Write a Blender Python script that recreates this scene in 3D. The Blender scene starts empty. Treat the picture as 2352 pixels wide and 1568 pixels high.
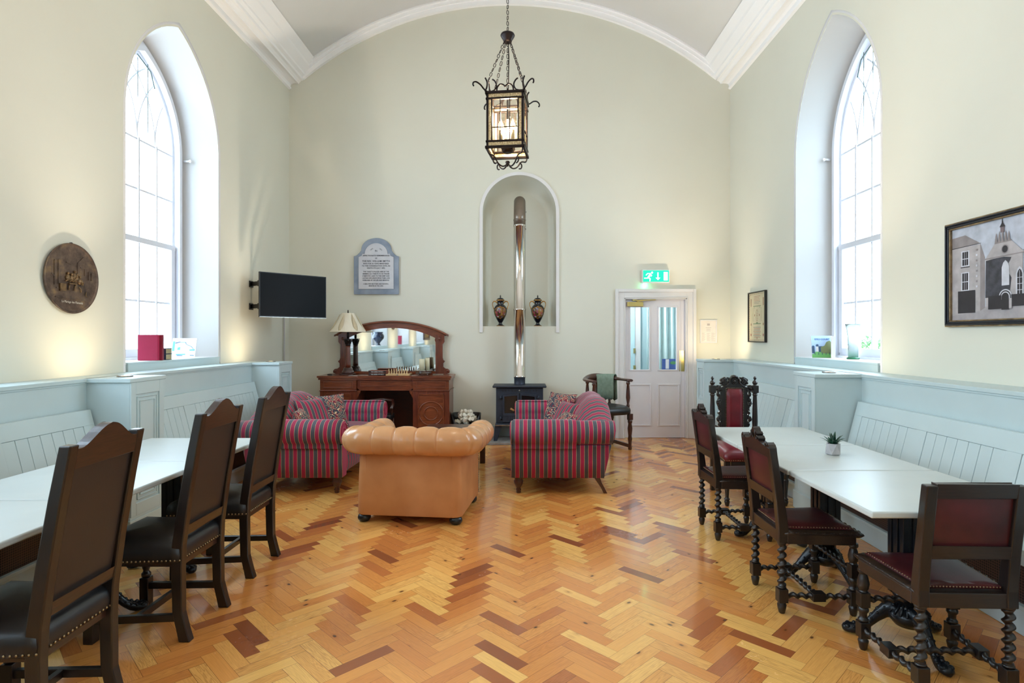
import bpy, math, random
from mathutils import Vector, Matrix
from mathutils.geometry import tessellate_polygon
random.seed(7)
PI = math.pi
SC = bpy.context.scene
COL = SC.collection

# ------------------------------------------------------------------ camera
CH = 1.48
FPX = 1320.0
cam_d = bpy.data.cameras.new('camera')
cam_d.sensor_width = 36.0
cam_d.lens = FPX * 36.0 / 2352.0
cam_d.shift_x = -24.0 / 2352.0
cam_d.shift_y = -12.0 / 2352.0
cam_d.clip_start = 0.05
cam = bpy.data.objects.new('camera', cam_d)
COL.objects.link(cam)
cam.location = (0, 0, CH)
cam.rotation_euler = (PI / 2, 0, 0)
SC.camera = cam

# ------------------------------------------------------------------ view, world, big lights
SC.view_settings.view_transform = 'Standard'
SC.view_settings.look = 'None'
SC.view_settings.gamma = 1.0
SC.view_settings.use_curve_mapping = False
SC.view_settings.exposure = 0.28
cy = SC.cycles
cy.max_bounces = 8
cy.diffuse_bounces = 5
cy.glossy_bounces = 4
cy.transmission_bounces = 6
cy.transparent_max_bounces = 8
cy.caustics_reflective = False
cy.caustics_refractive = False
cy.use_adaptive_sampling = True
cy.adaptive_threshold = 0.02
cy.sample_clamp_indirect = 6.0
try:
    cy.use_denoising = True
    cy.denoiser = 'OPENIMAGEDENOISE'
except Exception:
    pass

SKY = 11.0
w = bpy.data.worlds.new('world')
SC.world = w
w.use_nodes = True
bg = w.node_tree.nodes['Background']
bg.inputs[0].default_value = (0.64, 0.84, 1.0, 1)
bg.inputs[1].default_value = SKY

# room numbers (metres)
XL, XR, YB, YF = -3.39, 3.02, 8.35, -5.6
XC = (XL + XR) / 2
SILL = 1.255
DADO = 1.175
WL = [5.66, 2.94, 0.22, -2.50]      # window centres, left wall
WR = [5.60, -1.60]            # window centres, right wall
def portal(x, y, z, sx, sz, rz):
    d = bpy.data.lights.new('window_portal', 'AREA')
    d.shape = 'RECTANGLE'; d.size = sx; d.size_y = sz
    d.cycles.is_portal = True
    o = bpy.data.objects.new('window_portal', d)
    COL.objects.link(o)
    o.location = (x, y, z)
    o.rotation_euler = (PI / 2, 0, rz)
for yy in WL: portal(XL - 0.47, yy, 2.85, 1.3, 3.3, -PI / 2)
for yy in WR: portal(XR + 0.47, yy, 2.85, 1.3, 3.3, PI / 2)

# ------------------------------------------------------------------ materials
def lin(c):
    return tuple(((x / 255.0) / 12.92 if x <= 10 else ((x / 255.0 + 0.055) / 1.055) ** 2.4) for x in c) + (1.0,)
def nmat(name):
    m = bpy.data.materials.new(name); m.use_nodes = True
    nt = m.node_tree
    return m, nt, nt.nodes, nt.links, nt.nodes['Principled BSDF']
def mth(N, L, op, a, b=None, c=None):
    n = N.new('ShaderNodeMath'); n.operation = op
    for i, q in enumerate((a, b, c)):
        if q is None: continue
        if isinstance(q, (int, float)): n.inputs[i].default_value = q
        else: L.new(q, n.inputs[i])
    return n.outputs[0]
def mixc(N, L, f, a, b):
    n = N.new('ShaderNodeMix'); n.data_type = 'RGBA'
    if isinstance(f, (int, float)): n.inputs[0].default_value = f
    else: L.new(f, n.inputs[0])
    for i, q in ((6, a), (7, b)):
        if isinstance(q, tuple): n.inputs[i].default_value = q
        else: L.new(q, n.inputs[i])
    return n.outputs[2]
def coords(N, L, kind='Object', scale=(1, 1, 1)):
    t = N.new('ShaderNodeTexCoord'); mp = N.new('ShaderNodeMapping')
    mp.inputs['Scale'].default_value = scale
    L.new(t.outputs[kind], mp.inputs[0])
    return mp.outputs[0]
def noise(N, L, vec, scale, detail=3, rough=0.5):
    n = N.new('ShaderNodeTexNoise'); n.inputs['Scale'].default_value = scale
    n.inputs['Detail'].default_value = detail; n.inputs['Roughness'].default_value = rough
    L.new(vec, n.inputs['Vector'])
    return n.outputs[0]
def ramp(N, L, f, stops):
    r = N.new('ShaderNodeValToRGB'); L.new(f, r.inputs[0])
    e = r.color_ramp.elements
    e[0].position = stops[0][0]; e[0].color = stops[0][1]
    e[1].position = stops[-1][0]; e[1].color = stops[-1][1]
    for p, c in stops[1:-1]:
        k = e.new(p); k.color = c
    return r.outputs[0]
def bump(N, L, h, bsdf, strength=0.2, dist=0.002):
    b = N.new('ShaderNodeBump'); b.inputs['Strength'].default_value = strength
    b.inputs['Distance'].default_value = dist
    L.new(h, b.inputs['Height']); L.new(b.outputs[0], bsdf.inputs['Normal'])
def mat(name, c, rough=0.5, metal=0.0, c2=None, scale=8, det=3, bmp=0.0, bscale=60, stretch=(1, 1, 1), coat=0.0, spec=0.5, sheen=0, lo=0.3, hi=0.7):
    m, nt, N, L, b = nmat(name)
    a = lin(c); d = lin(c2) if c2 else tuple(x * 0.88 for x in a[:3]) + (1,)
    v = coords(N, L, 'Object', stretch)
    f = noise(N, L, v, scale, det)
    L.new(ramp(N, L, f, [(lo, d), (hi, a)]), b.inputs['Base Color'])
    b.inputs['Roughness'].default_value = rough
    b.inputs['Metallic'].default_value = metal
    b.inputs['Specular IOR Level'].default_value = spec
    b.inputs['Coat Weight'].default_value = coat
    b.inputs['Coat Roughness'].default_value = 0.15
    if sheen: b.inputs['Sheen Weight'].default_value = sheen
    if bmp: bump(N, L, noise(N, L, v, bscale, 4), b, bmp)
    return m
def emit(name, c, s):
    m, nt, N, L, b = nmat(name)
    b.inputs['Base Color'].default_value = lin(c)
    b.inputs['Emission Color'].default_value = lin(c)
    b.inputs['Emission Strength'].default_value = s
    return m
def wood(name, dark, light, axis=2, rough=0.35, coat=0.2, scale=9):
    st = [14, 14, 14]; st[axis] = 1.2
    m, nt, N, L, b = nmat(name)
    v = coords(N, L, 'Object', tuple(st))
    f = noise(N, L, v, scale, 5, 0.6)
    f2 = noise(N, L, coords(N, L, 'Object'), 3, 2)
    g = mth(N, L, 'MULTIPLY_ADD', f2, 0.35, mth(N, L, 'MULTIPLY', f, 0.7))
    L.new(ramp(N, L, g, [(0.35, lin(dark)), (0.7, lin(light))]), b.inputs['Base Color'])
    b.inputs['Roughness'].default_value = rough
    b.inputs['Coat Weight'].default_value = coat; b.inputs['Coat Roughness'].default_value = 0.12
    bump(N, L, f, b, 0.08, 0.001)
    return m
def glassy(name, tint=(1, 1, 1, 1), gl=0.06, rough=0.02):
    m = bpy.data.materials.new(name); m.use_nodes = True
    nt = m.node_tree; N = nt.nodes; L = nt.links; N.clear()
    o = N.new('ShaderNodeOutputMaterial'); t = N.new('ShaderNodeBsdfTransparent'); g = N.new('ShaderNodeBsdfGlossy')
    nz = noise(N, L, coords(N, L), 3, 1)
    L.new(mixc(N, L, mth(N, L, 'MULTIPLY', nz, 0.05), tint, (0.9, 0.95, 0.95, 1)), t.inputs[0])
    g.inputs['Roughness'].default_value = rough
    x = N.new('ShaderNodeMixShader'); x.inputs[0].default_value = gl
    L.new(t.outputs[0], x.inputs[1]); L.new(g.outputs[0], x.inputs[2]); L.new(x.outputs[0], o.inputs[0])
    return m

M = {}
M['wall'] = mat('wall_paint', (220, 219, 205), 0.85, c2=(218, 216, 202), scale=1.5, bmp=0.05, bscale=90)
M['ceil'] = mat('ceiling_paint', (249, 248, 249), 0.9, c2=(247, 246, 246), scale=2)
M['white'] = mat('white_gloss_paint', (226, 224, 224), 0.5, c2=(222, 220, 220), scale=4)
M['reveal'] = mat('reveal_distemper', (196, 194, 191), 0.9, c2=(193, 191, 188), scale=2)
M['wframe'] = mat('window_frame_paint', (222, 224, 232), 0.5, c2=(216, 219, 228), scale=4)
M['door'] = mat('door_paint', (228, 225, 230), 0.4, c2=(222, 220, 227), scale=3)
M['dado'] = mat('pale_duck_egg_paint', (194, 211, 214), 0.45, c2=(189, 206, 209), scale=3)
M['cord'] = mat('cord_grey_green', (96, 112, 112), 0.8)  # grey-green colour of the window opening cords
M['oak'] = wood('dark_oak', (10, 6, 6), (30, 17, 14), 2, 0.35, 0.25)
M['oakx'] = wood('dark_oak_rail', (17, 9, 7), (60, 34, 24), 0, 0.35, 0.25)
M['jaco'] = wood('jacobean_oak', (10, 7, 7), (32, 21, 18), 2, 0.4, 0.3)
M['jacox'] = wood('jacobean_oak_rail', (12, 8, 7), (44, 27, 22), 0, 0.4, 0.3)
M['mahog'] = wood('mahogany', (84, 36, 20), (142, 74, 42), 0, 0.3, 0.4, 6)
M['mahogz'] = wood('mahogany_upright', (74, 30, 20), (128, 62, 38), 2, 0.3, 0.4, 6)
M['mahogd'] = wood('mahogany_dark', (34, 12, 8), (72, 30, 18), 0, 0.3, 0.4, 6)
M['lblack'] = mat('black_leather', (26, 25, 28), 0.38, c2=(18, 17, 19), scale=12, bmp=0.12, bscale=300)
M['lback'] = mat('brown_black_leather', (46, 36, 32), 0.42, c2=(34, 28, 27), scale=4, bmp=0.1, bscale=300)
M['lred'] = mat('oxblood_leather', (120, 26, 40), 0.32, c2=(92, 16, 28), scale=7, bmp=0.12, bscale=200)
M['ldred'] = mat('worn_burgundy_leather', (84, 28, 34), 0.4, c2=(52, 16, 20), scale=6, bmp=0.15, bscale=200)
M['tan'] = mat('tan_leather', (206, 152, 104), 0.26, c2=(186, 130, 82), scale=5, coat=0.25, bmp=0.08, bscale=220)
M['tancloth'] = mat('tan_leather_panel', (198, 138, 88), 0.45, c2=(176, 116, 68), scale=4, bmp=0.1, bscale=300)
M['nail'] = mat('antique_brass_nail', (150, 130, 100), 0.3, 1.0)
M['brass'] = mat('brass', (206, 186, 120), 0.3, 1.0)
M['gold'] = mat('gilding', (190, 140, 70), 0.35, 0.9)
M['iron'] = mat('cast_iron_black', (26, 30, 36), 0.28, 0.3, c2=(18, 20, 24), scale=10, bmp=0.2, bscale=60)
M['stove'] = mat('stove_iron', (52, 58, 72), 0.5, 0.4, c2=(44, 50, 62), scale=12, bmp=0.1, bscale=200)
M['steel'] = mat('stainless_flue', (215, 212, 208), 0.16, 1.0, c2=(205, 200, 195), scale=2)
M['steelb'] = mat('heat_tinted_steel', (140, 128, 116), 0.35, 0.8, c2=(120, 108, 98), scale=4)
M['bronze'] = mat('dark_bronze', (42, 32, 30), 0.4, 0.7, c2=(28, 22, 22), scale=15)
M['table'] = mat('painted_table_top', (200, 208, 207), 0.33, c2=(196, 204, 203), scale=6, coat=0.0, spec=0.35)
M['glass'] = glassy('window_glass', gl=0.05)
M['blackplastic'] = mat('black_plastic', (16, 16, 18), 0.35)
M['screen'] = mat('tv_screen', (8, 8, 10), 0.35, c2=(8, 8, 10), spec=0.08)
M['stone'] = mat('hearth_stone', (150, 146, 142), 0.8, c2=(118, 112, 106), scale=14, bmp=0.4, bscale=40)
M['marble'] = mat('grey_marble', (150, 160, 176), 0.4, c2=(116, 128, 146), scale=5, det=6)
M['marblew'] = mat('white_marble', (212, 211, 214), 0.4, c2=(190, 190, 198), scale=4, det=6)
M['lettering'] = mat('black_lettering', (60, 62, 72), 0.6)
M['wax'] = mat('candle_wax', (232, 228, 196), 0.5)
M['pewter'] = mat('pewter', (184, 180, 174), 0.3, 1.0, c2=(120, 114, 110), scale=20)
M['bulb'] = emit('lamp_glow', (255, 214, 150), 26)
M['glow'] = emit('uplight_lens', (255, 224, 170), 6)
M['exit'] = emit('exit_green', (10, 205, 150), 1.0)
M['exitw'] = emit('exit_white', (235, 255, 245), 1.0)
M['led'] = emit('green_led', (60, 255, 120), 5)
def mirror_m():
    m, nt, N, L, b = nmat('mirror_silver')
    L.new(ramp(N, L, noise(N, L, coords(N, L), 4, 2), [(0.3, (0.86, 0.9, 0.9, 1)), (0.7, (0.9, 0.93, 0.93, 1))]), b.inputs['Base Color'])
    b.inputs['Metallic'].default_value = 1; b.inputs['Roughness'].default_value = 0.02
    return m
M['mirror'] = mirror_m()
def grille_m(axis):
    m, nt, N, L, b = nmat('radiator_grille_mesh_%s' % ('y' if axis == 1 else 'x'))
    v = coords(N, L); s = N.new('ShaderNodeSeparateXYZ'); L.new(v, s.inputs[0])
    p = 0.014
    def line(o):
        fr = mth(N, L, 'FRACT', mth(N, L, 'MULTIPLY', o, 1 / p))
        return mth(N, L, 'LESS_THAN', fr, 0.32)
    k = mth(N, L, 'MAXIMUM', line(s.outputs[axis]), line(s.outputs[2]))
    L.new(mixc(N, L, k, lin((34, 28, 30)), lin((96, 72, 64))), b.inputs['Base Color'])
    b.inputs['Roughness'].default_value = 0.45; b.inputs['Metallic'].default_value = 0.3
    bump(N, L, k, b, 0.6, 0.003)
    return m
M['grille'] = grille_m(1)
def stripe_m(name, axis, off=0.0, per=0.076):
    m, nt, N, L, b = nmat(name)
    v = coords(N, L); s = N.new('ShaderNodeSeparateXYZ'); L.new(v, s.inputs[0])
    wob = mth(N, L, 'MULTIPLY', noise(N, L, v, 7, 2), 0.006)
    u = mth(N, L, 'FRACT', mth(N, L, 'MULTIPLY', mth(N, L, 'ADD', mth(N, L, 'ADD', s.outputs[axis], wob), 5 + off), 1 / per))
    r = N.new('ShaderNodeValToRGB'); r.color_ramp.interpolation = 'CONSTANT'; L.new(u, r.inputs[0])
    e = r.color_ramp.elements
    red, gry, crm = lin((166, 18, 70)), lin((72, 78, 86)), lin((214, 178, 138))
    e[0].position = 0; e[0].color = red
    e[1].position = 0.46; e[1].color = crm
    for p, c in ((0.50, gry), (0.96, crm)):
        k = e.new(p); k.color = c
    nz = noise(N, L, v, 120, 3)
    L.new(mixc(N, L, mth(N, L, 'MULTIPLY', nz, 0.3), r.outputs[0], (0.03, 0.01, 0.03, 1)), b.inputs['Base Color'])
    b.inputs['Roughness'].default_value = 0.75
    b.inputs['Sheen Weight'].default_value = 0.35
    b.inputs['Sheen Roughness'].default_value = 0.35
    b.inputs['Sheen Tint'].default_value = (1, 0.75, 0.85, 1)
    bump(N, L, nz, b, 0.15, 0.002)
    return m
M['strx'] = stripe_m('velvet_stripe_across_arm', 0)
M['stry'] = stripe_m('velvet_stripe_along_seat', 1)
def floral_m():
    m, nt, N, L, b = nmat('floral_brocade')
    v = coords(N, L)
    nz = N.new('ShaderNodeTexNoise'); nz.inputs['Scale'].default_value = 9; L.new(v, nz.inputs['Vector'])
    ad = N.new('ShaderNodeMix'); ad.data_type = 'VECTOR'; ad.inputs[0].default_value = 0.12
    L.new(v, ad.inputs[4]); L.new(nz.outputs[1], ad.inputs[5])
    vo = N.new('ShaderNodeTexVoronoi'); vo.inputs['Scale'].default_value = 13; L.new(ad.outputs[1], vo.inputs['Vector'])
    d = vo.outputs['Distance']
    ed = mth(N, L, 'ABSOLUTE', mth(N, L, 'SINE', mth(N, L, 'MULTIPLY', d, 16)))
    cr = mth(N, L, 'LESS_THAN', ed, 0.3)
    sp = mth(N, L, 'GREATER_THAN', noise(N, L, v, 26, 2), 0.52)
    c1 = mixc(N, L, sp, lin((54, 58, 74)), lin((128, 34, 54)))
    L.new(mixc(N, L, cr, c1, lin((214, 190, 150))), b.inputs['Base Color'])
    b.inputs['Roughness'].default_value = 0.8
    return m
M['floral'] = floral_m()
def parquet_m():
    m, nt, N, L, b = nmat('pine_parquet_block')
    uv = N.new('ShaderNodeUVMap'); uv.uv_map = 'UVMap'
    at = N.new('ShaderNodeAttribute'); at.attribute_name = 'tone'
    sc = N.new('ShaderNodeSeparateColor'); L.new(at.outputs['Color'], sc.inputs[0])
    s = N.new('ShaderNodeSeparateXYZ'); L.new(uv.outputs[0], s.inputs[0])
    # grain space: offset every block by its own random numbers
    cb = N.new('ShaderNodeCombineXYZ')
    L.new(mth(N, L, 'MULTIPLY_ADD', s.outputs[0], 0.5, mth(N, L, 'MULTIPLY', sc.outputs[1], 37.0)), cb.inputs[0])
    L.new(mth(N, L, 'MULTIPLY_ADD', s.outputs[1], 6.0, mth(N, L, 'MULTIPLY', sc.outputs[2], 53.0)), cb.inputs[1])
    g1 = noise(N, L, cb.outputs[0], 6, 2, 0.5)
    rings = mth(N, L, 'ABSOLUTE', mth(N, L, 'SINE', mth(N, L, 'MULTIPLY', g1, 34)))
    rings = mth(N, L, 'POWER', rings, 3)
    cb2 = N.new('ShaderNodeCombineXYZ')
    L.new(mth(N, L, 'MULTIPLY_ADD', s.outputs[0], 6, mth(N, L, 'MULTIPLY', sc.outputs[1], 91.0)), cb2.inputs[0])
    L.new(mth(N, L, 'MULTIPLY', s.outputs[1], 160), cb2.inputs[1])
    fine = noise(N, L, cb2.outputs[0], 1.0, 4, 0.6)
    base = ramp(N, L, sc.outputs[0], [(0.0, lin((136, 74, 44))), (0.16, lin((180, 104, 56))), (0.4, lin((214, 136, 68))), (0.7, lin((232, 160, 82))), (1.0, lin((248, 194, 110)))])
    c = mixc(N, L, mth(N, L, 'MULTIPLY', rings, mth(N, L, 'MULTIPLY', sc.outputs[2], 0.34)), base, lin((140, 72, 34)))
    c = mixc(N, L, mth(N, L, 'MULTIPLY', mth(N, L, 'SUBTRACT', fine, 0.35), 0.55), c, lin((150, 88, 44)))
    # knots
    cb3 = N.new('ShaderNodeCombineXYZ')
    L.new(mth(N, L, 'MULTIPLY_ADD', s.outputs[0], 0.55, mth(N, L, 'MULTIPLY', sc.outputs[2], 71.0)), cb3.inputs[0])
    L.new(mth(N, L, 'MULTIPLY_ADD', s.outputs[1], 1.0, mth(N, L, 'MULTIPLY', sc.outputs[1], 29.0)), cb3.inputs[1])
    vo = N.new('ShaderNodeTexVoronoi'); vo.inputs['Scale'].default_value = 9.0; L.new(cb3.outputs[0], vo.inputs['Vector'])
    kn = mth(N, L, 'SUBTRACT', 1.0, mth(N, L, 'MULTIPLY', vo.outputs['Distance'], 11))
    kn = mth(N, L, 'MAXIMUM', kn, 0.0)
    kn = mth(N, L, 'MINIMUM', mth(N, L, 'MULTIPLY', kn, 2.0), 1.0)
    halo = mth(N, L, 'MAXIMUM', mth(N, L, 'SUBTRACT', 1.0, mth(N, L, 'MULTIPLY', vo.outputs['Distance'], 5)), 0.0)
    c = mixc(N, L, mth(N, L, 'MULTIPLY', halo, 0.5), c, lin((158, 88, 40)))
    c = mixc(N, L, mth(N, L, 'MULTIPLY', kn, 0.85), c, lin((62, 30, 16)))
    # joints
    LL, WW = 0.296, 0.0703
    e1 = mth(N, L, 'MINIMUM', s.outputs[1], mth(N, L, 'SUBTRACT', WW, s.outputs[1]))
    e2 = mth(N, L, 'MINIMUM', s.outputs[0], mth(N, L, 'SUBTRACT', LL, s.outputs[0]))
    e = mth(N, L, 'MINIMUM', e1, e2)
    jt = mth(N, L, 'LESS_THAN', e, mth(N, L, 'MULTIPLY_ADD', sc.outputs[2], 0.0008, 0.0004))
    c = mixc(N, L, mth(N, L, 'MULTIPLY', jt, 0.75), c, lin((70, 38, 22)))
    L.new(c, b.inputs['Base Color'])
    wv = coords(N, L, 'Object')
    wear = noise(N, L, wv, 1.3, 4, 0.6)
    fr = noise(N, L, wv, 40, 3)
    rr = mth(N, L, 'ADD', mth(N, L, 'MULTIPLY_ADD', wear, 0.22, 0.10), mth(N, L, 'MULTIPLY', fr, 0.06))
    L.new(rr, b.inputs['Roughness'])
    b.inputs['Specular IOR Level'].default_value = 0.5
    b.inputs['Coat Weight'].default_value = 0.45
    b.inputs['Coat Roughness'].default_value = 0.10
    h = mth(N, L, 'SUBTRACT', mth(N, L, 'MULTIPLY', wear, 0.2), jt)
    bump(N, L, mth(N, L, 'MULTIPLY_ADD', sc.outputs[1], 0.0, h), b, 0.25, 0.002)
    return m
M['parquet'] = parquet_m()
def flat(name, c, rough=0.6):
    return mat(name, c, rough, c2=tuple(int(x * 0.96) for x in c), scale=10)

# ------------------------------------------------------------------ mesh builder
I4 = Matrix.Identity(4)
class MB:
    def __init__(s, T=None):
        s.v = []; s.f = []; s.mi = []; s.sm = []; s.T = T or I4; s.m = 0; s.smooth = False
    def av(s, pts):
        k = len(s.v); T = s.T
        for p in pts: s.v.append(tuple(T @ Vector(p)))
        return k
    def af(s, idx, smooth=None):
        s.f.append(tuple(idx)); s.mi.append(s.m); s.sm.append(s.smooth if smooth is None else smooth)
    def box(s, x0, x1, y0, y1, z0, z1):
        k = s.av([(x0, y0, z0), (x1, y0, z0), (x1, y1, z0), (x0, y1, z0), (x0, y0, z1), (x1, y0, z1), (x1, y1, z1), (x0, y1, z1)])
        for q in ((0, 3, 2, 1), (4, 5, 6, 7), (0, 1, 5, 4), (1, 2, 6, 5), (2, 3, 7, 6), (3, 0, 4, 7)):
            s.af([k + i for i in q], False)
        return s
    def hexa(s, b, t):
        k = s.av(list(b) + list(t))
        for q in ((0, 3, 2, 1), (4, 5, 6, 7), (0, 1, 5, 4), (1, 2, 6, 5), (2, 3, 7, 6), (3, 0, 4, 7)):
            s.af([k + i for i in q], False)
        return s
    def beam(s, p, q, w, h, up=(0, 0, 1), w2=None, h2=None):
        p, q = Vector(p), Vector(q); d = (q - p).normalized(); u = Vector(up)
        r = d.cross(u)
        if r.length < 1e-5: r = d.cross(Vector((0, 1, 0)))
        r.normalize(); u = r.cross(d).normalized()
        w2 = w2 or w; h2 = h2 or h
        a = [p + r * (i * w / 2) + u * (j * h / 2) for i, j in ((-1, -1), (1, -1), (1, 1), (-1, 1))]
        b = [q + r * (i * w2 / 2) + u * (j * h2 / 2) for i, j in ((-1, -1), (1, -1), (1, 1), (-1, 1))]
        return s.hexa(a, b)
    def grid(s, rows, cu=False, cv=False, smooth=True, cap=False):
        n, m = len(rows), len(rows[0])
        k = s.av([p for r in rows for p in r])
        for i in range(n if cv else n - 1):
            for j in range(m if cu else m - 1):
                a = k + i * m + j; b = k + i * m + (j + 1) % m
                c = k + ((i + 1) % n) * m + (j + 1) % m; d = k + ((i + 1) % n) * m + j
                s.af((a, b, c, d), smooth)
        if cap:
            s.af([k + j for j in range(m)][::-1], False); s.af([k + (n - 1) * m + j for j in range(m)], False)
        return s
    def lathe(s, prof, c=(0, 0, 0), n=20, cap=True, sx=1, sy=1):
        rows = [[(c[0] + sx * r * math.cos(2 * PI * j / n), c[1] + sy * r * math.sin(2 * PI * j / n), c[2] + z) for j in range(n)] for r, z in prof]
        return s.grid(rows, cu=True, cap=cap)
    def lathe_to(s, prof, p, q, n=12, cap=True):
        p, q = Vector(p), Vector(q); d = (q - p); L = d.length; d.normalize()
        r = d.orthogonal().normalized(); u = d.cross(r)
        rows = [[p + d * (t * L) + (r * math.cos(2 * PI * j / n) + u * math.sin(2 * PI * j / n)) * rr for j in range(n)] for rr, t in prof]
        return s.grid(rows, cu=True, cap=cap)
    def cyl(s, p, q, r, n=16, r2=None):
        return s.lathe_to([(r, 0), (r2 or r, 1)], p, q, n)
    def twist(s, p, q, R=0.02, turns=4, amp=0.45, n=12, steps=12, z0=0.0):
        p, q = Vector(p), Vector(q); d = (q - p); L = d.length; d.normalize()
        r = d.orthogonal().normalized(); u = d.cross(r); rows = []
        K = int(turns * steps)
        for i in range(K + 1):
            t = i / K; a = t * turns * 2 * PI
            e = min(1, t * 14, (1 - t) * 14)
            c = p + d * (t * L) + (r * math.cos(a) + u * math.sin(a)) * R * amp * e
            rad = R * (0.80 if e > 0.9 else 0.9)
            rows.append([c + (r * math.cos(2 * PI * j / n) + u * math.sin(2 * PI * j / n)) * rad for j in range(n)])
        return s.grid(rows, cu=True, cap=True)
    def tube(s, pts, r, n=8, closed=False, cap=True):
        P = [Vector(p) for p in pts]; rows = []; N = len(P); prev = None
        for i in range(N):
            if closed: t = P[(i + 1) % N] - P[i - 1]
            else: t = P[min(i + 1, N - 1)] - P[max(i - 1, 0)]
            t.normalize()
            if prev is None: a = t.orthogonal().normalized()
            else:
                a = prev - t * prev.dot(t)
                a = a.normalized() if a.length > 1e-6 else t.orthogonal().normalized()
            prev = a; b = t.cross(a)
            rr = r[i] if isinstance(r, (list, tuple)) else r
            rows.append([P[i] + (a * math.cos(2 * PI * j / n) + b * math.sin(2 * PI * j / n)) * rr for j in range(n)])
        return s.grid(rows, cu=True, cv=closed, cap=cap and not closed)
    def prism(s, poly, mp, d0, d1, smooth=False, holes=()):
        """poly in 2D, mp(a,b,d)->3D, extruded from d0 to d1"""
        loops = [list(poly)] + [list(h) for h in holes]
        flatp = [p for l in loops for p in l]
        tris = tessellate_polygon([[Vector((a, b, 0)) for a, b in l] for l in loops])
        k0 = s.av([mp(a, b, d0) for a, b in flatp]); k1 = s.av([mp(a, b, d1) for a, b in flatp])
        for t in tris:
            s.af([k0 + i for i in t], False); s.af([k1 + i for i in reversed(t)], False)
        o = 0
        for l in loops:
            n = len(l)
            for i in range(n):
                j = (i + 1) % n
                s.af((k0 + o + i, k0 + o + j, k1 + o + j, k1 + o + i), smooth)
            o += n
        return s
    def sheet(s, poly, mp, holes=()):
        loops = [list(poly)] + [list(h) for h in holes]
        flatp = [p for l in loops for p in l]
        tris = tessellate_polygon([[Vector((a, b, 0)) for a, b in l] for l in loops])
        k = s.av([mp(a, b) for a, b in flatp])
        for t in tris: s.af([k + i for i in t], False)
        return s
    def ball(s, c, r, n=10, m=7, sx=1, sy=1, sz=1):
        rows = []
        for i in range(m + 1):
            a = -PI / 2 + PI * i / m
            rows.append([(c[0] + sx * r * math.cos(a) * math.cos(2 * PI * j / n), c[1] + sy * r * math.cos(a) * math.sin(2 * PI * j / n), c[2] + sz * r * math.sin(a)) for j in range(n)])
        return s.grid(rows, cu=True)
    def build(s, name, mats, parent=None, bevel=0, subsurf=0, seg=2, solid=0):
        me = bpy.data.meshes.new(name); me.from_pydata(s.v, [], s.f)
        if not isinstance(mats, (list, tuple)): mats = [mats]
        for m in mats: me.materials.append(m)
        me.polygons.foreach_set('material_index', s.mi)
        me.polygons.foreach_set('use_smooth', s.sm)
        me.validate(); me.update()
        o = bpy.data.objects.new(name, me); COL.objects.link(o)
        if parent: o.parent = parent
        if solid:
            b = o.modifiers.new('thickness', 'SOLIDIFY'); b.thickness = solid; b.offset = 0
        if subsurf:
            b = o.modifiers.new('smooth', 'SUBSURF'); b.levels = subsurf; b.render_levels = subsurf
        if bevel:
            b = o.modifiers.new('edge', 'BEVEL'); b.width = bevel; b.segments = seg; b.limit_method = 'ANGLE'; b.angle_limit = math.radians(40)
            b.harden_normals = False
        return o

def thing(name, label, cat, loc=(0, 0, 0), rz=0, group=None):
    o = bpy.data.objects.new(name, None); COL.objects.link(o)
    o.empty_display_size = 0.1
    o.location = loc; o.rotation_euler = (0, 0, rz)
    o['label'] = label; o['category'] = cat
    if group: o['group'] = group
    return o
def tag(o, label, cat, group=None):
    o['label'] = label; o['category'] = cat
    if group: o['group'] = group
    return o
def struct(o):
    o['kind'] = 'structure'; return o
def snode(name):
    o = bpy.data.objects.new(name, None); COL.objects.link(o); o['kind'] = 'structure'; return o
def dup(root, loc, rz, label, group=None):
    r = root.copy(); COL.objects.link(r); r.location = loc; r.rotation_euler = (0, 0, rz)
    r['label'] = label
    if group: r['group'] = group
    for ch in list(root.children):
        c = ch.copy(); COL.objects.link(c); c.parent = r
        for g in list(ch.children):
            d = g.copy(); COL.objects.link(d); d.parent = c
    return r
def text(name, body, size, m, parent, T, align='CENTER', depth=0.0006, sx=1.0, bold=0.0):
    cu = bpy.data.curves.new(name, 'FONT'); cu.body = body; cu.size = size; cu.align_x = align; cu.extrude = depth
    cu.resolution_u = 2; cu.offset = bold
    o = bpy.data.objects.new(name + '_t', cu); COL.objects.link(o)
    dg = bpy.context.evaluated_depsgraph_get()
    me = bpy.data.meshes.new_from_object(o.evaluated_get(dg))
    bpy.data.objects.remove(o)
    me.transform(T @ Matrix.Diagonal((sx, 1, 1, 1)))
    me.materials.clear(); me.materials.append(m)
    r = bpy.data.objects.new(name, me); COL.objects.link(r); r.parent = parent
    return r
def join_meshes(name, obs, parent):
    vs, fs, mi = [], [], []
    mats = []
    for o in obs:
        k = len(vs); vs += [tuple(v.co) for v in o.data.vertices]
        mm = o.data.materials[0]
        if mm not in mats: mats.append(mm)
        for p in o.data.polygons: fs.append([k + i for i in p.vertices]); mi.append(mats.index(mm))
    me = bpy.data.meshes.new(name); me.from_pydata(vs, [], fs)
    for m in mats: me.materials.append(m)
    me.polygons.foreach_set('material_index', mi)
    for o in obs: bpy.data.objects.remove(o)
    r = bpy.data.objects.new(name, me); COL.objects.link(r); r.parent = parent
    return r
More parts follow.
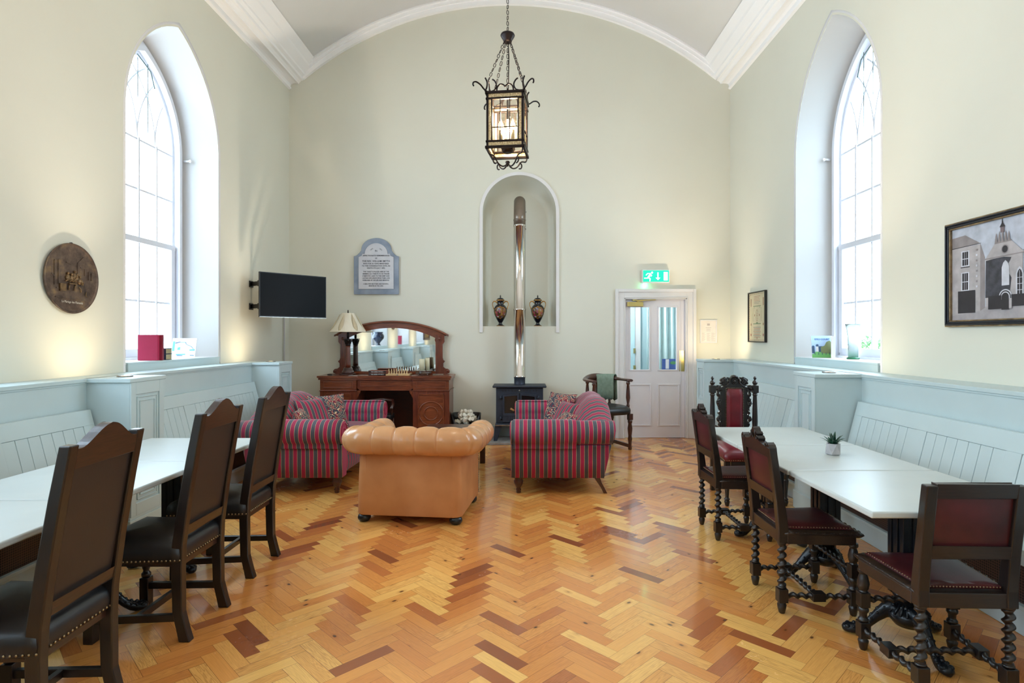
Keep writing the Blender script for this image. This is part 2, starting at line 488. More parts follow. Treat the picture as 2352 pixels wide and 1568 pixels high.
# matrices for text/art lying on the walls: local (x right, y up) as seen from inside the room
def on_back(x, z, y=YB): return Matrix.Translation((x, y, z)) @ Matrix.Rotation(PI / 2, 4, 'X')
def on_right(y, z, x=XR): return Matrix.Translation((x, y, z)) @ Matrix.Rotation(-PI / 2, 4, 'Z') @ Matrix.Rotation(PI / 2, 4, 'X')
def on_left(y, z, x=XL): return Matrix.Translation((x, y, z)) @ Matrix.Rotation(PI / 2, 4, 'Z') @ Matrix.Rotation(PI / 2, 4, 'X')
# ================================================================== THE ROOM
ARC_R, ARC_Z = 4.67, 1.61           # vault: inner radius of the white band on the end wall, centre height
CEIL_R = 4.80
CORN_Z = 5.06
NX, NW, NZ0, NZS = -0.044, 0.532, 1.626, 3.285   # niche: centre, half width, ledge, springing
DX0, DX1, DZ1 = 1.475, 2.385, 2.035              # door opening on the end wall

def floor_build():
    L, W = 0.296, 0.0703
    r2 = math.sqrt(2)
    ox, oy = 0.027, (3.253 - ((W + L) / r2) % (W * r2)) % (W * r2)
    x0, x1, y0, y1 = XL - 0.35, XR + 0.35, YF - 0.3, YB + 0.3
    vs, fs, uvs, tone = [], [], [], []
    T = L * r2
    def tf(u, v, k): return ((u - v) / r2 + ox + k * T, (u + v) / r2 + oy)
    cols = {}
    for k in range(-12, 12):
        for j in range(-80, 120):
            for typ in (0, 1):
                if typ == 0:
                    q = [(j * W, j * W), (j * W + L, j * W), (j * W + L, (j + 1) * W), (j * W, (j + 1) * W)]
                    uv = [(0, 0), (L, 0), (L, W), (0, W)]
                else:
                    a, b = j * W + L, (j + 1) * W - L
                    q = [(a, b), (a + W, b), (a + W, b + L), (a, b + L)]
                    uv = [(0, 0), (0, W), (L, W), (L, 0)]
                P = [tf(u, v, k) for u, v in q]
                if max(p[0] for p in P) < x0 or min(p[0] for p in P) > x1 or max(p[1] for p in P) < y0 or min(p[1] for p in P) > y1: continue
                P = [(min(max(a, x0), x1), min(max(b, y0), y1)) for a, b in P]
                n = len(vs); vs += [(a, b, 0) for a, b in P]; fs.append((n, n + 1, n + 2, n + 3)); uvs += uv
                cx = sum(p[0] for p in P) / 4; cyy = sum(p[1] for p in P) / 4
                # runs of timber from one batch lie together in a strip
                run = cols.setdefault((k, typ), [0, 0.6])
                if run[0] <= 0: run[0] = random.randint(1, 9); run[1] = random.choice([0.3, 0.45, 0.55, 0.62, 0.72, 0.85, 0.95, 1.0])
                run[0] -= 1
                t = run[1] + random.gauss(0, 0.12) + (0.06 if typ else -0.04)  # view-dependent sheen put into the tone: one strip direction lighter
                if random.random() < 0.04: t = random.uniform(0, 0.12)
                tone.append((min(max(t, 0), 1), random.random(), random.random(), 1))
    me = bpy.data.meshes.new('floor'); me.from_pydata(vs, [], fs)
    ul = me.uv_layers.new(name='UVMap')
    ul.data.foreach_set('uv', [c for p in uvs for c in p])
    ca = me.color_attributes.new('tone', 'FLOAT_COLOR', 'CORNER')
    ca.data.foreach_set('color', [c for t in tone for _ in range(4) for c in t])
    me.materials.append(M['parquet'])
    o = bpy.data.objects.new('floor', me); COL.objects.link(o); struct(o)
floor_build()

def gothic(yc, w, z0, zs, h, n=14):
    """closed outline (y, z), counter-clockwise from bottom-left"""
    R = (w * w + h * h) / (2 * w)
    tm = math.acos((R - w) / R)
    P = [(yc - w, z0), (yc + w, z0)]
    P += [(yc + w - R + R * math.cos(tm * i / n), zs + R * math.sin(tm * i / n)) for i in range(n + 1)]
    P += [(yc - w + R - R * math.cos(tm * i / n), zs + R * math.sin(tm * i / n)) for i in range(n - 1, -1, -1)]
    return P
GW = 0.75
GH = {-1: 1.08, 1: 1.17}
GS = 3.44
def wall_side(sgn):
    X = XL if sgn < 0 else XR
    cs = WL if sgn < 0 else WR
    b = MB()
    outline = [(YF, -0.02), (YB + 0.1, -0.02), (YB + 0.1, 5.45), (YF, 5.45)]
    holes = [gothic(c, GW, SILL - 0.08, GS, GH[sgn]) for c in cs]
    b.prism(outline, lambda y, z, d: (X + sgn * d, y, z), 0, 0.12, holes=holes)
    return struct(b.build('wall_left' if sgn < 0 else 'wall_right', M['wall']))
wall_side(-1); wall_side(1)

def window(sgn, yc, k):
    X = XL if sgn < 0 else XR
    root = snode('window_%d' % k)
    h = GH[sgn]
    # splayed plaster reveal, from the wall face to the window frame
    O0 = gothic(yc, GW, SILL, GS, h, 18); O1 = gothic(yc, 0.665, SILL, GS, h - 0.12, 18)
    Oe = gothic(yc, GW + 0.03, SILL - 0.08, GS, h + 0.045, 18)
    Of = gothic(yc, 0.58, SILL + 0.02, GS, h - 0.23, 18)
    Og = gothic(yc, 0.55, SILL + 0.05, GS, h - 0.27, 18)
    X1 = X + sgn * 0.36
    b = MB()
    rows = [[(X + sgn * 0.0, y, z) for y, z in O0], [(X1, y, z) for y, z in O1]]
    k0 = b.av(rows[0]); k1 = b.av(rows[1]); n = len(O0)
    for i in range(1, n): b.af((k0 + i, k0 + (i + 1) % n, k1 + (i + 1) % n, k1 + i), i > 1 and i < n - 1)
    b.m = 1
    pts = [(X - sgn * 0.004, y, z) for y, z in Oe[1:]] + [(X - sgn * 0.004, Oe[0][0], Oe[0][1])]
    k0 = b.av([(X - sgn * 0.0005, y, z) for y, z in Oe]); k1 = b.av([(X - sgn * 0.012, y - (y - yc) * 0.015, z) for y, z in Oe])
    k2 = b.av([(X + sgn * 0.01, y, z) for y, z in O0])
    for i in range(1, n):
        j = (i + 1) % n
        b.af((k0 + i, k0 + j, k1 + j, k1 + i), True); b.af((k1 + i, k1 + j, k2 + j, k2 + i), True)
    b.build('reveal', [M['reveal'], M['white']], root)
    # boxed frame and its inner architrave
    mp = lambda y, z, d: (X1 + sgn * d, y, z)
    f = MB()
    f.prism(gothic(yc, 0.70, SILL - 0.02, GS, h - 0.08, 18), mp, 0.0, 0.10, holes=[Of])
    f.prism(gothic(yc, 0.625, SILL, GS, h - 0.17, 18), mp, -0.03, 0.0, holes=[Of])
    f.build('window_frame', M['wframe'], root)
    # sashes
    s = MB()
    s.prism(Of, mp, 0.035, 0.075, holes=[Og])
    zb = [1.80, 2.44, 2.93, GS]
    s.box(*sorted((X1 + sgn * 0.02, X1 + sgn * 0.08)), yc - 0.56, yc + 0.56, SILL + 0.02, SILL + 0.10)
    s.box(*sorted((X1 + sgn * 0.01, X1 + sgn * 0.075)), yc - 0.565, yc + 0.565, 2.40, 2.455)
    for e in (-1, 1): s.box(*sorted((X1 + sgn * 0.014, X1 + sgn * 0.055)), yc + e * 0.535 - 0.03, yc + e * 0.535 + 0.03, SILL + 0.05, 2.44)
    for z in (1.83, 2.93, 3.42):
        s.box(*sorted((X1 + sgn * 0.035, X1 + sgn * 0.07)), yc - 0.55, yc + 0.55, z - 0.010, z + 0.010)
    for y in (-0.275, 0, 0.275):
        s.box(*sorted((X1 + sgn * 0.024, X1 + sgn * 0.078)), yc + y - 0.011, yc + y + 0.011, SILL + 0.05, GS)
    w_, h_ = 0.55, h - 0.27
    R = (w_ * w_ + h_ * h_) / (2 * w_)
    for kk in (1, 2, 3):
        for e in (-1, 1):
            pts = []
            for i in range(25):
                t = 1.2 * i / 24
                y = w_ - 0.275 * kk - R + R * math.cos(t); z = R * math.sin(t)
                # stop on the outer arch
                yo = -(w_ - R + math.sqrt(max(R * R - z * z, 0)))
                if y < yo: break
                pts.append((X1 + sgn * 0.052, yc + e * y, GS + z))
            if len(pts) > 2: s.tube(pts, 0.011, 6)
    s.build('sash', M['wframe'], root)
    g = MB(); g.sheet(Og, lambda y, z: (X1 + sgn * 0.055, y, z)); g.build('window_glass', M['glass'], root)
    # catch on the frame, cords from the top
    c = MB(); c.smooth = True
    c.cyl((X1 - sgn * 0.03, yc + 0.655, 3.40), (X1 - sgn * 0.09, yc + 0.655, 3.40), 0.012, 8)
    c.ball((X1 - sgn * 0.1, yc + 0.655, 3.40), 0.018, 8, 6)
    c.build('window_knob', M['white'], root)
    if k in (1, 5):
        c = MB()
        for y in (-0.06, 0.09): c.tube([(X1 + sgn * 0.0, yc + y, GS + h - 0.32), (X1 + sgn * 0.005, yc + y + 0.01, GS + 0.35 - y), (X1, yc + y, GS + 0.25 - y * 2)], 0.004, 5)
        c.tube([(X1 - sgn * 0.01, yc - 0.08, GS + h - 0.30), (X1 - sgn * 0.01, yc + 0.12, GS + h - 0.38), (X1, yc + 0.2, GS + h - 0.52)], 0.006, 5)
        c.build('opening_cord', M['cord'], root)
    # sill: board plus painted face down to the dado
    s = MB()
    s.box(*sorted((X, X + sgn * 0.40)), yc - 0.76, yc + 0.76, SILL - 0.02, SILL)
    s.build('window_sill', M['white'], root)
    s = MB(); s.box(*sorted((X - sgn * 0.016, X + sgn * 0.10)), yc - 0.74, yc + 0.74, DADO - 0.01, SILL - 0.012)
    s.box(*sorted((X - sgn * 0.02, X + sgn * 0.02)), yc - 0.745, yc + 0.745, SILL - 0.018, SILL - 0.002)
    s.build('apron', M['dado'], root, bevel=0.003)
for i, c in enumerate(WL): window(-1, c, i + 1)
for i, c in enumerate(WR): window(1, c, i + 5)

# end wall with niche and doorway; front wall behind the camera
def arch_top(R, x0, x1, n=28):
    P = []
    for i in range(n + 1):
        x = x1 + (x0 - x1) * i / n
        P.append((x, ARC_Z + math.sqrt(R * R - (x - XC) ** 2)))
    return P
def niche_out(w=NW, z0=NZ0, zs=NZS, n=24):
    return [(NX - w, z0), (NX + w, z0)] + [(NX + w * math.cos(PI * i / n), zs + w * math.sin(PI * i / n)) for i in range(n + 1)]
b = MB()
outline = [(XL - 0.1, -0.02), (XR + 0.1, -0.02)] + arch_top(CEIL_R + 0.05, XL - 0.1, XR + 0.1)
door_hole = [(DX0, -0.01), (DX1, -0.01), (DX1, DZ1), (DX0, DZ1)]
outline = [(XL - 0.1, -0.02), (DX0, -0.02), (DX0, DZ1), (DX1, DZ1), (DX1, -0.02), (XR + 0.1, -0.02)] + arch_top(CEIL_R + 0.05, XL - 0.1, XR + 0.1)
b.prism(outline, lambda x, z, d: (x, YB + d, z), 0, 0.14, holes=[niche_out()])
# niche shell: the opening shrinks towards a softly domed back
N0 = niche_out()
rows = []
for t in [0, 0.25, 0.5, 0.7, 0.85, 0.95, 1.0]:
    a = t * PI / 2
    d = 0.42 * math.sin(a); s_ = 0.80 + 0.20 * math.cos(a)
    rows.append([(NX + (x - NX) * s_, YB + d, z if z <= NZ0 + 1e-6 else NZ0 + (z - NZ0) * (0.93 + 0.07 * math.cos(a))) for x, z in N0])
k = [b.av(r) for r in rows]; n = len(N0)
for i in range(len(rows) - 1):
    for j in range(n):
        jj = (j + 1) % n
        b.af((k[i] + j, k[i] + jj, k[i + 1] + jj, k[i + 1] + j), j != 0 and j != 1 and j != n - 1)
# back of the niche
c0 = b.av([(NX, YB + 0.42, 2.6)])
for j in range(n): b.af((k[-1] + j, k[-1] + (j + 1) % n, c0), False)
struct(b.build('wall_back', M['wall']))
b = MB()
b.prism([(XL - 0.1, -0.02), (XR + 0.1, -0.02)] + arch_top(CEIL_R + 0.05, XL - 0.1, XR + 0.1), lambda x, z, d: (x, YF - d, z), 0, 0.12)
struct(b.build('wall_front', M['wall']))
# barrel vault
b = MB(); b.smooth = True
P = [(XL - 0.12, 5.20), (XL - 0.01, 5.20)] + arch_top(CEIL_R, XR - 0.0, XL + 0.0, 48) + [(XR + 0.01, 5.20), (XR + 0.12, 5.20)]
rows = [[(x, YF - 0.1, z) for x, z in P], [(x, YB + 0.12, z) for x, z in P]]
b.grid(rows)
struct(b.build('ceiling', M['ceil'], solid=0.02))
# cornices
PR = [(0, CORN_Z), (0.03, CORN_Z + 0.012), (0.033, CORN_Z + 0.03), (0.02, CORN_Z + 0.045), (0.03, CORN_Z + 0.075), (0.06, CORN_Z + 0.088), (0.10, CORN_Z + 0.09), (0.142, CORN_Z + 0.082), (0.15, CORN_Z + 0.10), (0.175, CORN_Z + 0.125), (0.205, CORN_Z + 0.135), (0.212, CORN_Z + 0.165), (0.245, CORN_Z + 0.19), (0.25, CORN_Z + 0.215), (0.32, CORN_Z + 0.30), (0.33, CORN_Z + 0.33), (0.40, CORN_Z + 0.42), (0, CORN_Z + 0.42)]
for k, (X, s_) in enumerate(((XL, 1), (XR, -1))):
    b = MB(); b.prism(PR, lambda d, z, y, X=X, s_=s_: (X + s_ * d, y, z), YF + 0.01, YB - 0.001)
    struct(b.build('trim_%d' % (k + 1), M['ceil']))
# white archivolt on the end wall
b = MB()
x0, x1 = XC - 2.99, XC + 2.99
for ra, rb, dp in ((ARC_R, ARC_R + 0.06, 0.05), (ARC_R + 0.06, ARC_R + 0.10, 0.075), (ARC_R + 0.10, ARC_R + 0.14, 0.11)):
    A = arch_top(ra, x0, x1, 40); B = arch_top(rb, x0, x1, 40)
    P = A + B[::-1]
    b.prism(P, lambda x, z, d: (x, YB - d, z), 0.0005, dp)
struct(b.build('trim_3', M['ceil']))
# raised white moulding round the niche
b = MB()
po = [(NX - NW - 0.055, NZ0 - 0.10)] ; pi_ = [(NX - NW + 0.002, NZ0 - 0.10)]
def nring(w, n=32): return [(NX - w, NZ0 - 0.09)] + [(NX + w * math.cos(PI - PI * i / n), NZS + w * math.sin(PI - PI * i / n)) for i in range(n + 1)] + [(NX + w, NZ0 - 0.09)]
P = nring(NW + 0.045) + nring(NW)[::-1]
b.prism(P, lambda x, z, d: (x, YB - d, z), 0.0005, 0.022)
struct(b.build('trim_4', M['white'], bevel=0.008))
# skirting on the end wall
b = MB()
for a, c in ((-2.95, DX0 - 0.115), (DX1 + 0.115, 2.75)):
    b.box(a, c, YB - 0.022, YB - 0.0005, 0.001, 0.16); b.box(a, c, YB - 0.03, YB - 0.0005, 0.16, 0.185)
struct(b.build('baseboard_back', M['dado'], bevel=0.003))

# ------------------------------------------------------------------ doorway and door
dr = snode('door_1')
b = MB()
def arc_frame(x0, x1, z1, wd, y0, y1): # three-sided surround
    b.box(x0 - wd, x0, y0, y1, 0.001, z1 + wd); b.box(x1, x1 + wd, y0, y1, 0.001, z1 + wd); b.box(x0, x1, y0, y1, z1, z1 + wd)
arc_frame(DX0, DX1, DZ1, 0.118, YB - 0.025, YB - 0.0005)
arc_frame(DX0 - 0.085, DX1 + 0.085, DZ1 + 0.085, 0.045, YB - 0.045, YB - 0.024)
arc_frame(DX0 - 0.0, DX1 + 0.0, DZ1 + 0.0, 0.014, YB - 0.034, YB - 0.024)
b.box(DX0 - 0.001, DX0 + 0.02, YB - 0.02, YB + 0.16, 0.001, DZ1); b.box(DX1 - 0.02, DX1 + 0.001, YB - 0.02, YB + 0.16, 0.001, DZ1); b.box(DX0, DX1, YB - 0.02, YB + 0.16, DZ1 - 0.02, DZ1)
b.build('door_frame', M['white'], dr, bevel=0.004)
b = MB()
yl0, yl1 = YB + 0.03, YB + 0.075
lx0, lx1 = DX0 + 0.022, DX1 - 0.022
ga, gb = (1.572, 1.850), (1.985, 2.247)
gz0, gz1 = 0.992, 1.905
pz0, pz1 = 0.19, 0.77
b.prism([(lx0, 0.006), (lx1, 0.006), (lx1, DZ1 - 0.022), (lx0, DZ1 - 0.022)], lambda x, z, d: (x, d, z), yl0, yl1,
        holes=[[(a, gz0), (c, gz0), (c, gz1), (a, gz1)] for a, c in (ga, gb)])
for a, c, z0, z1 in ((ga[0], ga[1], gz0, gz1), (gb[0], gb[1], gz0, gz1), (1.57, 1.855, pz0, pz1), (1.985, 2.275, pz0, pz1)):
    e = 0.016
    for q in ((a - e, a + 0.004, z0 - e, z1 + e), (c - 0.004, c + e, z0 - e, z1 + e), (a, c, z0 - e, z0 + 0.004), (a, c, z1 - 0.004, z1 + e)):
        b.box(q[0], q[1], yl0 - 0.012, yl0 + 0.001, q[2], q[3])
b.box(2.30, 2.31, yl0 - 0.006, yl0, 0.006, DZ1 - 0.03)
b.build('door_leaf', M['door'], dr, bevel=0.003)
for a, c in (ga, gb):
    g = MB(); g.box(a - 0.005, c + 0.005, yl0 + 0.018, yl0 + 0.024, gz0 - 0.005, gz1 + 0.005); g.build('door_glass', M['glass'], dr)
g = MB(); g.box(2.288, 2.362, yl0 - 0.004, yl0, 0.968, 1.272); g.build('push_plate', M['brass'], dr, bevel=0.002)
g = MB(); g.box(1.52, 1.752, yl0 - 0.055, yl0, 1.912, 1.978); g.build('door_closer', M['brass'], dr, bevel=0.004)
g = MB(); g.box(1.60, 1.66, yl0 - 0.04, yl0, 1.993, 2.02); g.cyl((1.67, yl0 - 0.03, 1.978), (1.67, yl0 - 0.03, 2.0), 0.012, 10)
g.beam((1.63, yl0 - 0.03, 2.0), (1.93, yl0 - 0.05, 2.008), 0.02, 0.012); g.beam((1.67, yl0 - 0.04, 1.985), (1.78, yl0 - 0.07, 1.998), 0.018, 0.008)
g.build('closer_arm', M['brass'], dr)
# lobby beyond the door
lb = MB()
LX0, LX1, LY1 = 0.9, 3.3, 10.6
lb.box(LX0, LX0 + 0.05, YB + 0.14, LY1, 0, 2.7); lb.box(LX1, LX1 + 0.05, YB + 0.14, LY1, 0, 2.7); lb.box(LX0, LX1, LY1, LY1 + 0.05, 0, 2.7)
lb.box(LX0, LX1, YB + 0.14, LY1, 2.7, 2.75)
M['lobby'] = mat('lobby_blue_paint', (186, 216, 222), 0.5, c2=(180, 210, 217), scale=2)
struct(lb.build('wall_lobby', M['lobby']))
lb = MB(); lb.box(LX0, LX1, YB + 0.0, LY1, -0.05, -0.001); struct(lb.build('floor_lobby', mat('lobby_floor', (150, 110, 80), 0.4)))
lp = bpy.data.lights.new('lobby_fill', 'POINT'); lp.energy = 62; lp.shadow_soft_size = 0.15; lp.color = (0.98, 0.97, 1.0)  # unseen fill light added to brighten the closed lobby
lo = bpy.data.objects.new('lobby_fill', lp); COL.objects.link(lo); lo.location = (1.6, 9.4, 2.35)
# lobby joinery seen through the panes
t = snode('door_2')
b = MB()
b.box(1.50, 2.16, 10.5, 10.58, 0.001, 2.25)
b.build('door_frame', M['white'], t, bevel=0.004)
b = MB(); b.box(1.60, 2.05, 10.47, 10.5, 0.01, 2.12); b.build('door_leaf', M['lobby'], t, bevel=0.004)
b = MB()
for z in (1.17, 0.86): b.box(2.02, 2.06, 10.455, 10.47, z, z + 0.09)
b.build('hinge', M['brass'], t)
b = MB(); b.smooth = True
rows = []
for z in (0.05, 1.2, 2.5):
    rows.append([(2.15 + 0.8 * i / 80, 9.9 + 0.05 * math.sin(i * 0.55) * (1.15 - 0.1 * z) + 0.012 * math.sin(i * 1.7 + z), z) for i in range(81)])
b.grid(rows)
c = b.build('curtain', mat('pale_lobby_curtain', (196, 216, 216), 0.8), solid=0.006)
tag(c, 'pale blue grey curtain in folds seen through the right door pane', 'curtain')
bk = MB(); bk.box(2.10, 2.33, YB + 0.30, YB + 0.302, 0.98, 1.14)
bk.m = 1; bk.box(2.155, 2.205, YB + 0.297, YB + 0.30, 0.99, 1.135)
bk.m = 2; bk.ball((2.27, YB + 0.298, 1.08), 0.05, 12, 6, 1, 0.02, 0.5)
lf = bk.build('leaflet', [flat('leaflet_blue', (40, 82, 160)), M['white'], flat('leaflet_green', (70, 140, 80))])
tag(lf, 'blue leaflet standing behind the lower corner of the right door pane', 'leaflet')
sh = MB(); sh.box(2.02, 2.5, YB + 0.16, YB + 0.36, 0.955, 0.975); 
sh.box(2.04, 2.06, YB + 0.17, YB + 0.35, 0.0, 0.955); sh.box(2.46, 2.48, YB + 0.17, YB + 0.35, 0.0, 0.955)
o = sh.build('lobby_shelf', M['white'])
tag(o, 'narrow white stand holding the blue leaflet behind the door glass', 'stand')

# ------------------------------------------------------------------ panelled dado, benches, piers
def dado(sgn):
    X = XL if sgn < 0 else XR
    F = -3.14 if sgn < 0 else 2.74        # face of the panelling
    yend = 7.04 if sgn < 0 else 7.78
    b = MB()
    b.box(*sorted((X - sgn * 0.0005, F)), YF + 0.01, yend, 0.45, DADO - 0.026)
    b.box(*sorted((X - sgn * 0.0005, F - sgn * 0.014)), YF + 0.01, yend, DADO - 0.026, DADO)
    b.box(*sorted((F, F - sgn * 0.006)), YF + 0.01, yend, DADO - 0.04, DADO - 0.026)
    struct(b.build('trim_%d' % (5 if sgn < 0 else 6), M['dado'], bevel=0.004))
dado(-1); dado(1)

def bench(sgn, y0, y1, label):
    F = -3.14 if sgn < 0 else 2.74
    S = -sgn                                # direction into the room
    fx = lambda d: F + S * d                # distance d out from the panelling face
    yc = (y0 + y1) / 2
    root = thing('settle_bench', label, 'bench', (F, yc, 0), 0, 'built-in panelled benches along the walls')
    T = Matrix.Translation((-F, -yc, 0))
    b = MB(T)
    b.box(*sorted((F - S * 0.02, fx(0.335))), y0, y1, 0.425, 0.452)
    b.build('seat', M['dado'], root, bevel=0.004)
    # raking back: top at 0.955 close to the wall, foot on the seat 0.13 out
    zt, zb, dt, db = 0.955, 0.452, 0.03, 0.16
    def P(z, e=0.0):
        t = (zt - z) / (zt - zb)
        return fx(dt + (db - dt) * t + e)
    b = MB(T)
    def board(ya, yb, za, zb_, e0, e1):
        b.hexa([(P(za, e0), ya, za), (P(za, e1), ya, za), (P(za, e1), yb, za), (P(za, e0), yb, za)],
               [(P(zb_, e0), ya, zb_), (P(zb_, e1), ya, zb_), (P(zb_, e1), yb, zb_), (P(zb_, e0), yb, zb_)])
    board(y0, y1, zb, zt, -0.02, 0.002)
    board(y0, y1, zt - 0.105, zt, 0.0, 0.014)
    board(y0, y1, zb, zb + 0.07, 0.0, 0.014)
    n = max(1, round((y1 - y0 - 0.1) / 0.75)); pw = (y1 - y0 - 0.1) / n
    for i in range(n + 1):
        c = y0 + 0.05 + i * pw
        board(max(c - 0.05, y0), min(c + 0.05, y1), zb + 0.07, zt - 0.105, 0.0, 0.014)
    for i in range(n):
        a = y0 + 0.05 + i * pw + 0.05; q = (pw - 0.1) / 7
        for j in range(7): board(a + j * q + 0.0018, a + (j + 1) * q - 0.0018, zb + 0.07, zt - 0.107, 0.0, 0.010)
    b.build('backrest', M['dado'], root, bevel=0.0015, seg=1)
    b = MB(T)
    b.box(*sorted((F - S * 0.02, fx(0.27))), y0, y1, 0.001, 0.13)
    b.box(*sorted((fx(0.0), fx(0.285))), y0, y1, 0.13, 0.152)
    b.box(*sorted((F, fx(0.27))), y0, y1, 0.345, 0.425)
    m = max(2, round((y1 - y0) / 1.7))
    for i in range(m + 1):
        c = y0 + (y1 - y0) * i / m
        b.box(*sorted((F, fx(0.27))), max(c - 0.03, y0), min(c + 0.03, y1), 0.152, 0.345)
    b.build('base_board', M['dado'], root, bevel=0.003)
    b = MB(T); b.box(*sorted((fx(0.24), fx(0.255))), y0 + 0.02, y1 - 0.02, 0.150, 0.348)
    b.build('radiator_grille', M['grille'], root)
def pier(sgn, y0, y1, label, lamp=True, aimv=None):
    F = -3.16 if sgn < 0 else 2.76
    A = -2.83 if sgn < 0 else 2.37
    S = -sgn
    yc = (y0 + y1) / 2
    root = thing('panelled_pier', label, 'pier', (A, yc, 0), 0, 'panelled piers between the benches')
    T = Matrix.Translation((-A, -yc, 0))
    b = MB(T)
    b.box(*sorted((F, A)), y0, y1, 0.001, DADO - 0.03)
    for e0, z0, z1 in ((0.018, 0.001, 0.15), (0.010, 0.15, 0.17)):
        b.box(*sorted((F + S * 0.1, A + S * e0)), y0 - e0, y1 + e0, z0, z1)
    b.build('body', M['dado'], root, bevel=0.003)
    # aisle face: raised stiles and rails and a fine inner bead
    b = MB(T)
    w = y1 - y0
    for (a, c, z0, z1, e) in ((0, 0.055, 0.17, DADO - 0.03, 0.012), (w - 0.055, w, 0.17, DADO - 0.03, 0.012), (0.055, w - 0.055, DADO - 0.12, DADO - 0.03, 0.012), (0.055, w - 0.055, 0.17, 0.26, 0.012), (0.055, w - 0.055, 0.56, 0.64, 0.012)):
        b.box(*sorted((A - S * 0.001, A + S * e)), y0 + a, y0 + c, z0, z1)
    for z0, z1 in ((0.26, 0.56), (0.64, DADO - 0.12)):
        for q in ((0.075, 0.081, z0 + 0.02, z1 - 0.02), (w - 0.081, w - 0.075, z0 + 0.02, z1 - 0.02), (0.075, w - 0.075, z0 + 0.02, z0 + 0.026), (0.075, w - 0.075, z1 - 0.026, z1 - 0.02),
                  (0.105, 0.109, z0 + 0.05, z1 - 0.05), (w - 0.109, w - 0.105, z0 + 0.05, z1 - 0.05), (0.105, w - 0.105, z0 + 0.05, z0 + 0.054), (0.105, w - 0.105, z1 - 0.054, z1 - 0.05)):
            b.box(*sorted((A - S * 0.001, A + S * 0.008)), y0 + q[0], y0 + q[1], q[2], q[3])
    b.build('panel_moulding', M['dado'], root, bevel=0.002, seg=1)
    b = MB(T); b.box(*sorted((F, A + S * 0.018)), y0 - 0.018, y1 + 0.018, DADO - 0.03, DADO + 0.0)
    b.build('cap', M['dado'], root, bevel=0.005)
    if lamp:
        cx = (F + A) / 2
        b = MB(T); b.smooth = True
        b.lathe([(0.001, 0.001), (0.05, 0.001), (0.055, 0.004), (0.05, 0.009), (0.032, 0.009), (0.030, 0.006), (0.001, 0.006)], (cx, yc, DADO), 24)
        u = b.build('uplight_rim', M['pewter'], root)
        b = MB(T); b.lathe([(0.001, 0), (0.03, 0)], (cx, yc, DADO + 0.0075), 20, cap=False)
        b.build('uplight_lens', M['glow'], root)
        d = bpy.data.lights.new('uplight', 'SPOT'); d.energy = lamp if not isinstance(lamp, bool) else 10; d.color = (1.0, 0.80, 0.52); d.spot_size = math.radians(150); d.spot_blend = 1.0; d.shadow_soft_size = 0.03
        o = bpy.data.objects.new('uplight', d); COL.objects.link(o); o.location = (cx, yc, DADO + 0.02)
        aim = Vector(aimv or (-S * 0.8, 0, 0.9)); o.rotation_euler = aim.to_track_quat('-Z', 'Y').to_euler()
        d = bpy.data.lights.new('ceiling_fill_spot', 'SPOT'); d.energy = 145; d.color = (1.0, 0.86, 0.70); d.spot_size = math.radians(80); d.spot_blend = 1.0; d.shadow_soft_size = 0.03  # extra spot over the uplight lens, added to brighten the ceiling
        o = bpy.data.objects.new('ceiling_fill_spot', d); COL.objects.link(o); o.location = (cx, yc, DADO + 0.02)
        aim = Vector((S * 0.22, 0, 1.0)); o.rotation_euler = aim.to_track_quat('-Z', 'Y').to_euler()
pier(-1, 4.14, 4.52, 'pale green pier at left below the oval plaque, behind the first dining chair')
pier(-1, 6.66, 7.02, 'pale green pier at left end of the bench below the television')
pier(-1, 1.42, 1.80, 'pale green pier on the left wall beside the camera, outside the picture')
pier(-1, -1.30, -0.92, 'pale green pier on the left wall seen only in the sideboard mirror')
pier(-1, -3.9, -3.55, 'pale green pier farthest back on the left wall, outside the picture')
pier(1, 0.4, 0.78, 'unseen pale green pier added on the right wall beside the camera for its uplight')  # out of view, added so that its uplight brightens the room
pier(1, -3.2, -2.85, 'unseen pale green pier added farthest back on the right wall for its uplight')  # another unseen pier put in for the light it throws upwards
pier(1, 4.64, 4.98, 'pale green pier at right below the right-hand window, behind the tables', 5)
pier(1, 7.46, 7.78, 'pale green pier in the right corner beside the white door', 22, (0.4, 0.9, 0.8))
bench(-1, 4.54, 6.64, 'pale panelled bench at left below the window and behind the striped sofa')
bench(-1, 1.82, 4.12, 'pale panelled bench at left in front, beside the left row of tables')
bench(-1, -0.90, 1.40, 'pale panelled bench on the left wall behind the camera, seen in the mirror')
bench(-1, -3.53, -1.32, 'pale panelled bench furthest back on the left wall, seen in the mirror')
bench(1, 5.0, 7.44, 'pale panelled bench at right behind the carved chair with finials')
bench(1, 0.9, 4.62, 'long pale panelled bench at right beside the right row of tables')
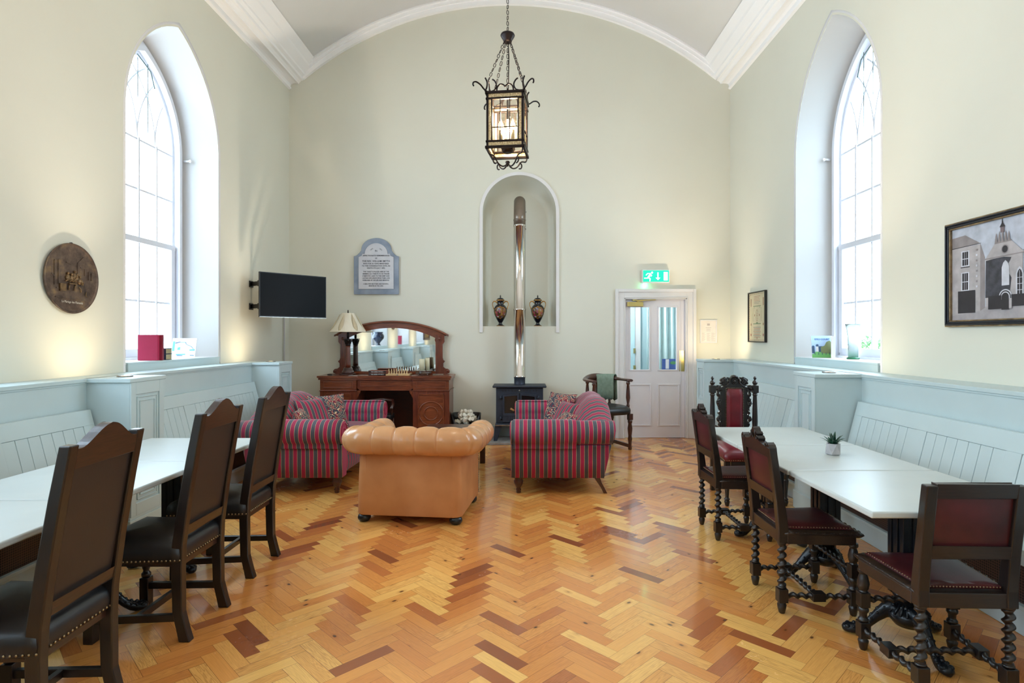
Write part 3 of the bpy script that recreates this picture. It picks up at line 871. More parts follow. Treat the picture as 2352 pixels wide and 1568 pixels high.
# ================================================================== FURNITURE
# ------------------------------------------------------------------ tall dining chairs (left)
def tall_chair(label):
    """front is +Y; origin on the floor midway between the rear legs"""
    root = thing('dining_chair', label, 'chair', (0, 0, 0), 0, 'tall black leather chairs at the left tables')
    xs = 0.178
    prof = [(-0.035, 0.0), (-0.022, 0.05), (0.0, 0.14), (0.004, 0.36), (0.0, 0.47), (-0.03, 0.68), (-0.072, 0.92), (-0.108, 1.105)]
    dep = [0.055, 0.05, 0.048, 0.052, 0.054, 0.05, 0.046, 0.042]
    for s in (-1, 1):
        b = MB()
        rows = []
        for (y, z), d in zip(prof, dep):
            rows.append([(s * xs - 0.021, y - d / 2, z), (s * xs + 0.021, y - d / 2, z), (s * xs + 0.021, y + d / 2, z), (s * xs - 0.021, y + d / 2, z)])
        b.grid(rows, cu=True, smooth=False, cap=True)
        b.build('back_post', M['oak'], root, bevel=0.005)
    # crest: flat shoulders rising to a hump
    def yb(z): # leaning plane of the back
        return 0.0 - (z - 0.47) * 0.17
    b = MB()
    n = 24; top = []
    for i in range(n + 1):
        x = -0.158 + 0.316 * i / n
        t = x / 0.158
        z = 1.088 + 0.070 * (0.5 + 0.5 * math.cos(min(1, abs(t) * 1.12) * PI)) ** 0.8
        top.append((x, z))
    P = [(-0.158, 1.018), (0.158, 1.018)] + top[::-1]
    b.prism(P, lambda x, z, d: (x, yb(z) + d, z), -0.018, 0.020)
    b.build('crest_rail', M['oakx'], root, bevel=0.004)
    b = MB(); b.prism([(-0.158, 0.51), (0.158, 0.51), (0.158, 0.552), (-0.158, 0.552)], lambda x, z, d: (x, yb(z) + d, z), -0.02, 0.018)
    b.build('lower_rail', M['oakx'], root, bevel=0.004)
    b = MB()
    rows = []
    for i in range(9):
        z = 0.55 + 0.47 * i / 8
        rows.append([(-0.158 + 0.316 * j / 8, yb(z) - 0.006 + 0.004 * math.cos((j - 4) / 4 * PI / 2), z) for j in range(9)])
    b.grid(rows); b.build('back_panel', M['lback'], root)
    b = MB(); rows = []
    for i in range(9):
        z = 0.55 + 0.47 * i / 8
        rows.append([(0.158 - 0.316 * j / 8, yb(z) + 0.008 + 0.016 * math.cos((j - 4) / 4 * PI / 2) * math.cos((i - 4) / 4.4 * PI / 2), z) for j in range(9)])
    b.grid(rows); b.build('back_cushion', M['lblack'], root)
    # seat: trapezoid, crowned, studded
    def hw(y): return 0.200 + (0.235 - 0.200) * (y + 0.01) / 0.45
    b = MB(); b.smooth = True
    ny, nx = 14, 12; rows = []
    Y0, Y1 = -0.012, 0.445
    ring = []
    def ringpts(ins, z, crown=0):
        P = []
        a, c, n = Y0 + ins, Y1 - ins, 10
        for i in range(n): P.append((-(hw(a) - ins) + 2 * (hw(a) - ins) * i / n, a, z))
        for i in range(n): y = a + (c - a) * i / n; P.append((hw(y) - ins, y, z))
        for i in range(n): P.append(((hw(c) - ins) - 2 * (hw(c) - ins) * i / n, c, z))
        for i in range(n): y = c - (c - a) * i / n; P.append((-(hw(y) - ins), y, z))
        return P
    rows = [ringpts(0.004, 0.385), ringpts(0.0, 0.39), ringpts(-0.004, 0.42), ringpts(0.0, 0.450), ringpts(0.012, 0.470), ringpts(0.04, 0.486), ringpts(0.09, 0.499), ringpts(0.15, 0.506), ringpts(0.2, 0.508)]
    b.grid(rows, cu=True, cap=True)
    seat = b.build('seat', M['lblack'], root)
    b = MB(); b.smooth = True
    pts = []
    for k in range(21): pts.append((-hw(Y0) + 2 * hw(Y0) * k / 20, Y0 - 0.002, 0.397))
    for k in range(1, 24):
        y = Y0 + (Y1 - Y0) * k / 23
        pts.append((hw(y) + 0.002, y, 0.397)); pts.append((-hw(y) - 0.002, y, 0.397))
    for k in range(1, 23): pts.append((-hw(Y1) + 2 * hw(Y1) * k / 23, Y1 + 0.002, 0.397))
    for p in pts: b.ball(p, 0.0052, 6, 4)
    b.build('nail_trim', M['nail'], seat)
    b = MB(); b.box(-0.17, 0.17, 0.0, 0.42, 0.355, 0.39); b.build('seat_frame', M['oakx'], root)
    for s in (-1, 1):
        b = MB(); x = s * 0.20; y = 0.415
        b.box(x - 0.024, x + 0.024, y - 0.024, y + 0.024, 0.0, 0.150)
        b.smooth = True
        b.lathe([(0.017, 0.150), (0.024, 0.160), (0.024, 0.172), (0.015, 0.182), (0.015, 0.19), (0.020, 0.205), (0.023, 0.24), (0.027, 0.29), (0.029, 0.325), (0.022, 0.345), (0.027, 0.352), (0.027, 0.385)], (x, y, 0), 16)
        b.build('front_leg', M['oak'], root, bevel=0.003)
        b = MB(); b.beam((s * 0.185, 0.0, 0.118), (s * 0.20, 0.40, 0.105), 0.024, 0.036)
        b.build('stretcher', M['oak'], root, bevel=0.003)
    b = MB(); b.beam((-0.19, 0.20, 0.112), (0.19, 0.20, 0.112), 0.024, 0.034); b.build('stretcher', M['oak'], root, bevel=0.003)
    return root
tc = tall_chair('nearest of the three tall black leather dining chairs, cut by the frame edge')
tc.location = (-1.672, 2.155, 0); tc.rotation_euler = (0, 0, PI / 2 + 0.02)
dup(tc, (-1.668, 2.975, 0), PI / 2 - 0.01, 'middle of the three tall black leather dining chairs at the left tables')
dup(tc, (-1.700, 3.705, 0), PI / 2 + 0.0, 'farthest of the three tall black leather dining chairs, beside the striped sofa')

# ------------------------------------------------------------------ barley-twist chairs (right)
def barley_leg_front(b, x, y, zt=0.385):
    b.smooth = True
    b.lathe([(0.012, 0.0), (0.016, 0.006), (0.021, 0.03), (0.024, 0.045), (0.018, 0.055), (0.018, 0.06)], (x, y, 0), 14)
    b.box(x - 0.024, x + 0.024, y - 0.024, y + 0.024, 0.06, 0.135)
    b.smooth = True
    b.lathe([(0.022, 0.135), (0.024, 0.145), (0.016, 0.155), (0.017, 0.175), (0.024, 0.185), (0.024, 0.195), (0.019, 0.205)], (x, y, 0), 14)
    b.box(x - 0.023, x + 0.023, y - 0.023, y + 0.023, 0.205, 0.275)
    b.smooth = True
    b.lathe([(0.022, 0.275), (0.017, 0.283), (0.023, 0.292), (0.027, 0.315), (0.021, 0.345), (0.016, 0.36), (0.024, 0.368), (0.024, zt)], (x, y, 0), 14)
def barley_chair(label, crest):
    root = thing('barley_twist_chair', label, 'chair', (0, 0, 0), 0, 'barley-twist oak chairs at the right tables')
    xs = 0.175
    for s in (-1, 1):
        b = MB(); x = s * xs
        b.smooth = True
        b.lathe([(0.012, 0.0), (0.016, 0.006), (0.022, 0.03), (0.024, 0.048), (0.018, 0.058), (0.018, 0.062)], (x, 0, 0), 14)
        b.box(x - 0.025, x + 0.025, -0.025, 0.025, 0.062, 0.135)
        b.smooth = True
        b.lathe([(0.018, 0.135), (0.024, 0.14), (0.018, 0.148)], (x, 0, 0), 12)
        b.twist((x, 0, 0.146), (x, 0, 0.372), 0.0225, 5.5, 0.30)
        b.lathe([(0.018, 0.368), (0.025, 0.376), (0.022, 0.385)], (x, 0, 0), 12)
        b.build('rear_leg', M['jaco'], root, bevel=0.003)
        b = MB()
        rows = []
        for y, z, d in ((0.0, 0.380, 0.052), (0.002, 0.45, 0.054), (-0.015, 0.60, 0.046), (-0.058, 0.888, 0.040)):
            rows.append([(x - 0.023, y - d / 2, z), (x + 0.023, y - d / 2, z), (x + 0.023, y + d / 2, z), (x - 0.023, y + d / 2, z)])
        b.grid(rows, cu=True, smooth=False, cap=True)
        b.build('back_post', M['jaco'], root, bevel=0.005)
        b = MB(); barley_leg_front(b, s * 0.205, 0.365); b.build('front_leg', M['jaco'], root, bevel=0.003)
        # twisted side stretcher with a middle block
        b = MB()
        A, B = Vector((s * 0.18, 0.02, 0.098)), Vector((s * 0.203, 0.345, 0.098)); Mi = (A + B) / 2
        b.twist(A, Mi - Vector((0, 0.03, 0)), 0.0165, 3, 0.30); b.twist(Mi + Vector((0, 0.03, 0)), B, 0.0165, 3, 0.30)
        b.box(Mi.x - 0.024, Mi.x + 0.024, Mi.y - 0.034, Mi.y + 0.034, 0.076, 0.120)
        b.build('stretcher', M['jaco'], root, bevel=0.003)
    def yb(z): return -(z - 0.45) * 0.13
    b = MB(); b.prism([(-0.155, 0.585), (0.155, 0.585), (0.155, 0.635), (-0.155, 0.635)], lambda x, z, d: (x, yb(z) + d, z), -0.018, 0.018); b.build('lower_rail', M['jacox'], root, bevel=0.003)
    b = MB()
    if crest:
        half = [(0.0, 0.972), (0.012, 0.962), (0.020, 0.945), (0.034, 0.948), (0.042, 0.938), (0.036, 0.928), (0.052, 0.926), (0.062, 0.914), (0.058, 0.902), (0.080, 0.896), (0.11, 0.889), (0.138, 0.889), (0.152, 0.904), (0.168, 0.912), (0.186, 0.902), (0.196, 0.886), (0.196, 0.830)]
        P = [(x, z) for x, z in half] + [(-x, z) for x, z in half[::-1][:-1]]
        hole = [(0.009 * math.cos(a * PI / 5), 0.925 + 0.014 * math.sin(a * PI / 5)) for a in range(10)]
        b.prism(P, lambda x, z, d: (x, yb(z) + d, z), -0.018, 0.018, holes=[hole])
        b.smooth = True
        for sx in (-1, 1):
            b.tube([(sx * 0.158 + 0.014 * math.cos(a) * sx, yb(0.897) - 0.02, 0.896 + 0.010 * math.sin(a)) for a in [i * 0.6 for i in range(8)]], 0.004, 6)
            b.tube([(sx * 0.045 + 0.010 * math.cos(a) * sx, yb(0.92) - 0.02, 0.917 + 0.010 * math.sin(a)) for a in [i * 0.7 for i in range(8)]], 0.004, 6)
            b.tube([(sx * 0.02, yb(0.94) - 0.018, 0.955), (sx * 0.026, yb(0.93) - 0.021, 0.93), (sx * 0.016, yb(0.91) - 0.019, 0.908)], 0.004, 6)
    else:
        b.prism([(-0.155, 0.838), (0.155, 0.838), (0.155, 0.892), (-0.155, 0.892)], lambda x, z, d: (x, yb(z) + d, z), -0.02, 0.018)
    b.build('crest_rail', M['jacox'], root, bevel=0.003)
    b = MB()
    rows = [[(-0.155 + 0.31 * j / 8, yb(0.63 + 0.215 * i / 6) - 0.004 - 0.010 * math.cos((j - 4) / 4.2 * PI / 2) * math.cos((i - 3) / 3.2 * PI / 2), 0.63 + 0.215 * i / 6) for j in range(9)] for i in range(7)]
    b.grid(rows)
    rows = [[(0.155 - 0.31 * j / 8, yb(0.63 + 0.215 * i / 6) + 0.006 + 0.014 * math.cos((j - 4) / 4.2 * PI / 2) * math.cos((i - 3) / 3.2 * PI / 2), 0.63 + 0.215 * i / 6) for j in range(9)] for i in range(7)]
    b.grid(rows); b.build('back_panel', M['ldred'], root)
    # seat frame with carved overhanging edge
    def hw(y): return 0.196 + (0.222 - 0.196) * y / 0.38
    b = MB()
    for z0, z1, ax in ((0.372, 0.418, 0),):
        b.box(-0.165, 0.165, -0.020, 0.018, 0.378, 0.440)
        b.box(-0.19, 0.19, 0.348, 0.384, 0.378, 0.428)
        for s in (-1, 1): b.beam((s * 0.185, 0.02, 0.403), (s * 0.212, 0.37, 0.403), 0.030, 0.052)
    b.build('seat_rail', M['jacox'], root, bevel=0.003)
    b = MB(); b.smooth = True
    ya, yz = 0.005, 0.408
    def rp(o, z):
        P = []; n = 8; a, c = ya, yz
        for i in range(n): P.append((-(hw(a) - o) + 2 * (hw(a) - o) * i / n, a, z))
        for i in range(n): y = a + (c - o - a) * i / n; P.append((hw(y) - o, y, z))
        for i in range(n): P.append(((hw(c) - o) - 2 * (hw(c) - o) * i / n, c - o, z))
        for i in range(n): y = c - o - (c - o - a) * i / n; P.append((-(hw(y) - o), y, z))
        return P
    b.grid([rp(0.02, 0.410), rp(0.008, 0.416), rp(-0.004, 0.430), rp(0.0, 0.438), rp(0.02, 0.446), rp(0.034, 0.449)], cu=True, cap=True)
    # carved lunettes along the edge
    for i in range(9):
        t = (i + 0.5) / 9
        for s in (-1, 1):
            y = ya + (yz - ya) * t
            b.tube([(s * (hw(y) + 0.003 - 0.012 * abs(math.cos(a))), y + 0.017 * math.cos(a), 0.424 + 0.014 * math.sin(a)) for a in [PI * q / 6 for q in range(7)]], 0.0038, 5)
        x = -0.2 + 0.4 * t
        b.tube([(x + 0.018 * math.cos(a), yz + 0.003, 0.424 + 0.014 * math.sin(a)) for a in [PI * q / 6 for q in range(7)]], 0.0038, 5)
    b.build('seat_edge', M['jacox'], root)
    b = MB(); b.smooth = True
    rows = [rp(0.030, 0.446), rp(0.034, 0.456), rp(0.05, 0.463), rp(0.09, 0.468), rp(0.13, 0.469), rp(0.17, 0.468)]
    b.grid(rows, cu=True, cap=True)
    seat = b.build('seat', M['ldred'], root)
    b = MB(); b.smooth = True
    for i in range(4 * 24):
        q = rp(0.036, 0.4555); n = len(q); t = i / 96 * n; k = int(t); f = t - k
        p = Vector(q[k]).lerp(Vector(q[(k + 1) % n]), f)
        b.ball(p, 0.0038, 5, 4)
    b.build('nail_trim', M['nail'], seat)
    b = MB(); b.twist((-0.19, 0.1825, 0.098), (0.19, 0.1825, 0.098), 0.0165, 8, 0.30); b.build('stretcher', M['jaco'], root)
    b = MB(); b.twist((-0.185, 0.365, 0.24), (0.185, 0.365, 0.24), 0.0165, 8, 0.30); b.build('front_stretcher', M['jaco'], root)
    return root
bc = barley_chair('dark barley-twist chair, red back, closest to the aisle beside the middle table', True)
bc.location = (1.388, 3.25, 0); bc.rotation_euler = (0, 0, -PI / 2 + 0.0)
dup(bc, (1.415, 4.345, 0), -PI / 2 + 0.02, 'farther crested barley-twist chair, in front of the carved high-backed chair')
b3 = barley_chair('plain-topped barley-twist chair in the near right corner, back to the camera', False)
b3.location = (1.803, 2.345, 0); b3.rotation_euler = (0, 0, -0.035)

# ------------------------------------------------------------------ carved high-back chair with finials
def carved_chair():
    root = thing('carved_chair', 'ornately carved high-backed chair with red leather and two finials, behind the right tables', 'chair', (2.04, 5.54, 0), PI)
    # front is +Y in its own frame, turned to face the camera
    for s in (-1, 1):
        b = MB(); x = s * 0.205
        b.box(x - 0.026, x + 0.026, -0.026, 0.026, 0.36, 0.50)
        b.box(x - 0.022, x + 0.022, -0.022, 0.022, 0.0, 0.36)
        b.smooth = True
        b.lathe([(0.024, 0.50), (0.014, 0.515), (0.022, 0.53), (0.016, 0.55), (0.024, 0.60), (0.026, 0.66), (0.022, 0.80), (0.018, 0.905), (0.026, 0.915), (0.018, 0.925), (0.026, 0.935)], (x, -0.01, 0), 14)
        b.box(x - 0.027, x + 0.027, -0.037, 0.017, 0.935, 1.005)
        b.smooth = True
        b.lathe([(0.024, 1.005), (0.015, 1.012), (0.026, 1.03), (0.020, 1.045), (0.009, 1.056), (0.008, 1.062), (0.016, 1.074), (0.010, 1.088), (0.002, 1.094)], (x, -0.01, 0), 14)
        b.build('back_post', M['jaco'], root, bevel=0.003)
    # openwork frame: scrolled leaves round the upholstered panel
    b = MB()
    def mp(x, z, d): return (x, -0.01 + d, z)
    half = [(0.0, 1.108), (0.018, 1.104), (0.030, 1.088), (0.044, 1.076), (0.060, 1.086), (0.078, 1.080), (0.092, 1.088), (0.112, 1.076), (0.128, 1.068), (0.134, 1.050), (0.122, 1.040), (0.138, 1.030), (0.130, 1.016), (0.112, 1.012),
            (0.128, 1.004), (0.158, 1.010), (0.180, 0.998), (0.182, 0.962), (0.164, 0.955), (0.158, 0.94), (0.166, 0.92), (0.158, 0.90), (0.148, 0.895), (0.154, 0.87), (0.166, 0.85), (0.162, 0.825), (0.150, 0.80), (0.146, 0.775), (0.134, 0.762), (0.150, 0.75), (0.156, 0.735), (0.140, 0.722), (0.150, 0.705), (0.168, 0.69), (0.160, 0.665), (0.142, 0.645), (0.150, 0.62), (0.134, 0.60), (0.122, 0.565), (0.0, 0.565)]
    P = [(x, z) for x, z in half] + [(-x, z) for x, z in half[::-1][1:-1]]
    def ov(cx, cz, rx, rz_, n=8, tilt=0): return [(cx + rx * math.cos(2 * PI * i / n) * math.cos(tilt) - rz_ * math.sin(2 * PI * i / n) * math.sin(tilt), cz + rx * math.cos(2 * PI * i / n) * math.sin(tilt) + rz_ * math.sin(2 * PI * i / n) * math.cos(tilt)) for i in range(n)]
    holes = []
    for s in (-1, 1):
        holes += [ov(s * 0.062, 1.058, 0.010, 0.012), ov(s * 0.062, 1.018, 0.005, 0.018, 8, s * 0.5), ov(s * 0.118, 0.995, 0.020, 0.006, 8, -s * 0.2), ov(s * 0.136, 0.93, 0.009, 0.018), ov(s * 0.136, 0.84, 0.006, 0.022), ov(s * 0.130, 0.735, 0.005, 0.012), ov(s * 0.136, 0.67, 0.008, 0.016)]
    b.prism(P, mp, -0.014, 0.014, holes=holes)
    b.smooth = True
    # leaf blobs and scrolls standing proud of the fret
    rnd = random.Random(3)
    for s in (-1, 1):
        for cx, cz, r in ((0.085, 1.066, 0.017), (0.105, 1.052, 0.016), (0.118, 1.036, 0.014), (0.042, 1.062, 0.012), (0.090, 1.040, 0.013), (0.150, 0.985, 0.018), (0.165, 0.975, 0.014), (0.130, 0.965, 0.012), (0.150, 0.912, 0.013), (0.147, 0.862, 0.015), (0.155, 0.840, 0.014), (0.150, 0.815, 0.012), (0.139, 0.775, 0.010), (0.144, 0.740, 0.011), (0.150, 0.695, 0.015), (0.156, 0.675, 0.013), (0.140, 0.632, 0.012)):
            b.ball((s * cx, 0.004, cz), r, 7, 5, 1, 0.9, 1.15)
            a0 = rnd.uniform(0, 3)
            b.tube([(s * (cx + r * 1.1 * math.cos(a0 + q * 0.6)), 0.016, cz + r * 1.1 * math.sin(a0 + q * 0.6)) for q in range(6)], 0.003, 5)
        b.tube([(s * x, 0.016, z) for x, z in ((0.02, 1.095), (0.045, 1.066), (0.05, 1.03), (0.075, 1.005), (0.10, 1.0))], 0.006, 6)
    b.ball((0, 0.012, 1.092), 0.026, 10, 6, 1.2, 0.8, 0.6)
    b.ball((0, 0.014, 1.045), 0.014, 10, 6, 1, 0.6, 1.3)
    b.tube([(0.021 * math.cos(a * 0.5236), 0.014, 1.045 + 0.026 * math.sin(a * 0.5236)) for a in range(12)], 0.004, 5, closed=True)
    b.build('carved_frame', M['jaco'], root)
    b = MB()
    rows = []
    for i in range(13):
        z = 0.575 + 0.40 * i / 12
        e = 0.012 if i in (0, 12) else 0
        rows.append([((-0.078 + e + (0.156 - 2 * e) * j / 10), 0.012 + 0.026 * min(1, math.sin(PI * max(0.02, min(0.98, j / 10))) * 1.8) * min(1, math.sin(PI * max(0.01, min(0.99, i / 12))) * 3.2), z) for j in range(11)])
    b.grid(rows); pn = b.build('back_panel', M['lred'], root)
    b = MB(); b.smooth = True
    for i in range(26):
        z = 0.585 + 0.39 * i / 25
        for s in (-1, 1): b.ball((s * 0.083, 0.018, z), 0.0042, 6, 4)
    for i in range(12): b.ball((-0.072 + 0.144 * i / 11, 0.018, 0.982), 0.0042, 6, 4)
    b.build('nail_trim', M['nail'], pn)
    b = MB(); b.smooth = True
    def hw(y): return 0.235 + 0.05 * y / 0.55
    def rp(o, z):
        P = []; n = 10; a, c = 0.0 + o, 0.56 - o
        for i in range(n): P.append((-(hw(a) - o) + 2 * (hw(a) - o) * i / n, a, z))
        for i in range(n): y = a + (c - a) * i / n; P.append((hw(y) - o, y, z))
        for i in range(n): P.append(((hw(c) - o) - 2 * (hw(c) - o) * i / n, c, z))
        for i in range(n): y = c - (c - a) * i / n; P.append((-(hw(y) - o), y, z))
        return P
    b.grid([rp(0.02, 0.388), rp(0.004, 0.395), rp(0.0, 0.43), rp(0.01, 0.46), rp(0.035, 0.478), rp(0.08, 0.490), rp(0.15, 0.497), rp(0.2, 0.498)], cu=True, cap=True)
    st = b.build('seat', M['lred'], root)
    b = MB(); b.smooth = True
    for i in range(120):
        q = rp(-0.001, 0.402); n = len(q); t = i / 120 * n; k = int(t); f = t - k
        b.ball(Vector(q[k]).lerp(Vector(q[(k + 1) % n]), f), 0.0042, 5, 4)
    b.build('nail_trim', M['nail'], st)
    b = MB(); b.box(-0.22, 0.22, 0.01, 0.535, 0.345, 0.39); b.build('seat_rail', M['jacox'], root, bevel=0.004)
    for s in (-1, 1):
        b = MB(); x, y = s * 0.255, 0.525
        b.box(x - 0.022, x + 0.022, y - 0.022, y + 0.022, 0.33, 0.388)
        b.smooth = True
        b.lathe([(0.014, 0.0), (0.02, 0.02), (0.024, 0.04), (0.018, 0.052), (0.026, 0.06), (0.014, 0.075), (0.020, 0.15), (0.026, 0.225), (0.018, 0.235), (0.028, 0.25), (0.034, 0.28), (0.022, 0.30), (0.030, 0.315), (0.026, 0.33)], (x, y, 0), 14)
        b.build('front_leg', M['jaco'], root, bevel=0.003)
        b = MB(); b.beam((s * 0.205, 0.0, 0.16), (s * 0.235, 0.30, 0.15), 0.028, 0.036); b.build('stretcher', M['jaco'], root, bevel=0.003)
    b = MB(); b.beam((-0.225, 0.25, 0.152), (0.225, 0.25, 0.152), 0.028, 0.034); b.build('stretcher', M['jaco'], root, bevel=0.003)
carved_chair()

# ------------------------------------------------------------------ pedestal tables
def leg_cast(b, a, R=0.245):
    """one sweeping cast-iron leg in direction a, ending in a scrolled paw"""
    ca, sa = math.cos(a), math.sin(a)
    prof = [(0.03, 0.165, 0.050, 0.040), (0.06, 0.168, 0.046, 0.042), (0.095, 0.148, 0.032, 0.034), (0.125, 0.116, 0.024, 0.028), (0.15, 0.084, 0.020, 0.024), (0.175, 0.054, 0.019, 0.021), (0.20, 0.036, 0.024, 0.024), (0.225, 0.027, 0.030, 0.024), (0.25, 0.024, 0.032, 0.022), (0.268, 0.02, 0.024, 0.018), (0.276, 0.016, 0.008, 0.010)]
    rows = []
    for r, z, w_, h_ in prof:
        rows.append([(r * ca - math.cos(t) * w_ * sa + math.sin(t) * h_ * 0.55 * ca * 0.6, r * sa + math.cos(t) * w_ * ca + math.sin(t) * h_ * 0.55 * sa * 0.6, max(0.001, z + math.sin(t) * h_)) for t in [2 * PI * j / 12 for j in range(12)]])
    b.grid(rows, cu=True, cap=True)
    for i in range(7):       # beaded spine
        r, z, w_, h_ = prof[1 + i // 1] if 1 + i < len(prof) else prof[-1]
        b.ball((r * ca, r * sa, z + h_ + 0.002), 0.010, 7, 5)
        for e in (-1, 1): b.ball((r * ca - e * w_ * 0.75 * sa, r * sa + e * w_ * 0.75 * ca, z + h_ * 0.6), 0.008, 6, 4)
    for e in (-1, 0, 1):     # toes
        b.ball((0.252 * ca - e * 0.018 * sa, 0.252 * sa + e * 0.018 * ca, 0.036), 0.014, 8, 5, 1, 1, 0.8)
def ptable(label, group, x, y, w_, l_, rot, first=None):
    root = thing('pedestal_table', label, 'table', (x, y, 0), 0, group)
    b = MB(); b.box(-w_ / 2, w_ / 2, -l_ / 2 + 0.002, l_ / 2 - 0.002, 0.722, 0.75)
    b.build('tabletop', M['table'], root, bevel=0.008, seg=3)
    b = MB()
    b.box(-0.17, 0.17, -0.17, 0.17, 0.700, 0.721)
    b.box(-0.055, 0.055, -0.055, 0.055, 0.235, 0.70)
    for s in (-1, 1):
        b.box(-0.062, -0.03, s * 0.045 - 0.014, s * 0.045 + 0.014, 0.24, 0.70); b.box(0.03, 0.062, s * 0.045 - 0.014, s * 0.045 + 0.014, 0.24, 0.70)
        b.box(-0.016, 0.016, s * 0.055 - 0.008, s * 0.055 + 0.008, 0.24, 0.70); b.box(s * 0.055 - 0.008, s * 0.055 + 0.008, -0.016, 0.016, 0.24, 0.70)
    b.build('column', M['iron'], root, bevel=0.003)
    b = MB(); b.smooth = True
    b.lathe([(0.06, 0.10), (0.085, 0.13), (0.092, 0.155), (0.078, 0.168), (0.060, 0.185), (0.048, 0.20), (0.058, 0.205), (0.058, 0.232), (0.066, 0.238), (0.066, 0.25), (0.05, 0.258), (0.05, 0.27)], (0, 0, 0), 24)
    for i in range(20):
        a = 2 * PI * i / 20
        b.tube([(0.090 * math.cos(a), 0.090 * math.sin(a), 0.16), (0.064 * math.cos(a), 0.064 * math.sin(a), 0.184), (0.051 * math.cos(a), 0.051 * math.sin(a), 0.20)], 0.005, 5)
    b.build('base', M['iron'], root)
    for k in range(3):
        b = MB(Matrix.Rotation(math.radians(rot + 120 * k), 4, 'Z')); b.smooth = True
        leg_cast(b, 0.0); b.build('cast_leg', M['iron'], root)
    return root
gl, gr = 'left row of painted tables', 'right row of painted tables'
ptable('farthest pale table of the left row, its end nearest the striped sofa', gl, -2.26, 3.752, 0.82, 0.765, 80)
ptable('middle pale table of the left row, between the first and second tall chairs', gl, -2.26, 2.965, 0.82, 0.80, 37)
ptable('nearest pale table of the left row, cut off by the left frame edge', gl, -2.26, 2.145, 0.82, 0.83, 20)
ptable('farthest pale table of the right row, in front of the carved chair', gr, 1.845, 4.25, 0.80, 0.755, 60)
ptable('middle pale table of the right row, with the potted succulent on it', gr, 1.845, 3.50, 0.80, 0.735, 50)
ptable('nearest pale table of the right row, its free corner toward the camera', gr, 1.850, 2.757, 0.80, 0.745, 30)

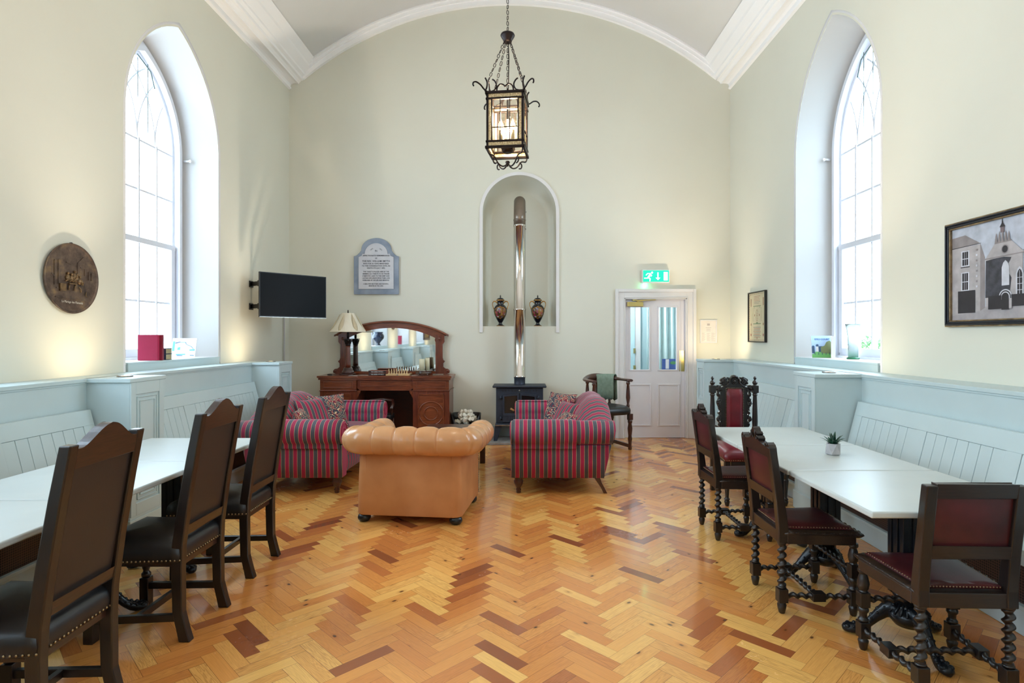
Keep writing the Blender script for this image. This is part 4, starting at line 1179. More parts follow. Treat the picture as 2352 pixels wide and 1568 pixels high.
# ------------------------------------------------------------------ striped sofas
def cushion(name, m, root, c, w_, h_, t, rot, n=12):
    """pillow centred at c; width along local x, height along local z, thickness along y"""
    b = MB(Matrix.Translation(c) @ rot); b.smooth = True
    for s in (1, -1):
        rows = []
        for i in range(n + 1):
            v = -1 + 2 * i / n; row = []
            for j in range(n + 1):
                u = -1 + 2 * j / n
                th = t * 0.5 * max(0.0, (1 - abs(u) ** 2.6) * (1 - abs(v) ** 2.6)) ** 0.55
                pu = 1 - 0.07 * (1 - abs(v) ** 2) * abs(u); pv = 1 - 0.07 * (1 - abs(u) ** 2) * abs(v)
                row.append((u * w_ / 2 * pu * (1 if s > 0 else 1), s * (th + 0.002), v * h_ / 2 * pv))
            rows.append(row if s > 0 else row[::-1])
        b.grid(rows)
    return b
def sofa(name_label, group):
    root = thing('striped_sofa', name_label, 'sofa', (0, 0, 0), 0, group)
    HL = 0.93         # half length (y);  front = +x
    zb = 0.155
    # seat base + bowed front rail
    b = MB(); b.smooth = True
    rows = []
    for z, e in ((zb, 0.0), (zb + 0.03, 0.012), (0.24, 0.018), (0.30, 0.012), (0.325, 0.0)):
        rows.append([(0.405 + e + 0.03 * math.cos(y / 0.72 * PI / 2), y, z) for y in [-0.74 + 1.48 * i / 14 for i in range(15)]])
    b.grid(rows)
    b.smooth = False
    b.box(-0.36, 0.42, -0.80, 0.80, zb, 0.31)
    b.build('seat_base', M['stry'], root)
    b = MB(); b.smooth = True
    for s in (-1, 1):
        y0, y1 = (0.004, 0.70) if s > 0 else (-0.70, -0.004)
        n = 14; rows = []
        sec = [(-0.24, 0.315), (0.44, 0.315), (0.468, 0.335), (0.478, 0.375), (0.468, 0.42), (0.43, 0.448), (0.2, 0.465), (-0.05, 0.468), (-0.24, 0.455)]
        ys = [0, .015, .05, .2, .5, .8, .95, .985, 1]
        for q in ys:
            k = 1 - 0.0 ; e = 0.03 * (1 - min(1, min(q, 1 - q) * 14)) 
            rows.append([((x if x < 0 else x - e * 0.6), y0 + (y1 - y0) * q, 0.385 + (z - 0.385) * (1 - e * 6)) for x, z in sec])
        b.grid(rows, cu=True, cap=True)
    b.build('seat_cushion', M['stry'], root)
    # back: camel-topped, raked, rolling over
    def top(y):
        a = abs(y) / HL
        return 0.645 + 0.215 * (0.5 + 0.5 * math.cos(PI * min(1, a ** 1.5))) + 0.02 * math.exp(-((abs(y) - 0.38) / 0.2) ** 2) - 0.012 * math.exp(-(y / 0.09) ** 2)
    b = MB(); b.smooth = True; rows = []
    for i in range(41):
        y = -HL + 0.02 + (2 * HL - 0.04) * i / 40; t = top(y); k = (t - 0.45)
        puff = 0.028 * math.cos(((abs(y) - 0.36) / 0.36) * PI / 2) if abs(y) < 0.72 else 0
        wrap = 0.05 * max(0, (abs(y) - 0.72) / 0.2)
        yl = max(-0.852, min(0.852, y)); y = yl
        rows.append([(-0.14 + wrap, yl, 0.40), (-0.165 + puff + wrap, yl, 0.45 + k * 0.25), (-0.205 + puff * 1.2 + wrap, y, 0.45 + k * 0.55), (-0.265 + puff, y, 0.45 + k * 0.8), (-0.32 + puff * 0.5, y, 0.45 + k * 0.94), (-0.375, y, t - 0.001), (-0.43, y, t - 0.006), (-0.485, y, t - 0.035), (-0.507, y, t - 0.08), (-0.498, max(-0.87, min(0.87, y)), t - 0.13), (-0.468, yl, t - 0.17), (-0.445, yl, 0.42), (-0.415, yl, 0.28), (-0.385, yl, zb), (-0.2, yl, zb)])
    b.grid(rows, cu=True, cap=True)
    b.build('backrest', M['stry'], root)
    # rolled arms
    for s in (-1, 1):
        b = MB(); b.smooth = True
        sec = [(0.72, 0.30), (0.715, 0.45), (0.708, 0.52)]
        cyy, cz, r = 0.822, 0.575, 0.112
        sec += [(cyy + r * math.cos(a), cz + r * math.sin(a)) for a in [math.radians(200 - 14 * i) for i in range(22)]]
        sec += [(0.872, 0.462), (0.868, 0.44), (0.868, 0.30), (0.860, zb), (0.74, zb)]
        rows = []
        for x, e in ((-0.40, 0.0), (-0.2, 0), (0.0, 0), (0.2, 0), (0.40, 0.0), (0.44, 0.0), (0.462, 0.006), (0.472, 0.018)):
            rows.append([(x - (0.10 * max(0, min(1, (z - zb) / 0.45)) if x < -0.39 else 0), s * (0.80 + (y - 0.80) * (1 - e * 3)), 0.4 + (z - 0.4) * (1 - e * 1.2)) for y, z in sec])
        b.grid(rows, cu=True, cap=True)
        arm = b.build('arm', M['strx'], root)
        # loose arm cover over the front half, and the piping of the scroll
        b = MB(); b.smooth = True
        r2 = r + 0.007; sc2 = [(cyy + r2 * math.cos(a), cz + r2 * math.sin(a)) for a in [math.radians(112 - 14 * i) for i in range(13)]]
        sc2 += [(0.885, 0.44), (0.884, 0.43)]
        rows = [[(x, s * y, z) for y, z in sc2] for x in (-0.14, -0.138, 0.1, 0.3, 0.45)]
        b.grid(rows); b.build('arm_cover', M['strx'], arm, solid=0.006)
        b = MB(); b.smooth = True
        b.tube([(0.474, s * (cyy + (r - 0.012 - 0.003 * i) * math.cos(math.radians(180 - 20 * i))), cz + (r - 0.012 - 0.003 * i) * math.sin(math.radians(180 - 20 * i))) for i in range(24)], 0.006, 6)
        b.build('scroll_piping', M['strx'], arm)
        b = MB(); b.smooth = True
        b.lathe([(0.020, 0), (0.023, 0.006), (0.023, 0.03), (0.028, 0.036), (0.018, 0.045), (0.028, 0.06), (0.043, 0.095), (0.045, 0.115), (0.035, 0.132), (0.042, 0.14), (0.042, 0.158)], (0.40, s * 0.80, 0), 16)
        b.build('turned_leg', M['mahogd'], root)
        b = MB()
        rows = []
        for x, z, d in ((-0.42, 0.0, 0.034), (-0.395, 0.05, 0.034), (-0.365, 0.10, 0.04), (-0.335, 0.158, 0.06)):
            rows.append([(x - d / 2, s * 0.80 - 0.02, z), (x + d / 2, s * 0.80 - 0.02, z), (x + d / 2, s * 0.80 + 0.02, z), (x - d / 2, s * 0.80 + 0.02, z)])
        b.grid(rows, cu=True, smooth=False, cap=True)
        b.build('sabre_leg', M['mahogd'], root, bevel=0.004)
    return root
def loose_cushions(root_loc, rz, labels, group):
    base = Matrix.Translation(root_loc) @ Matrix.Rotation(rz, 4, 'Z')
    return base
sl = sofa('striped red and grey sofa on the left, facing right with its back to the bench', 'pair of striped sofas facing each other')
sl.location = (-2.155, 6.24, 0); sl.rotation_euler = (0, 0, 0.0)
sr = dup(sl, (0.375, 6.235, 0), PI - 0.015, 'striped red and grey sofa on the right, facing left in front of the stove')
def pillow(name, label, m, sofa_loc, srz, lc, rx, rz_, w_, h_, t, group='loose sofa cushions'):
    W = Matrix.Translation(sofa_loc) @ Matrix.Rotation(srz, 4, 'Z') @ Matrix.Translation(lc)
    c = W.to_translation()
    o = cushion(name, m, None, (0, 0, 0), w_, h_, t, I4).build(name, m)
    o.matrix_world = Matrix.Translation(c) @ Matrix.Rotation(srz + rz_, 4, 'Z') @ Matrix.Rotation(rx, 4, 'X')
    tag(o, label, 'cushion', group)
    return o
LL_, RR_ = (-2.155, 6.24, 0), (0.375, 6.235, 0)
M['strl'] = stripe_m('velvet_stripe_cushion', 0, 0.02, 0.07)
# a pillow's face normal is its y; sofa front is +x, so turn by -90 to face front
pillow('cushion', 'floral cushion at the far end of the left sofa, nearer the sideboard', M['floral'], LL_, 0, (0.02, 0.08, 0.645), 0.35, -PI / 2 - 0.75, 0.44, 0.40, 0.15)
pillow('cushion', 'striped cushion leaning on the left sofa, just in front of the floral one', M['strl'], LL_, 0, (-0.06, -0.13, 0.64), 0.42, -PI / 2 - 0.45, 0.42, 0.38, 0.14)
pillow('cushion', 'floral cushion with fringed corner at the near end of the left sofa, mostly hidden', M['floral'], LL_, 0, (-0.02, -0.50, 0.60), 0.5, -PI / 2 + 0.2, 0.38, 0.34, 0.13)
pillow('cushion', 'tall floral cushion standing against the back of the right sofa, farthest in', M['floral'], RR_, PI - 0.015, (-0.04, -0.30, 0.645), 0.36, -PI / 2 + 0.75, 0.42, 0.40, 0.15)
pillow('cushion', 'striped cushion on the right sofa, between the two floral ones', M['strl'], RR_, PI - 0.015, (-0.09, -0.04, 0.61), 0.55, -PI / 2 + 0.5, 0.38, 0.34, 0.13)
pillow('cushion', 'small floral cushion lying low at the near end of the right sofa', M['floral'], RR_, PI - 0.015, (-0.05, 0.32, 0.575), 0.75, -PI / 2 + 0.3, 0.36, 0.30, 0.12)

# ------------------------------------------------------------------ tan chesterfield armchair (its back to the camera)
def chesterfield():
    root = thing('chesterfield_armchair', 'tan leather buttoned tub armchair in the centre, seen from behind', 'armchair', (-0.865, 4.87, 0), -0.112)
    hw_, yb0, yf = 0.425, -0.345, 0.36
    zt = 0.57
    def ring(o, z, rc=0.07):
        """U outline seen from above: front-left, round the back, to front-right"""
        P = []
        n = 8
        P.append((-hw_ - o, yf))
        P.append((-hw_ - o, 0.0))
        for i in range(n + 1):
            a = PI + (PI / 2) * i / n
            P.append((-hw_ + rc + (rc + o) * math.cos(a), yb0 + rc + (rc + o) * math.sin(a)))
        for i in range(n + 1):
            a = 1.5 * PI + (PI / 2) * i / n
            P.append((hw_ - rc + (rc + o) * math.cos(a), yb0 + rc + (rc + o) * math.sin(a)))
        P.append((hw_ + o, 0.0)); P.append((hw_ + o, yf))
        return [(x, y, z) for x, y in P]
    b = MB(); b.smooth = True
    b.grid([ring(0.0, 0.062), ring(0.004, 0.075), ring(-0.002, 0.35), ring(-0.012, zt)], cu=False)
    k = b.av(ring(0.0, 0.062)); b.af(list(range(k, k + len(ring(0, 0))))[::-1], False)
    body = b.build('outer_panel', M['tancloth'], root)
    # vertical seams where the back panel is sewn to the corners
    b = MB(); b.smooth = True
    for s in (-1, 1):
        b.tube([(s * (hw_ - 0.075), yb0 - 0.001, 0.066), (s * (hw_ - 0.078), yb0 + 0.012, 0.59)], 0.0035, 6)
    b.build('seam', M['tancloth'], body)
    # tufted roll following the U at one height
    path = []
    ro = 0.020; rc = 0.115
    cx = hw_ + ro
    def P2(s_):
        pass
    pts = []
    NF = 60
    seg1 = [(-cx, yf + 0.02 - (yf + 0.02 - (yb0 + rc)) * i / 22) for i in range(22)]
    seg2 = [(-cx + rc + rc * math.cos(PI + PI / 2 * i / 14), yb0 - ro * 0 + rc + rc * math.sin(PI + PI / 2 * i / 14)) for i in range(14)]
    seg3 = [(-cx + rc + (2 * cx - 2 * rc) * i / 44, yb0) for i in range(44)]
    seg4 = [(cx - rc + rc * math.cos(1.5 * PI + PI / 2 * i / 14), yb0 + rc + rc * math.sin(1.5 * PI + PI / 2 * i / 14)) for i in range(14)]
    seg5 = [(cx, yb0 + rc + (yf + 0.02 - yb0 - rc) * i / 22) for i in range(23)]
    raw = seg1 + seg2 + seg3 + seg4 + seg5
    # resample evenly
    V = [Vector((x, y, 0)) for x, y in raw]; acc = [0]
    for i in range(1, len(V)): acc.append(acc[-1] + (V[i] - V[i - 1]).length)
    Ltot = acc[-1]; N = 440; path = []; j = 0
    for i in range(N + 1):
        t = Ltot * i / N
        while j < len(acc) - 2 and acc[j + 1] < t: j += 1
        f = (t - acc[j]) / max(1e-9, acc[j + 1] - acc[j])
        path.append(V[j].lerp(V[j + 1], min(1, f)))
    nb = 13; per = Ltot / nb
    b = MB(); b.smooth = True; rows = []; nn = 30
    R0 = 0.110; ZB, ZA = 0.662, 0.622
    def zcf(t):
        d = abs(t - Ltot / 2)
        k = min(1, max(0, (d - 0.34) / 0.36)); return ZB + (ZA - ZB) * k * k * (3 - 2 * k)
    for i in range(N + 1):
        t = Ltot * i / N
        T_ = (path[min(i + 4, N)] - path[max(i - 4, 0)]).normalized()
        out = Vector((T_.y, -T_.x, 0)).normalized()     # away from the seat
        if out.dot(path[i] - Vector((0, 0.2, 0))) < 0: out = -out
        ph = (t / per) % 1.0; dc = min(ph, 1 - ph) * per
        row = []; zc = zcf(t)
        for q in range(nn):
            a = 2 * PI * q / nn        # 0 = outwards, pi/2 = up
            r = R0 * (1 - 0.014 * math.cos(PI * (dc / (per / 2))))
            ca = math.cos(a); sa = math.sin(a)
            # flattened, sagging outer face
            rx = r * (1.06 if ca > 0 else 1.0); rz_ = r * (1.0 if sa > 0 else 1.05)
            crease = 0.011 * math.exp(-(dc / 0.0065) ** 2) * max(0.0, min(1, 0.5 + 0.5 * math.sin(a + 0.2))) ** 0.7
            da = abs((a - math.radians(105) + PI) % (2 * PI) - PI)
            btn = 0.030 * math.exp(-((dc / 0.026) ** 2 + (da * R0 / 0.030) ** 2))
            # diagonal folds running from each button
            k = 1 - (crease + btn) / r
            wr = 0.0015 * math.sin(t * 90 + 3 * math.sin(t * 17) + a * 2) * max(0, sa * 0.3 + 0.4)
            row.append(path[i] + out * (rx * ca * k + wr + 0.012) + Vector((0, 0, zc + rz_ * sa * k)))
        rows.append(row)
    b.grid(rows, cu=True, cap=True)
    b.build('rolled_top', M['tan'], root)
    b = MB(); b.smooth = True
    for i in range(1, nb):
        t = int(round(i * per / Ltot * N)); p = path[t]
        T_ = (path[min(t + 4, N)] - path[max(t - 4, 0)]).normalized(); out = Vector((T_.y, -T_.x, 0))
        if out.dot(p - Vector((0, 0.2, 0))) < 0: out = -out
        a = math.radians(105)
        q = p + out * (0.078 * math.cos(a) + 0.012) + Vector((0, 0, zcf(i * per) + 0.078 * math.sin(a)))
        b.ball(q, 0.009, 8, 5)
    b.build('button', M['tan'], root)
    # inside: padded back and arms, seat cushion, front rail
    b = MB()
    b.box(-0.30, 0.30, yb0 + 0.06, yb0 + 0.16, 0.25, 0.62)
    for s in (-1, 1): b.box(*sorted((s * 0.30, s * 0.40)), yb0 + 0.06, yf, 0.10, 0.64)
    b.build('inner_padding', M['tan'], root, bevel=0.03, seg=3)
    b = MB(); b.box(-0.295, 0.295, yb0 + 0.165, yf + 0.03, 0.27, 0.43); b.build('seat_cushion', M['tan'], root, bevel=0.04, seg=4)
    b = MB(); b.box(-0.41, 0.41, yf - 0.05, yf + 0.01, 0.065, 0.265); b.build('front_rail', M['tan'], root, bevel=0.015)
    # scrolled arm fronts with studs
    zc = ZA
    for s in (-1, 1):
        b = MB(); b.smooth = True
        b.box(*sorted((s * 0.385, s * 0.428)), yf - 0.01, yf + 0.022, 0.07, 0.53)
        b.cyl((s * (cx + 0.012), yf + 0.005, zc), (s * (cx + 0.012), yf + 0.05, zc), 0.102, 24)
        ar = b.build('arm_front', M['tan'], root, bevel=0.008)
        b = MB(); b.smooth = True
        for i in range(26): b.ball((s * 0.430, yf + 0.006, 0.08 + 0.43 * i / 25), 0.0055, 6, 4)
        for i in range(22):
            a = 2 * PI * i / 22; b.ball((s * (cx + 0.012) + 0.092 * math.cos(a), yf + 0.052, zc + 0.092 * math.sin(a)), 0.005, 6, 4)
        b.build('nail_trim', M['nail'], ar)
    for x in (-0.375, 0.375):
        for y in (-0.295, 0.31):
            b = MB(); b.smooth = True
            b.lathe([(0.022, 0), (0.038, 0.004), (0.05, 0.02), (0.052, 0.034), (0.045, 0.052), (0.03, 0.063)], (x, y, 0), 20)
            b.build('bun_foot', M['blackplastic'], root)
chesterfield()

# ------------------------------------------------------------------ coffee table
root = thing('coffee_table', 'dark wooden coffee table between the sofas, mostly hidden by the tan armchair', 'table', (-0.765, 6.15, 0))
b = MB(); b.box(-0.335, 0.335, -0.60, 0.60, 0.415, 0.45); b.build('tabletop', M['mahogd'], root, bevel=0.006)
b = MB(); b.box(-0.30, 0.30, -0.565, 0.565, 0.35, 0.415); b.build('apron', M['mahogd'], root, bevel=0.003)
for x in (-0.30, 0.30):
    for y in (-0.565, 0.565):
        b = MB(); b.box(x - 0.03, x + 0.03, y - 0.03, y + 0.03, 0.0, 0.414); b.build('leg', M['mahogd'], root, bevel=0.004)

# ------------------------------------------------------------------ smoker's bow / corner chair with green cloth, and a dark armchair under the sideboard
M['bowwood'] = wood('dark_elm', (40, 18, 12), (88, 46, 30), 2, 0.3, 0.4)
def bow_chair():
    root = thing('bow_back_chair', 'dark wooden bow-back chair with black leather seat behind the right sofa, beside the door', 'chair', (1.10, 7.62, 0), PI + 0.38)
    # own frame: front +Y
    b = MB(); b.smooth = True
    prof = []
    P = []
    n = 24
    for i in range(n + 1):
        a = PI * 1.0 + PI * i / n
        P.append((0.27 * math.cos(a), 0.0 + 0.25 * math.sin(a)))
    P = [(-0.27, 0.20), (-0.272, 0.1)] + P + [(0.272, 0.1), (0.27, 0.20)]
    rows = []
    for i, (x, y) in enumerate(P):
        j = min(i + 1, len(P) - 1); k = max(i - 1, 0)
        t = Vector((P[j][0] - P[k][0], P[j][1] - P[k][1], 0)).normalized(); o = Vector((t.y, -t.x, 0))
        back = max(0, -y) / 0.25
        h_ = 0.018 + 0.030 * back ** 2; w_ = 0.036 if i not in (0, len(P) - 1) else 0.03
        c = Vector((x, y, 0.90 + 0.028 * back ** 2))
        rows.append([c + o * (w_ * math.cos(q)) + Vector((0, 0, h_ * math.sin(q))) for q in [2 * PI * z / 10 for z in range(10)]])
    b.grid(rows, cu=True, cap=True)
    bow = b.build('bow_rail', M['bowwood'], root)
    for x, y in ((-0.255, 0.15), (0.255, 0.15), (-0.17, -0.185), (0.17, -0.185), (0, -0.235)):
        b = MB(); b.smooth = True
        b.lathe([(0.018, 0.54), (0.022, 0.57), (0.015, 0.59), (0.028, 0.67), (0.024, 0.76), (0.016, 0.84), (0.026, 0.855), (0.018, 0.90)], (x, y, 0), 12)
        b.build('spindle', M['bowwood'], root)
    b = MB(); b.smooth = True
    rows = []
    for o, z in ((0.02, 0.46), (0.0, 0.47), (-0.004, 0.51), (0.004, 0.54), (0.03, 0.56), (0.08, 0.568)):
        rows.append([((0.29 - o) * (abs(math.cos(q)) ** 0.55) * (1 if math.cos(q) > 0 else -1), (0.27 - o) * (abs(math.sin(q)) ** 0.55) * (1 if math.sin(q) > 0 else -1), z) for q in [2 * PI * i / 36 for i in range(36)]])
    b.grid(rows, cu=True, cap=True)
    b.build('seat', M['lblack'], root)
    for x, y in ((-0.24, 0.22), (0.24, 0.22), (-0.22, -0.21), (0.22, -0.21)):
        b = MB()
        b.box(x - 0.028, x + 0.028, y - 0.028, y + 0.028, 0.39, 0.47)
        b.smooth = True
        b.lathe([(0.022, 0), (0.026, 0.02), (0.020, 0.05), (0.022, 0.10), (0.030, 0.14), (0.022, 0.18), (0.030, 0.25), (0.032, 0.28), (0.022, 0.34), (0.03, 0.36), (0.03, 0.395)], (x, y, 0), 12)
        b.build('leg', M['bowwood'], root)
    for s in (-1, 1):
        b = MB(); b.beam((s * 0.24, 0.21, 0.05), (s * 0.22, -0.2, 0.05), 0.03, 0.045); b.build('stretcher', M['bowwood'], root, bevel=0.003)
    return root
bow_chair()
# cloth over the rail (follows the bow)
b = MB(); b.smooth = True
W = Matrix.Translation((1.10, 7.62, 0)) @ Matrix.Rotation(PI + 0.38, 4, 'Z')
rows = []
prof = [(d, z + 0.10) for d, z in [(-0.052, 0.54), (-0.054, 0.64), (-0.053, 0.74), (-0.050, 0.80), (-0.046, 0.842), (-0.02, 0.862), (0.02, 0.862), (0.046, 0.842), (0.052, 0.80), (0.055, 0.70), (0.060, 0.52)]]
for i in range(17):
    a = math.radians(212 + 62 * i / 16)
    cx_, cy_ = 0.27 * math.cos(a), 0.25 * math.sin(a)
    o = Vector((math.cos(a), math.sin(a), 0)).normalized()
    rows.append([W @ (Vector((cx_, cy_, 0)) + o * (d + 0.004 * math.sin(i * 1.3 + z * 20)) + Vector((0, 0, z - (0.012 * (i % 3) if z < 0.66 else 0)))) for d, z in prof])
b.grid(rows)
o = b.build('green_towel', mat('sage_green_towelling', (128, 146, 130), 0.9, c2=(112, 130, 114), scale=30, bmp=0.5, bscale=150), solid=0.008)
tag(o, 'sage green towel draped over the rail of the bow-back chair', 'towel')
# ================================================================== OBJECTS AT THE END WALL
# ------------------------------------------------------------------ hearth, stove, flue
root = thing('hearth_slab', 'grey stone hearth slab under the black stove', 'hearth', (-0.04, 8.08, 0))
b = MB(); b.box(-0.50, 0.50, -0.27, 0.262, 0.0, 0.035); b.build('slab', M['stone'], root, bevel=0.006)
root = thing('wood_stove', 'black cast-iron wood stove with double glazed doors standing on splayed legs', 'stove', (-0.04, 8.10, 0.035))
sy = -0.17
b = MB(); b.box(-0.325, 0.325, sy, 0.17, 0.245, 0.735)
b.build('firebox', M['stove'], root, bevel=0.008)
b = MB(); b.box(-0.372, 0.372, sy - 0.05, 0.19, 0.738, 0.765); b.build('top_plate', M['stove'], root, bevel=0.012, seg=3)
b = MB(); b.box(-0.335, 0.335, sy - 0.04, 0.17, 0.215, 0.245); b.build('ash_ledge', M['stove'], root, bevel=0.008)
b = MB(); b.box(-0.335, 0.335, sy - 0.046, sy - 0.038, 0.214, 0.228); b.build('ledge_edge', M['pewter'], root, bevel=0.002)
for x in (-1, 1):
    for y in (sy + 0.03, 0.12):
        b = MB(); b.hexa([(x * 0.335 - 0.025, y - 0.03, 0), (x * 0.335 + 0.025, y - 0.03, 0), (x * 0.335 + 0.025, y + 0.02, 0), (x * 0.335 - 0.025, y + 0.02, 0)],
                         [(x * 0.29 - 0.05, y - 0.03, 0.216), (x * 0.29 + 0.05, y - 0.03, 0.216), (x * 0.29 + 0.05, y + 0.03, 0.216), (x * 0.29 - 0.05, y + 0.03, 0.216)])
        b.build('leg', M['stove'], root, bevel=0.006)
M['stoveglass'] = mat('smoked_stove_glass', (30, 26, 26), 0.15, c2=(20, 18, 18), scale=6)
for s in (-1, 1):
    b = MB()
    def am(x): return 0.635 + 0.022 * math.cos(x / 0.24 * PI / 2)
    P = [(s * 0.008, 0.27), (s * 0.232, 0.27)] + [(s * x, am(x)) for x in (0.232, 0.18, 0.12, 0.06, 0.008)]
    gz = [(s * 0.030, 0.385), (s * 0.208, 0.385)] + [(s * x, am(x) - 0.028) for x in (0.208, 0.15, 0.09, 0.030)]
    if s < 0: P = P[::-1]; gz = gz[::-1]
    b.prism(P, lambda x, z, d: (x, sy - d, z), 0.0, 0.022, holes=[gz])
    for i in range(5):
        x = s * (0.05 + 0.03 * i); b.box(x - 0.007, x + 0.007, sy - 0.03, sy - 0.02, 0.29, 0.335)
    b.box(*sorted((s * 0.02, s * 0.22)), sy - 0.028, sy - 0.02, 0.345, 0.368)
    d = b.build('door', M['stove'], root, bevel=0.003)
    b = MB(); b.prism(gz, lambda x, z, d: (x, sy - d, z), 0.004, 0.008); b.build('door_glass', M['stoveglass'], d)
    b = MB(); b.smooth = True
    for z in (0.315, 0.60): b.cyl((s * 0.262, sy - 0.018, z - 0.022), (s * 0.262, sy - 0.018, z + 0.022), 0.012, 10); b.cyl((s * 0.235, sy - 0.012, z), (s * 0.265, sy - 0.018, z), 0.008, 8)
    b.build('hinge', M['stove'], d)
b = MB(); b.smooth = True
b.cyl((0.0, sy - 0.02, 0.37), (0.0, sy - 0.05, 0.37), 0.012, 12); b.beam((0.0, sy - 0.05, 0.375), (-0.04, sy - 0.05, 0.35), 0.014, 0.014)
b.build('door_handle', M['pewter'], root)
b = MB()
for i in range(5):
    for s in (-1, 1): b.box(s * (0.06 + 0.043 * i) - 0.004, s * (0.06 + 0.043 * i) + 0.004, sy - 0.004, sy + 0.001, 0.683, 0.71)
b.build('air_slot', M['blackplastic'], root)
b = MB(); b.smooth = True; b.ball((0, sy - 0.012, 0.697), 0.013, 12, 8); b.build('air_knob', M['pewter'], root)
b = MB(); b.smooth = True; b.cyl((-0.125, sy + 0.004, 0.45), (-0.075, sy + 0.004, 0.42), 0.018, 10)
# the log lies right behind the glass
b.T = I4
lg = b.build('log', mat('split_log', (190, 140, 84), 0.8, c2=(130, 90, 56), scale=20), root)
b = MB(); b.smooth = True
b.lathe([(0.082, 0.765), (0.078, 0.775), (0.078, 0.85), (0.082, 0.86)], (0, 0.02, 0), 24)
b.build('flue_collar', M['stove'], root)
root = thing('flue_pipe', 'tall stainless steel stove pipe rising in front of the arched niche', 'flue', (-0.04, 8.12, 0.895))
b = MB(); b.smooth = True
b.lathe([(0.086, 0.0), (0.086, 0.03), (0.082, 0.032), (0.082, 0.95), (0.088, 0.952), (0.088, 0.972), (0.082, 0.974), (0.082, 2.13), (0.088, 2.132), (0.088, 2.155), (0.082, 2.157)], (0, 0, 0), 32)
b.build('pipe', M['steel'], root)
b = MB(); b.smooth = True
pts = [(0, 0, 2.157), (0, 0.0, 2.28), (0, 0.02, 2.34), (0, 0.09, 2.44), (0, 0.17, 2.52), (0, 0.30, 2.55)]
b.tube(pts, [0.084, 0.084, 0.084, 0.084, 0.084, 0.084], 24)
b.lathe([(0.088, 2.215), (0.088, 2.235)], (0, 0, 0), 24)
b.build('elbow', M['steelb'], root)
b = MB(); b.smooth = True; b.ball((0.084, -0.01, 2.10), 0.012, 8, 5); b.ball((0.086, 0.0, 2.34), 0.012, 8, 5); b.build('clamp_bolt', M['pewter'], root)

# ------------------------------------------------------------------ lidded urns in the niche
M['navy'] = mat('navy_glaze', (22, 24, 34), 0.15, c2=(14, 16, 24), coat=0.6)
def paint_panel():
    m, nt, N, L, bs = nmat('painted_figure_panel')
    v = coords(N, L); vo = N.new('ShaderNodeTexVoronoi'); vo.inputs['Scale'].default_value = 34; L.new(v, vo.inputs['Vector'])
    s = N.new('ShaderNodeSeparateColor'); L.new(vo.outputs['Color'], s.inputs[0])
    L.new(ramp(N, L, s.outputs[0], [(0, lin((58, 40, 34))), (0.35, lin((112, 78, 44))), (0.6, lin((168, 130, 70))), (0.75, lin((150, 40, 70))), (0.9, lin((210, 206, 214))), (1, lin((90, 100, 130)))]), bs.inputs['Base Color'])
    bs.inputs['Roughness'].default_value = 0.2
    return m
M['figure'] = paint_panel()
def urn(x, label):
    root = thing('lidded_urn', label, 'vase', (x, 8.475, NZ0 + 0.001), 0, 'pair of urns in the niche')
    b = MB(); b.smooth = True
    prof = [(0.062, 0), (0.062, 0.006), (0.045, 0.018), (0.028, 0.035), (0.024, 0.05), (0.028, 0.06), (0.034, 0.062), (0.036, 0.068), (0.058, 0.105), (0.088, 0.17), (0.100, 0.225), (0.096, 0.265), (0.076, 0.30), (0.050, 0.32), (0.046, 0.33), (0.046, 0.365), (0.058, 0.375), (0.060, 0.382)]
    b.lathe(prof, (0, 0, 0), 28); b.build('body', M['navy'], root)
    b = MB(); b.smooth = True
    b.lathe([(0.063, 0.382), (0.058, 0.388), (0.046, 0.408), (0.030, 0.418), (0.010, 0.422), (0.007, 0.43), (0.012, 0.436), (0.010, 0.444), (0.003, 0.462)], (0, 0, 0), 24)
    lid = b.build('lid', M['navy'], root)
    b = MB(); b.smooth = True
    b.lathe([(0.0635, 0.378), (0.0645, 0.383), (0.0635, 0.388)], (0, 0, 0), 28, cap=False)
    b.lathe([(0.0635, 0.0005), (0.0635, 0.007)], (0, 0, 0), 28, cap=False)
    b.build('gilt_band', M['gold'], lid)
    for s in (-1, 1):
        b = MB(); b.smooth = True
        b.tube([(s * xx, 0, z) for xx, z in ((0.046, 0.335), (0.055, 0.352), (0.075, 0.368), (0.100, 0.366), (0.116, 0.345), (0.118, 0.315), (0.108, 0.285), (0.098, 0.262), (0.100, 0.25))], [0.007, 0.008, 0.009, 0.008, 0.006, 0.005, 0.005, 0.007, 0.008], 8)
        b.build('gilt_handle', M['gold'], root)
    # oval painting on the front: a skin just proud of the glaze
    def R(z):
        for (r0, z0), (r1, z1) in zip(prof, prof[1:]):
            if z0 <= z <= z1 and z1 > z0: return r0 + (r1 - r0) * (z - z0) / (z1 - z0)
        return 0.05
    for nm, mm, k, off in (('painting_border', M['gold'], 1.0, 0.0012), ('painting', M['figure'], 0.86, 0.0026)):
        b = MB(); b.smooth = True; rows = []
        for i in range(13):
            t = -1 + 2 * i / 12; z = 0.20 + 0.093 * k * t; w_ = 0.98 * k * math.sqrt(max(0.0, 1 - abs(t) ** 2.4)) + 0.02
            rows.append([((R(z) + off) * math.sin(w_ * u), -(R(z) + off) * math.cos(w_ * u), z) for u in [-1 + j / 5 for j in range(11)]])
        b.grid(rows); b.build(nm, mm, root)
urn(-0.325, 'navy and gilt lidded urn in the niche, left of the flue pipe')
urn(0.225, 'navy and gilt lidded urn in the niche, right of the flue pipe')

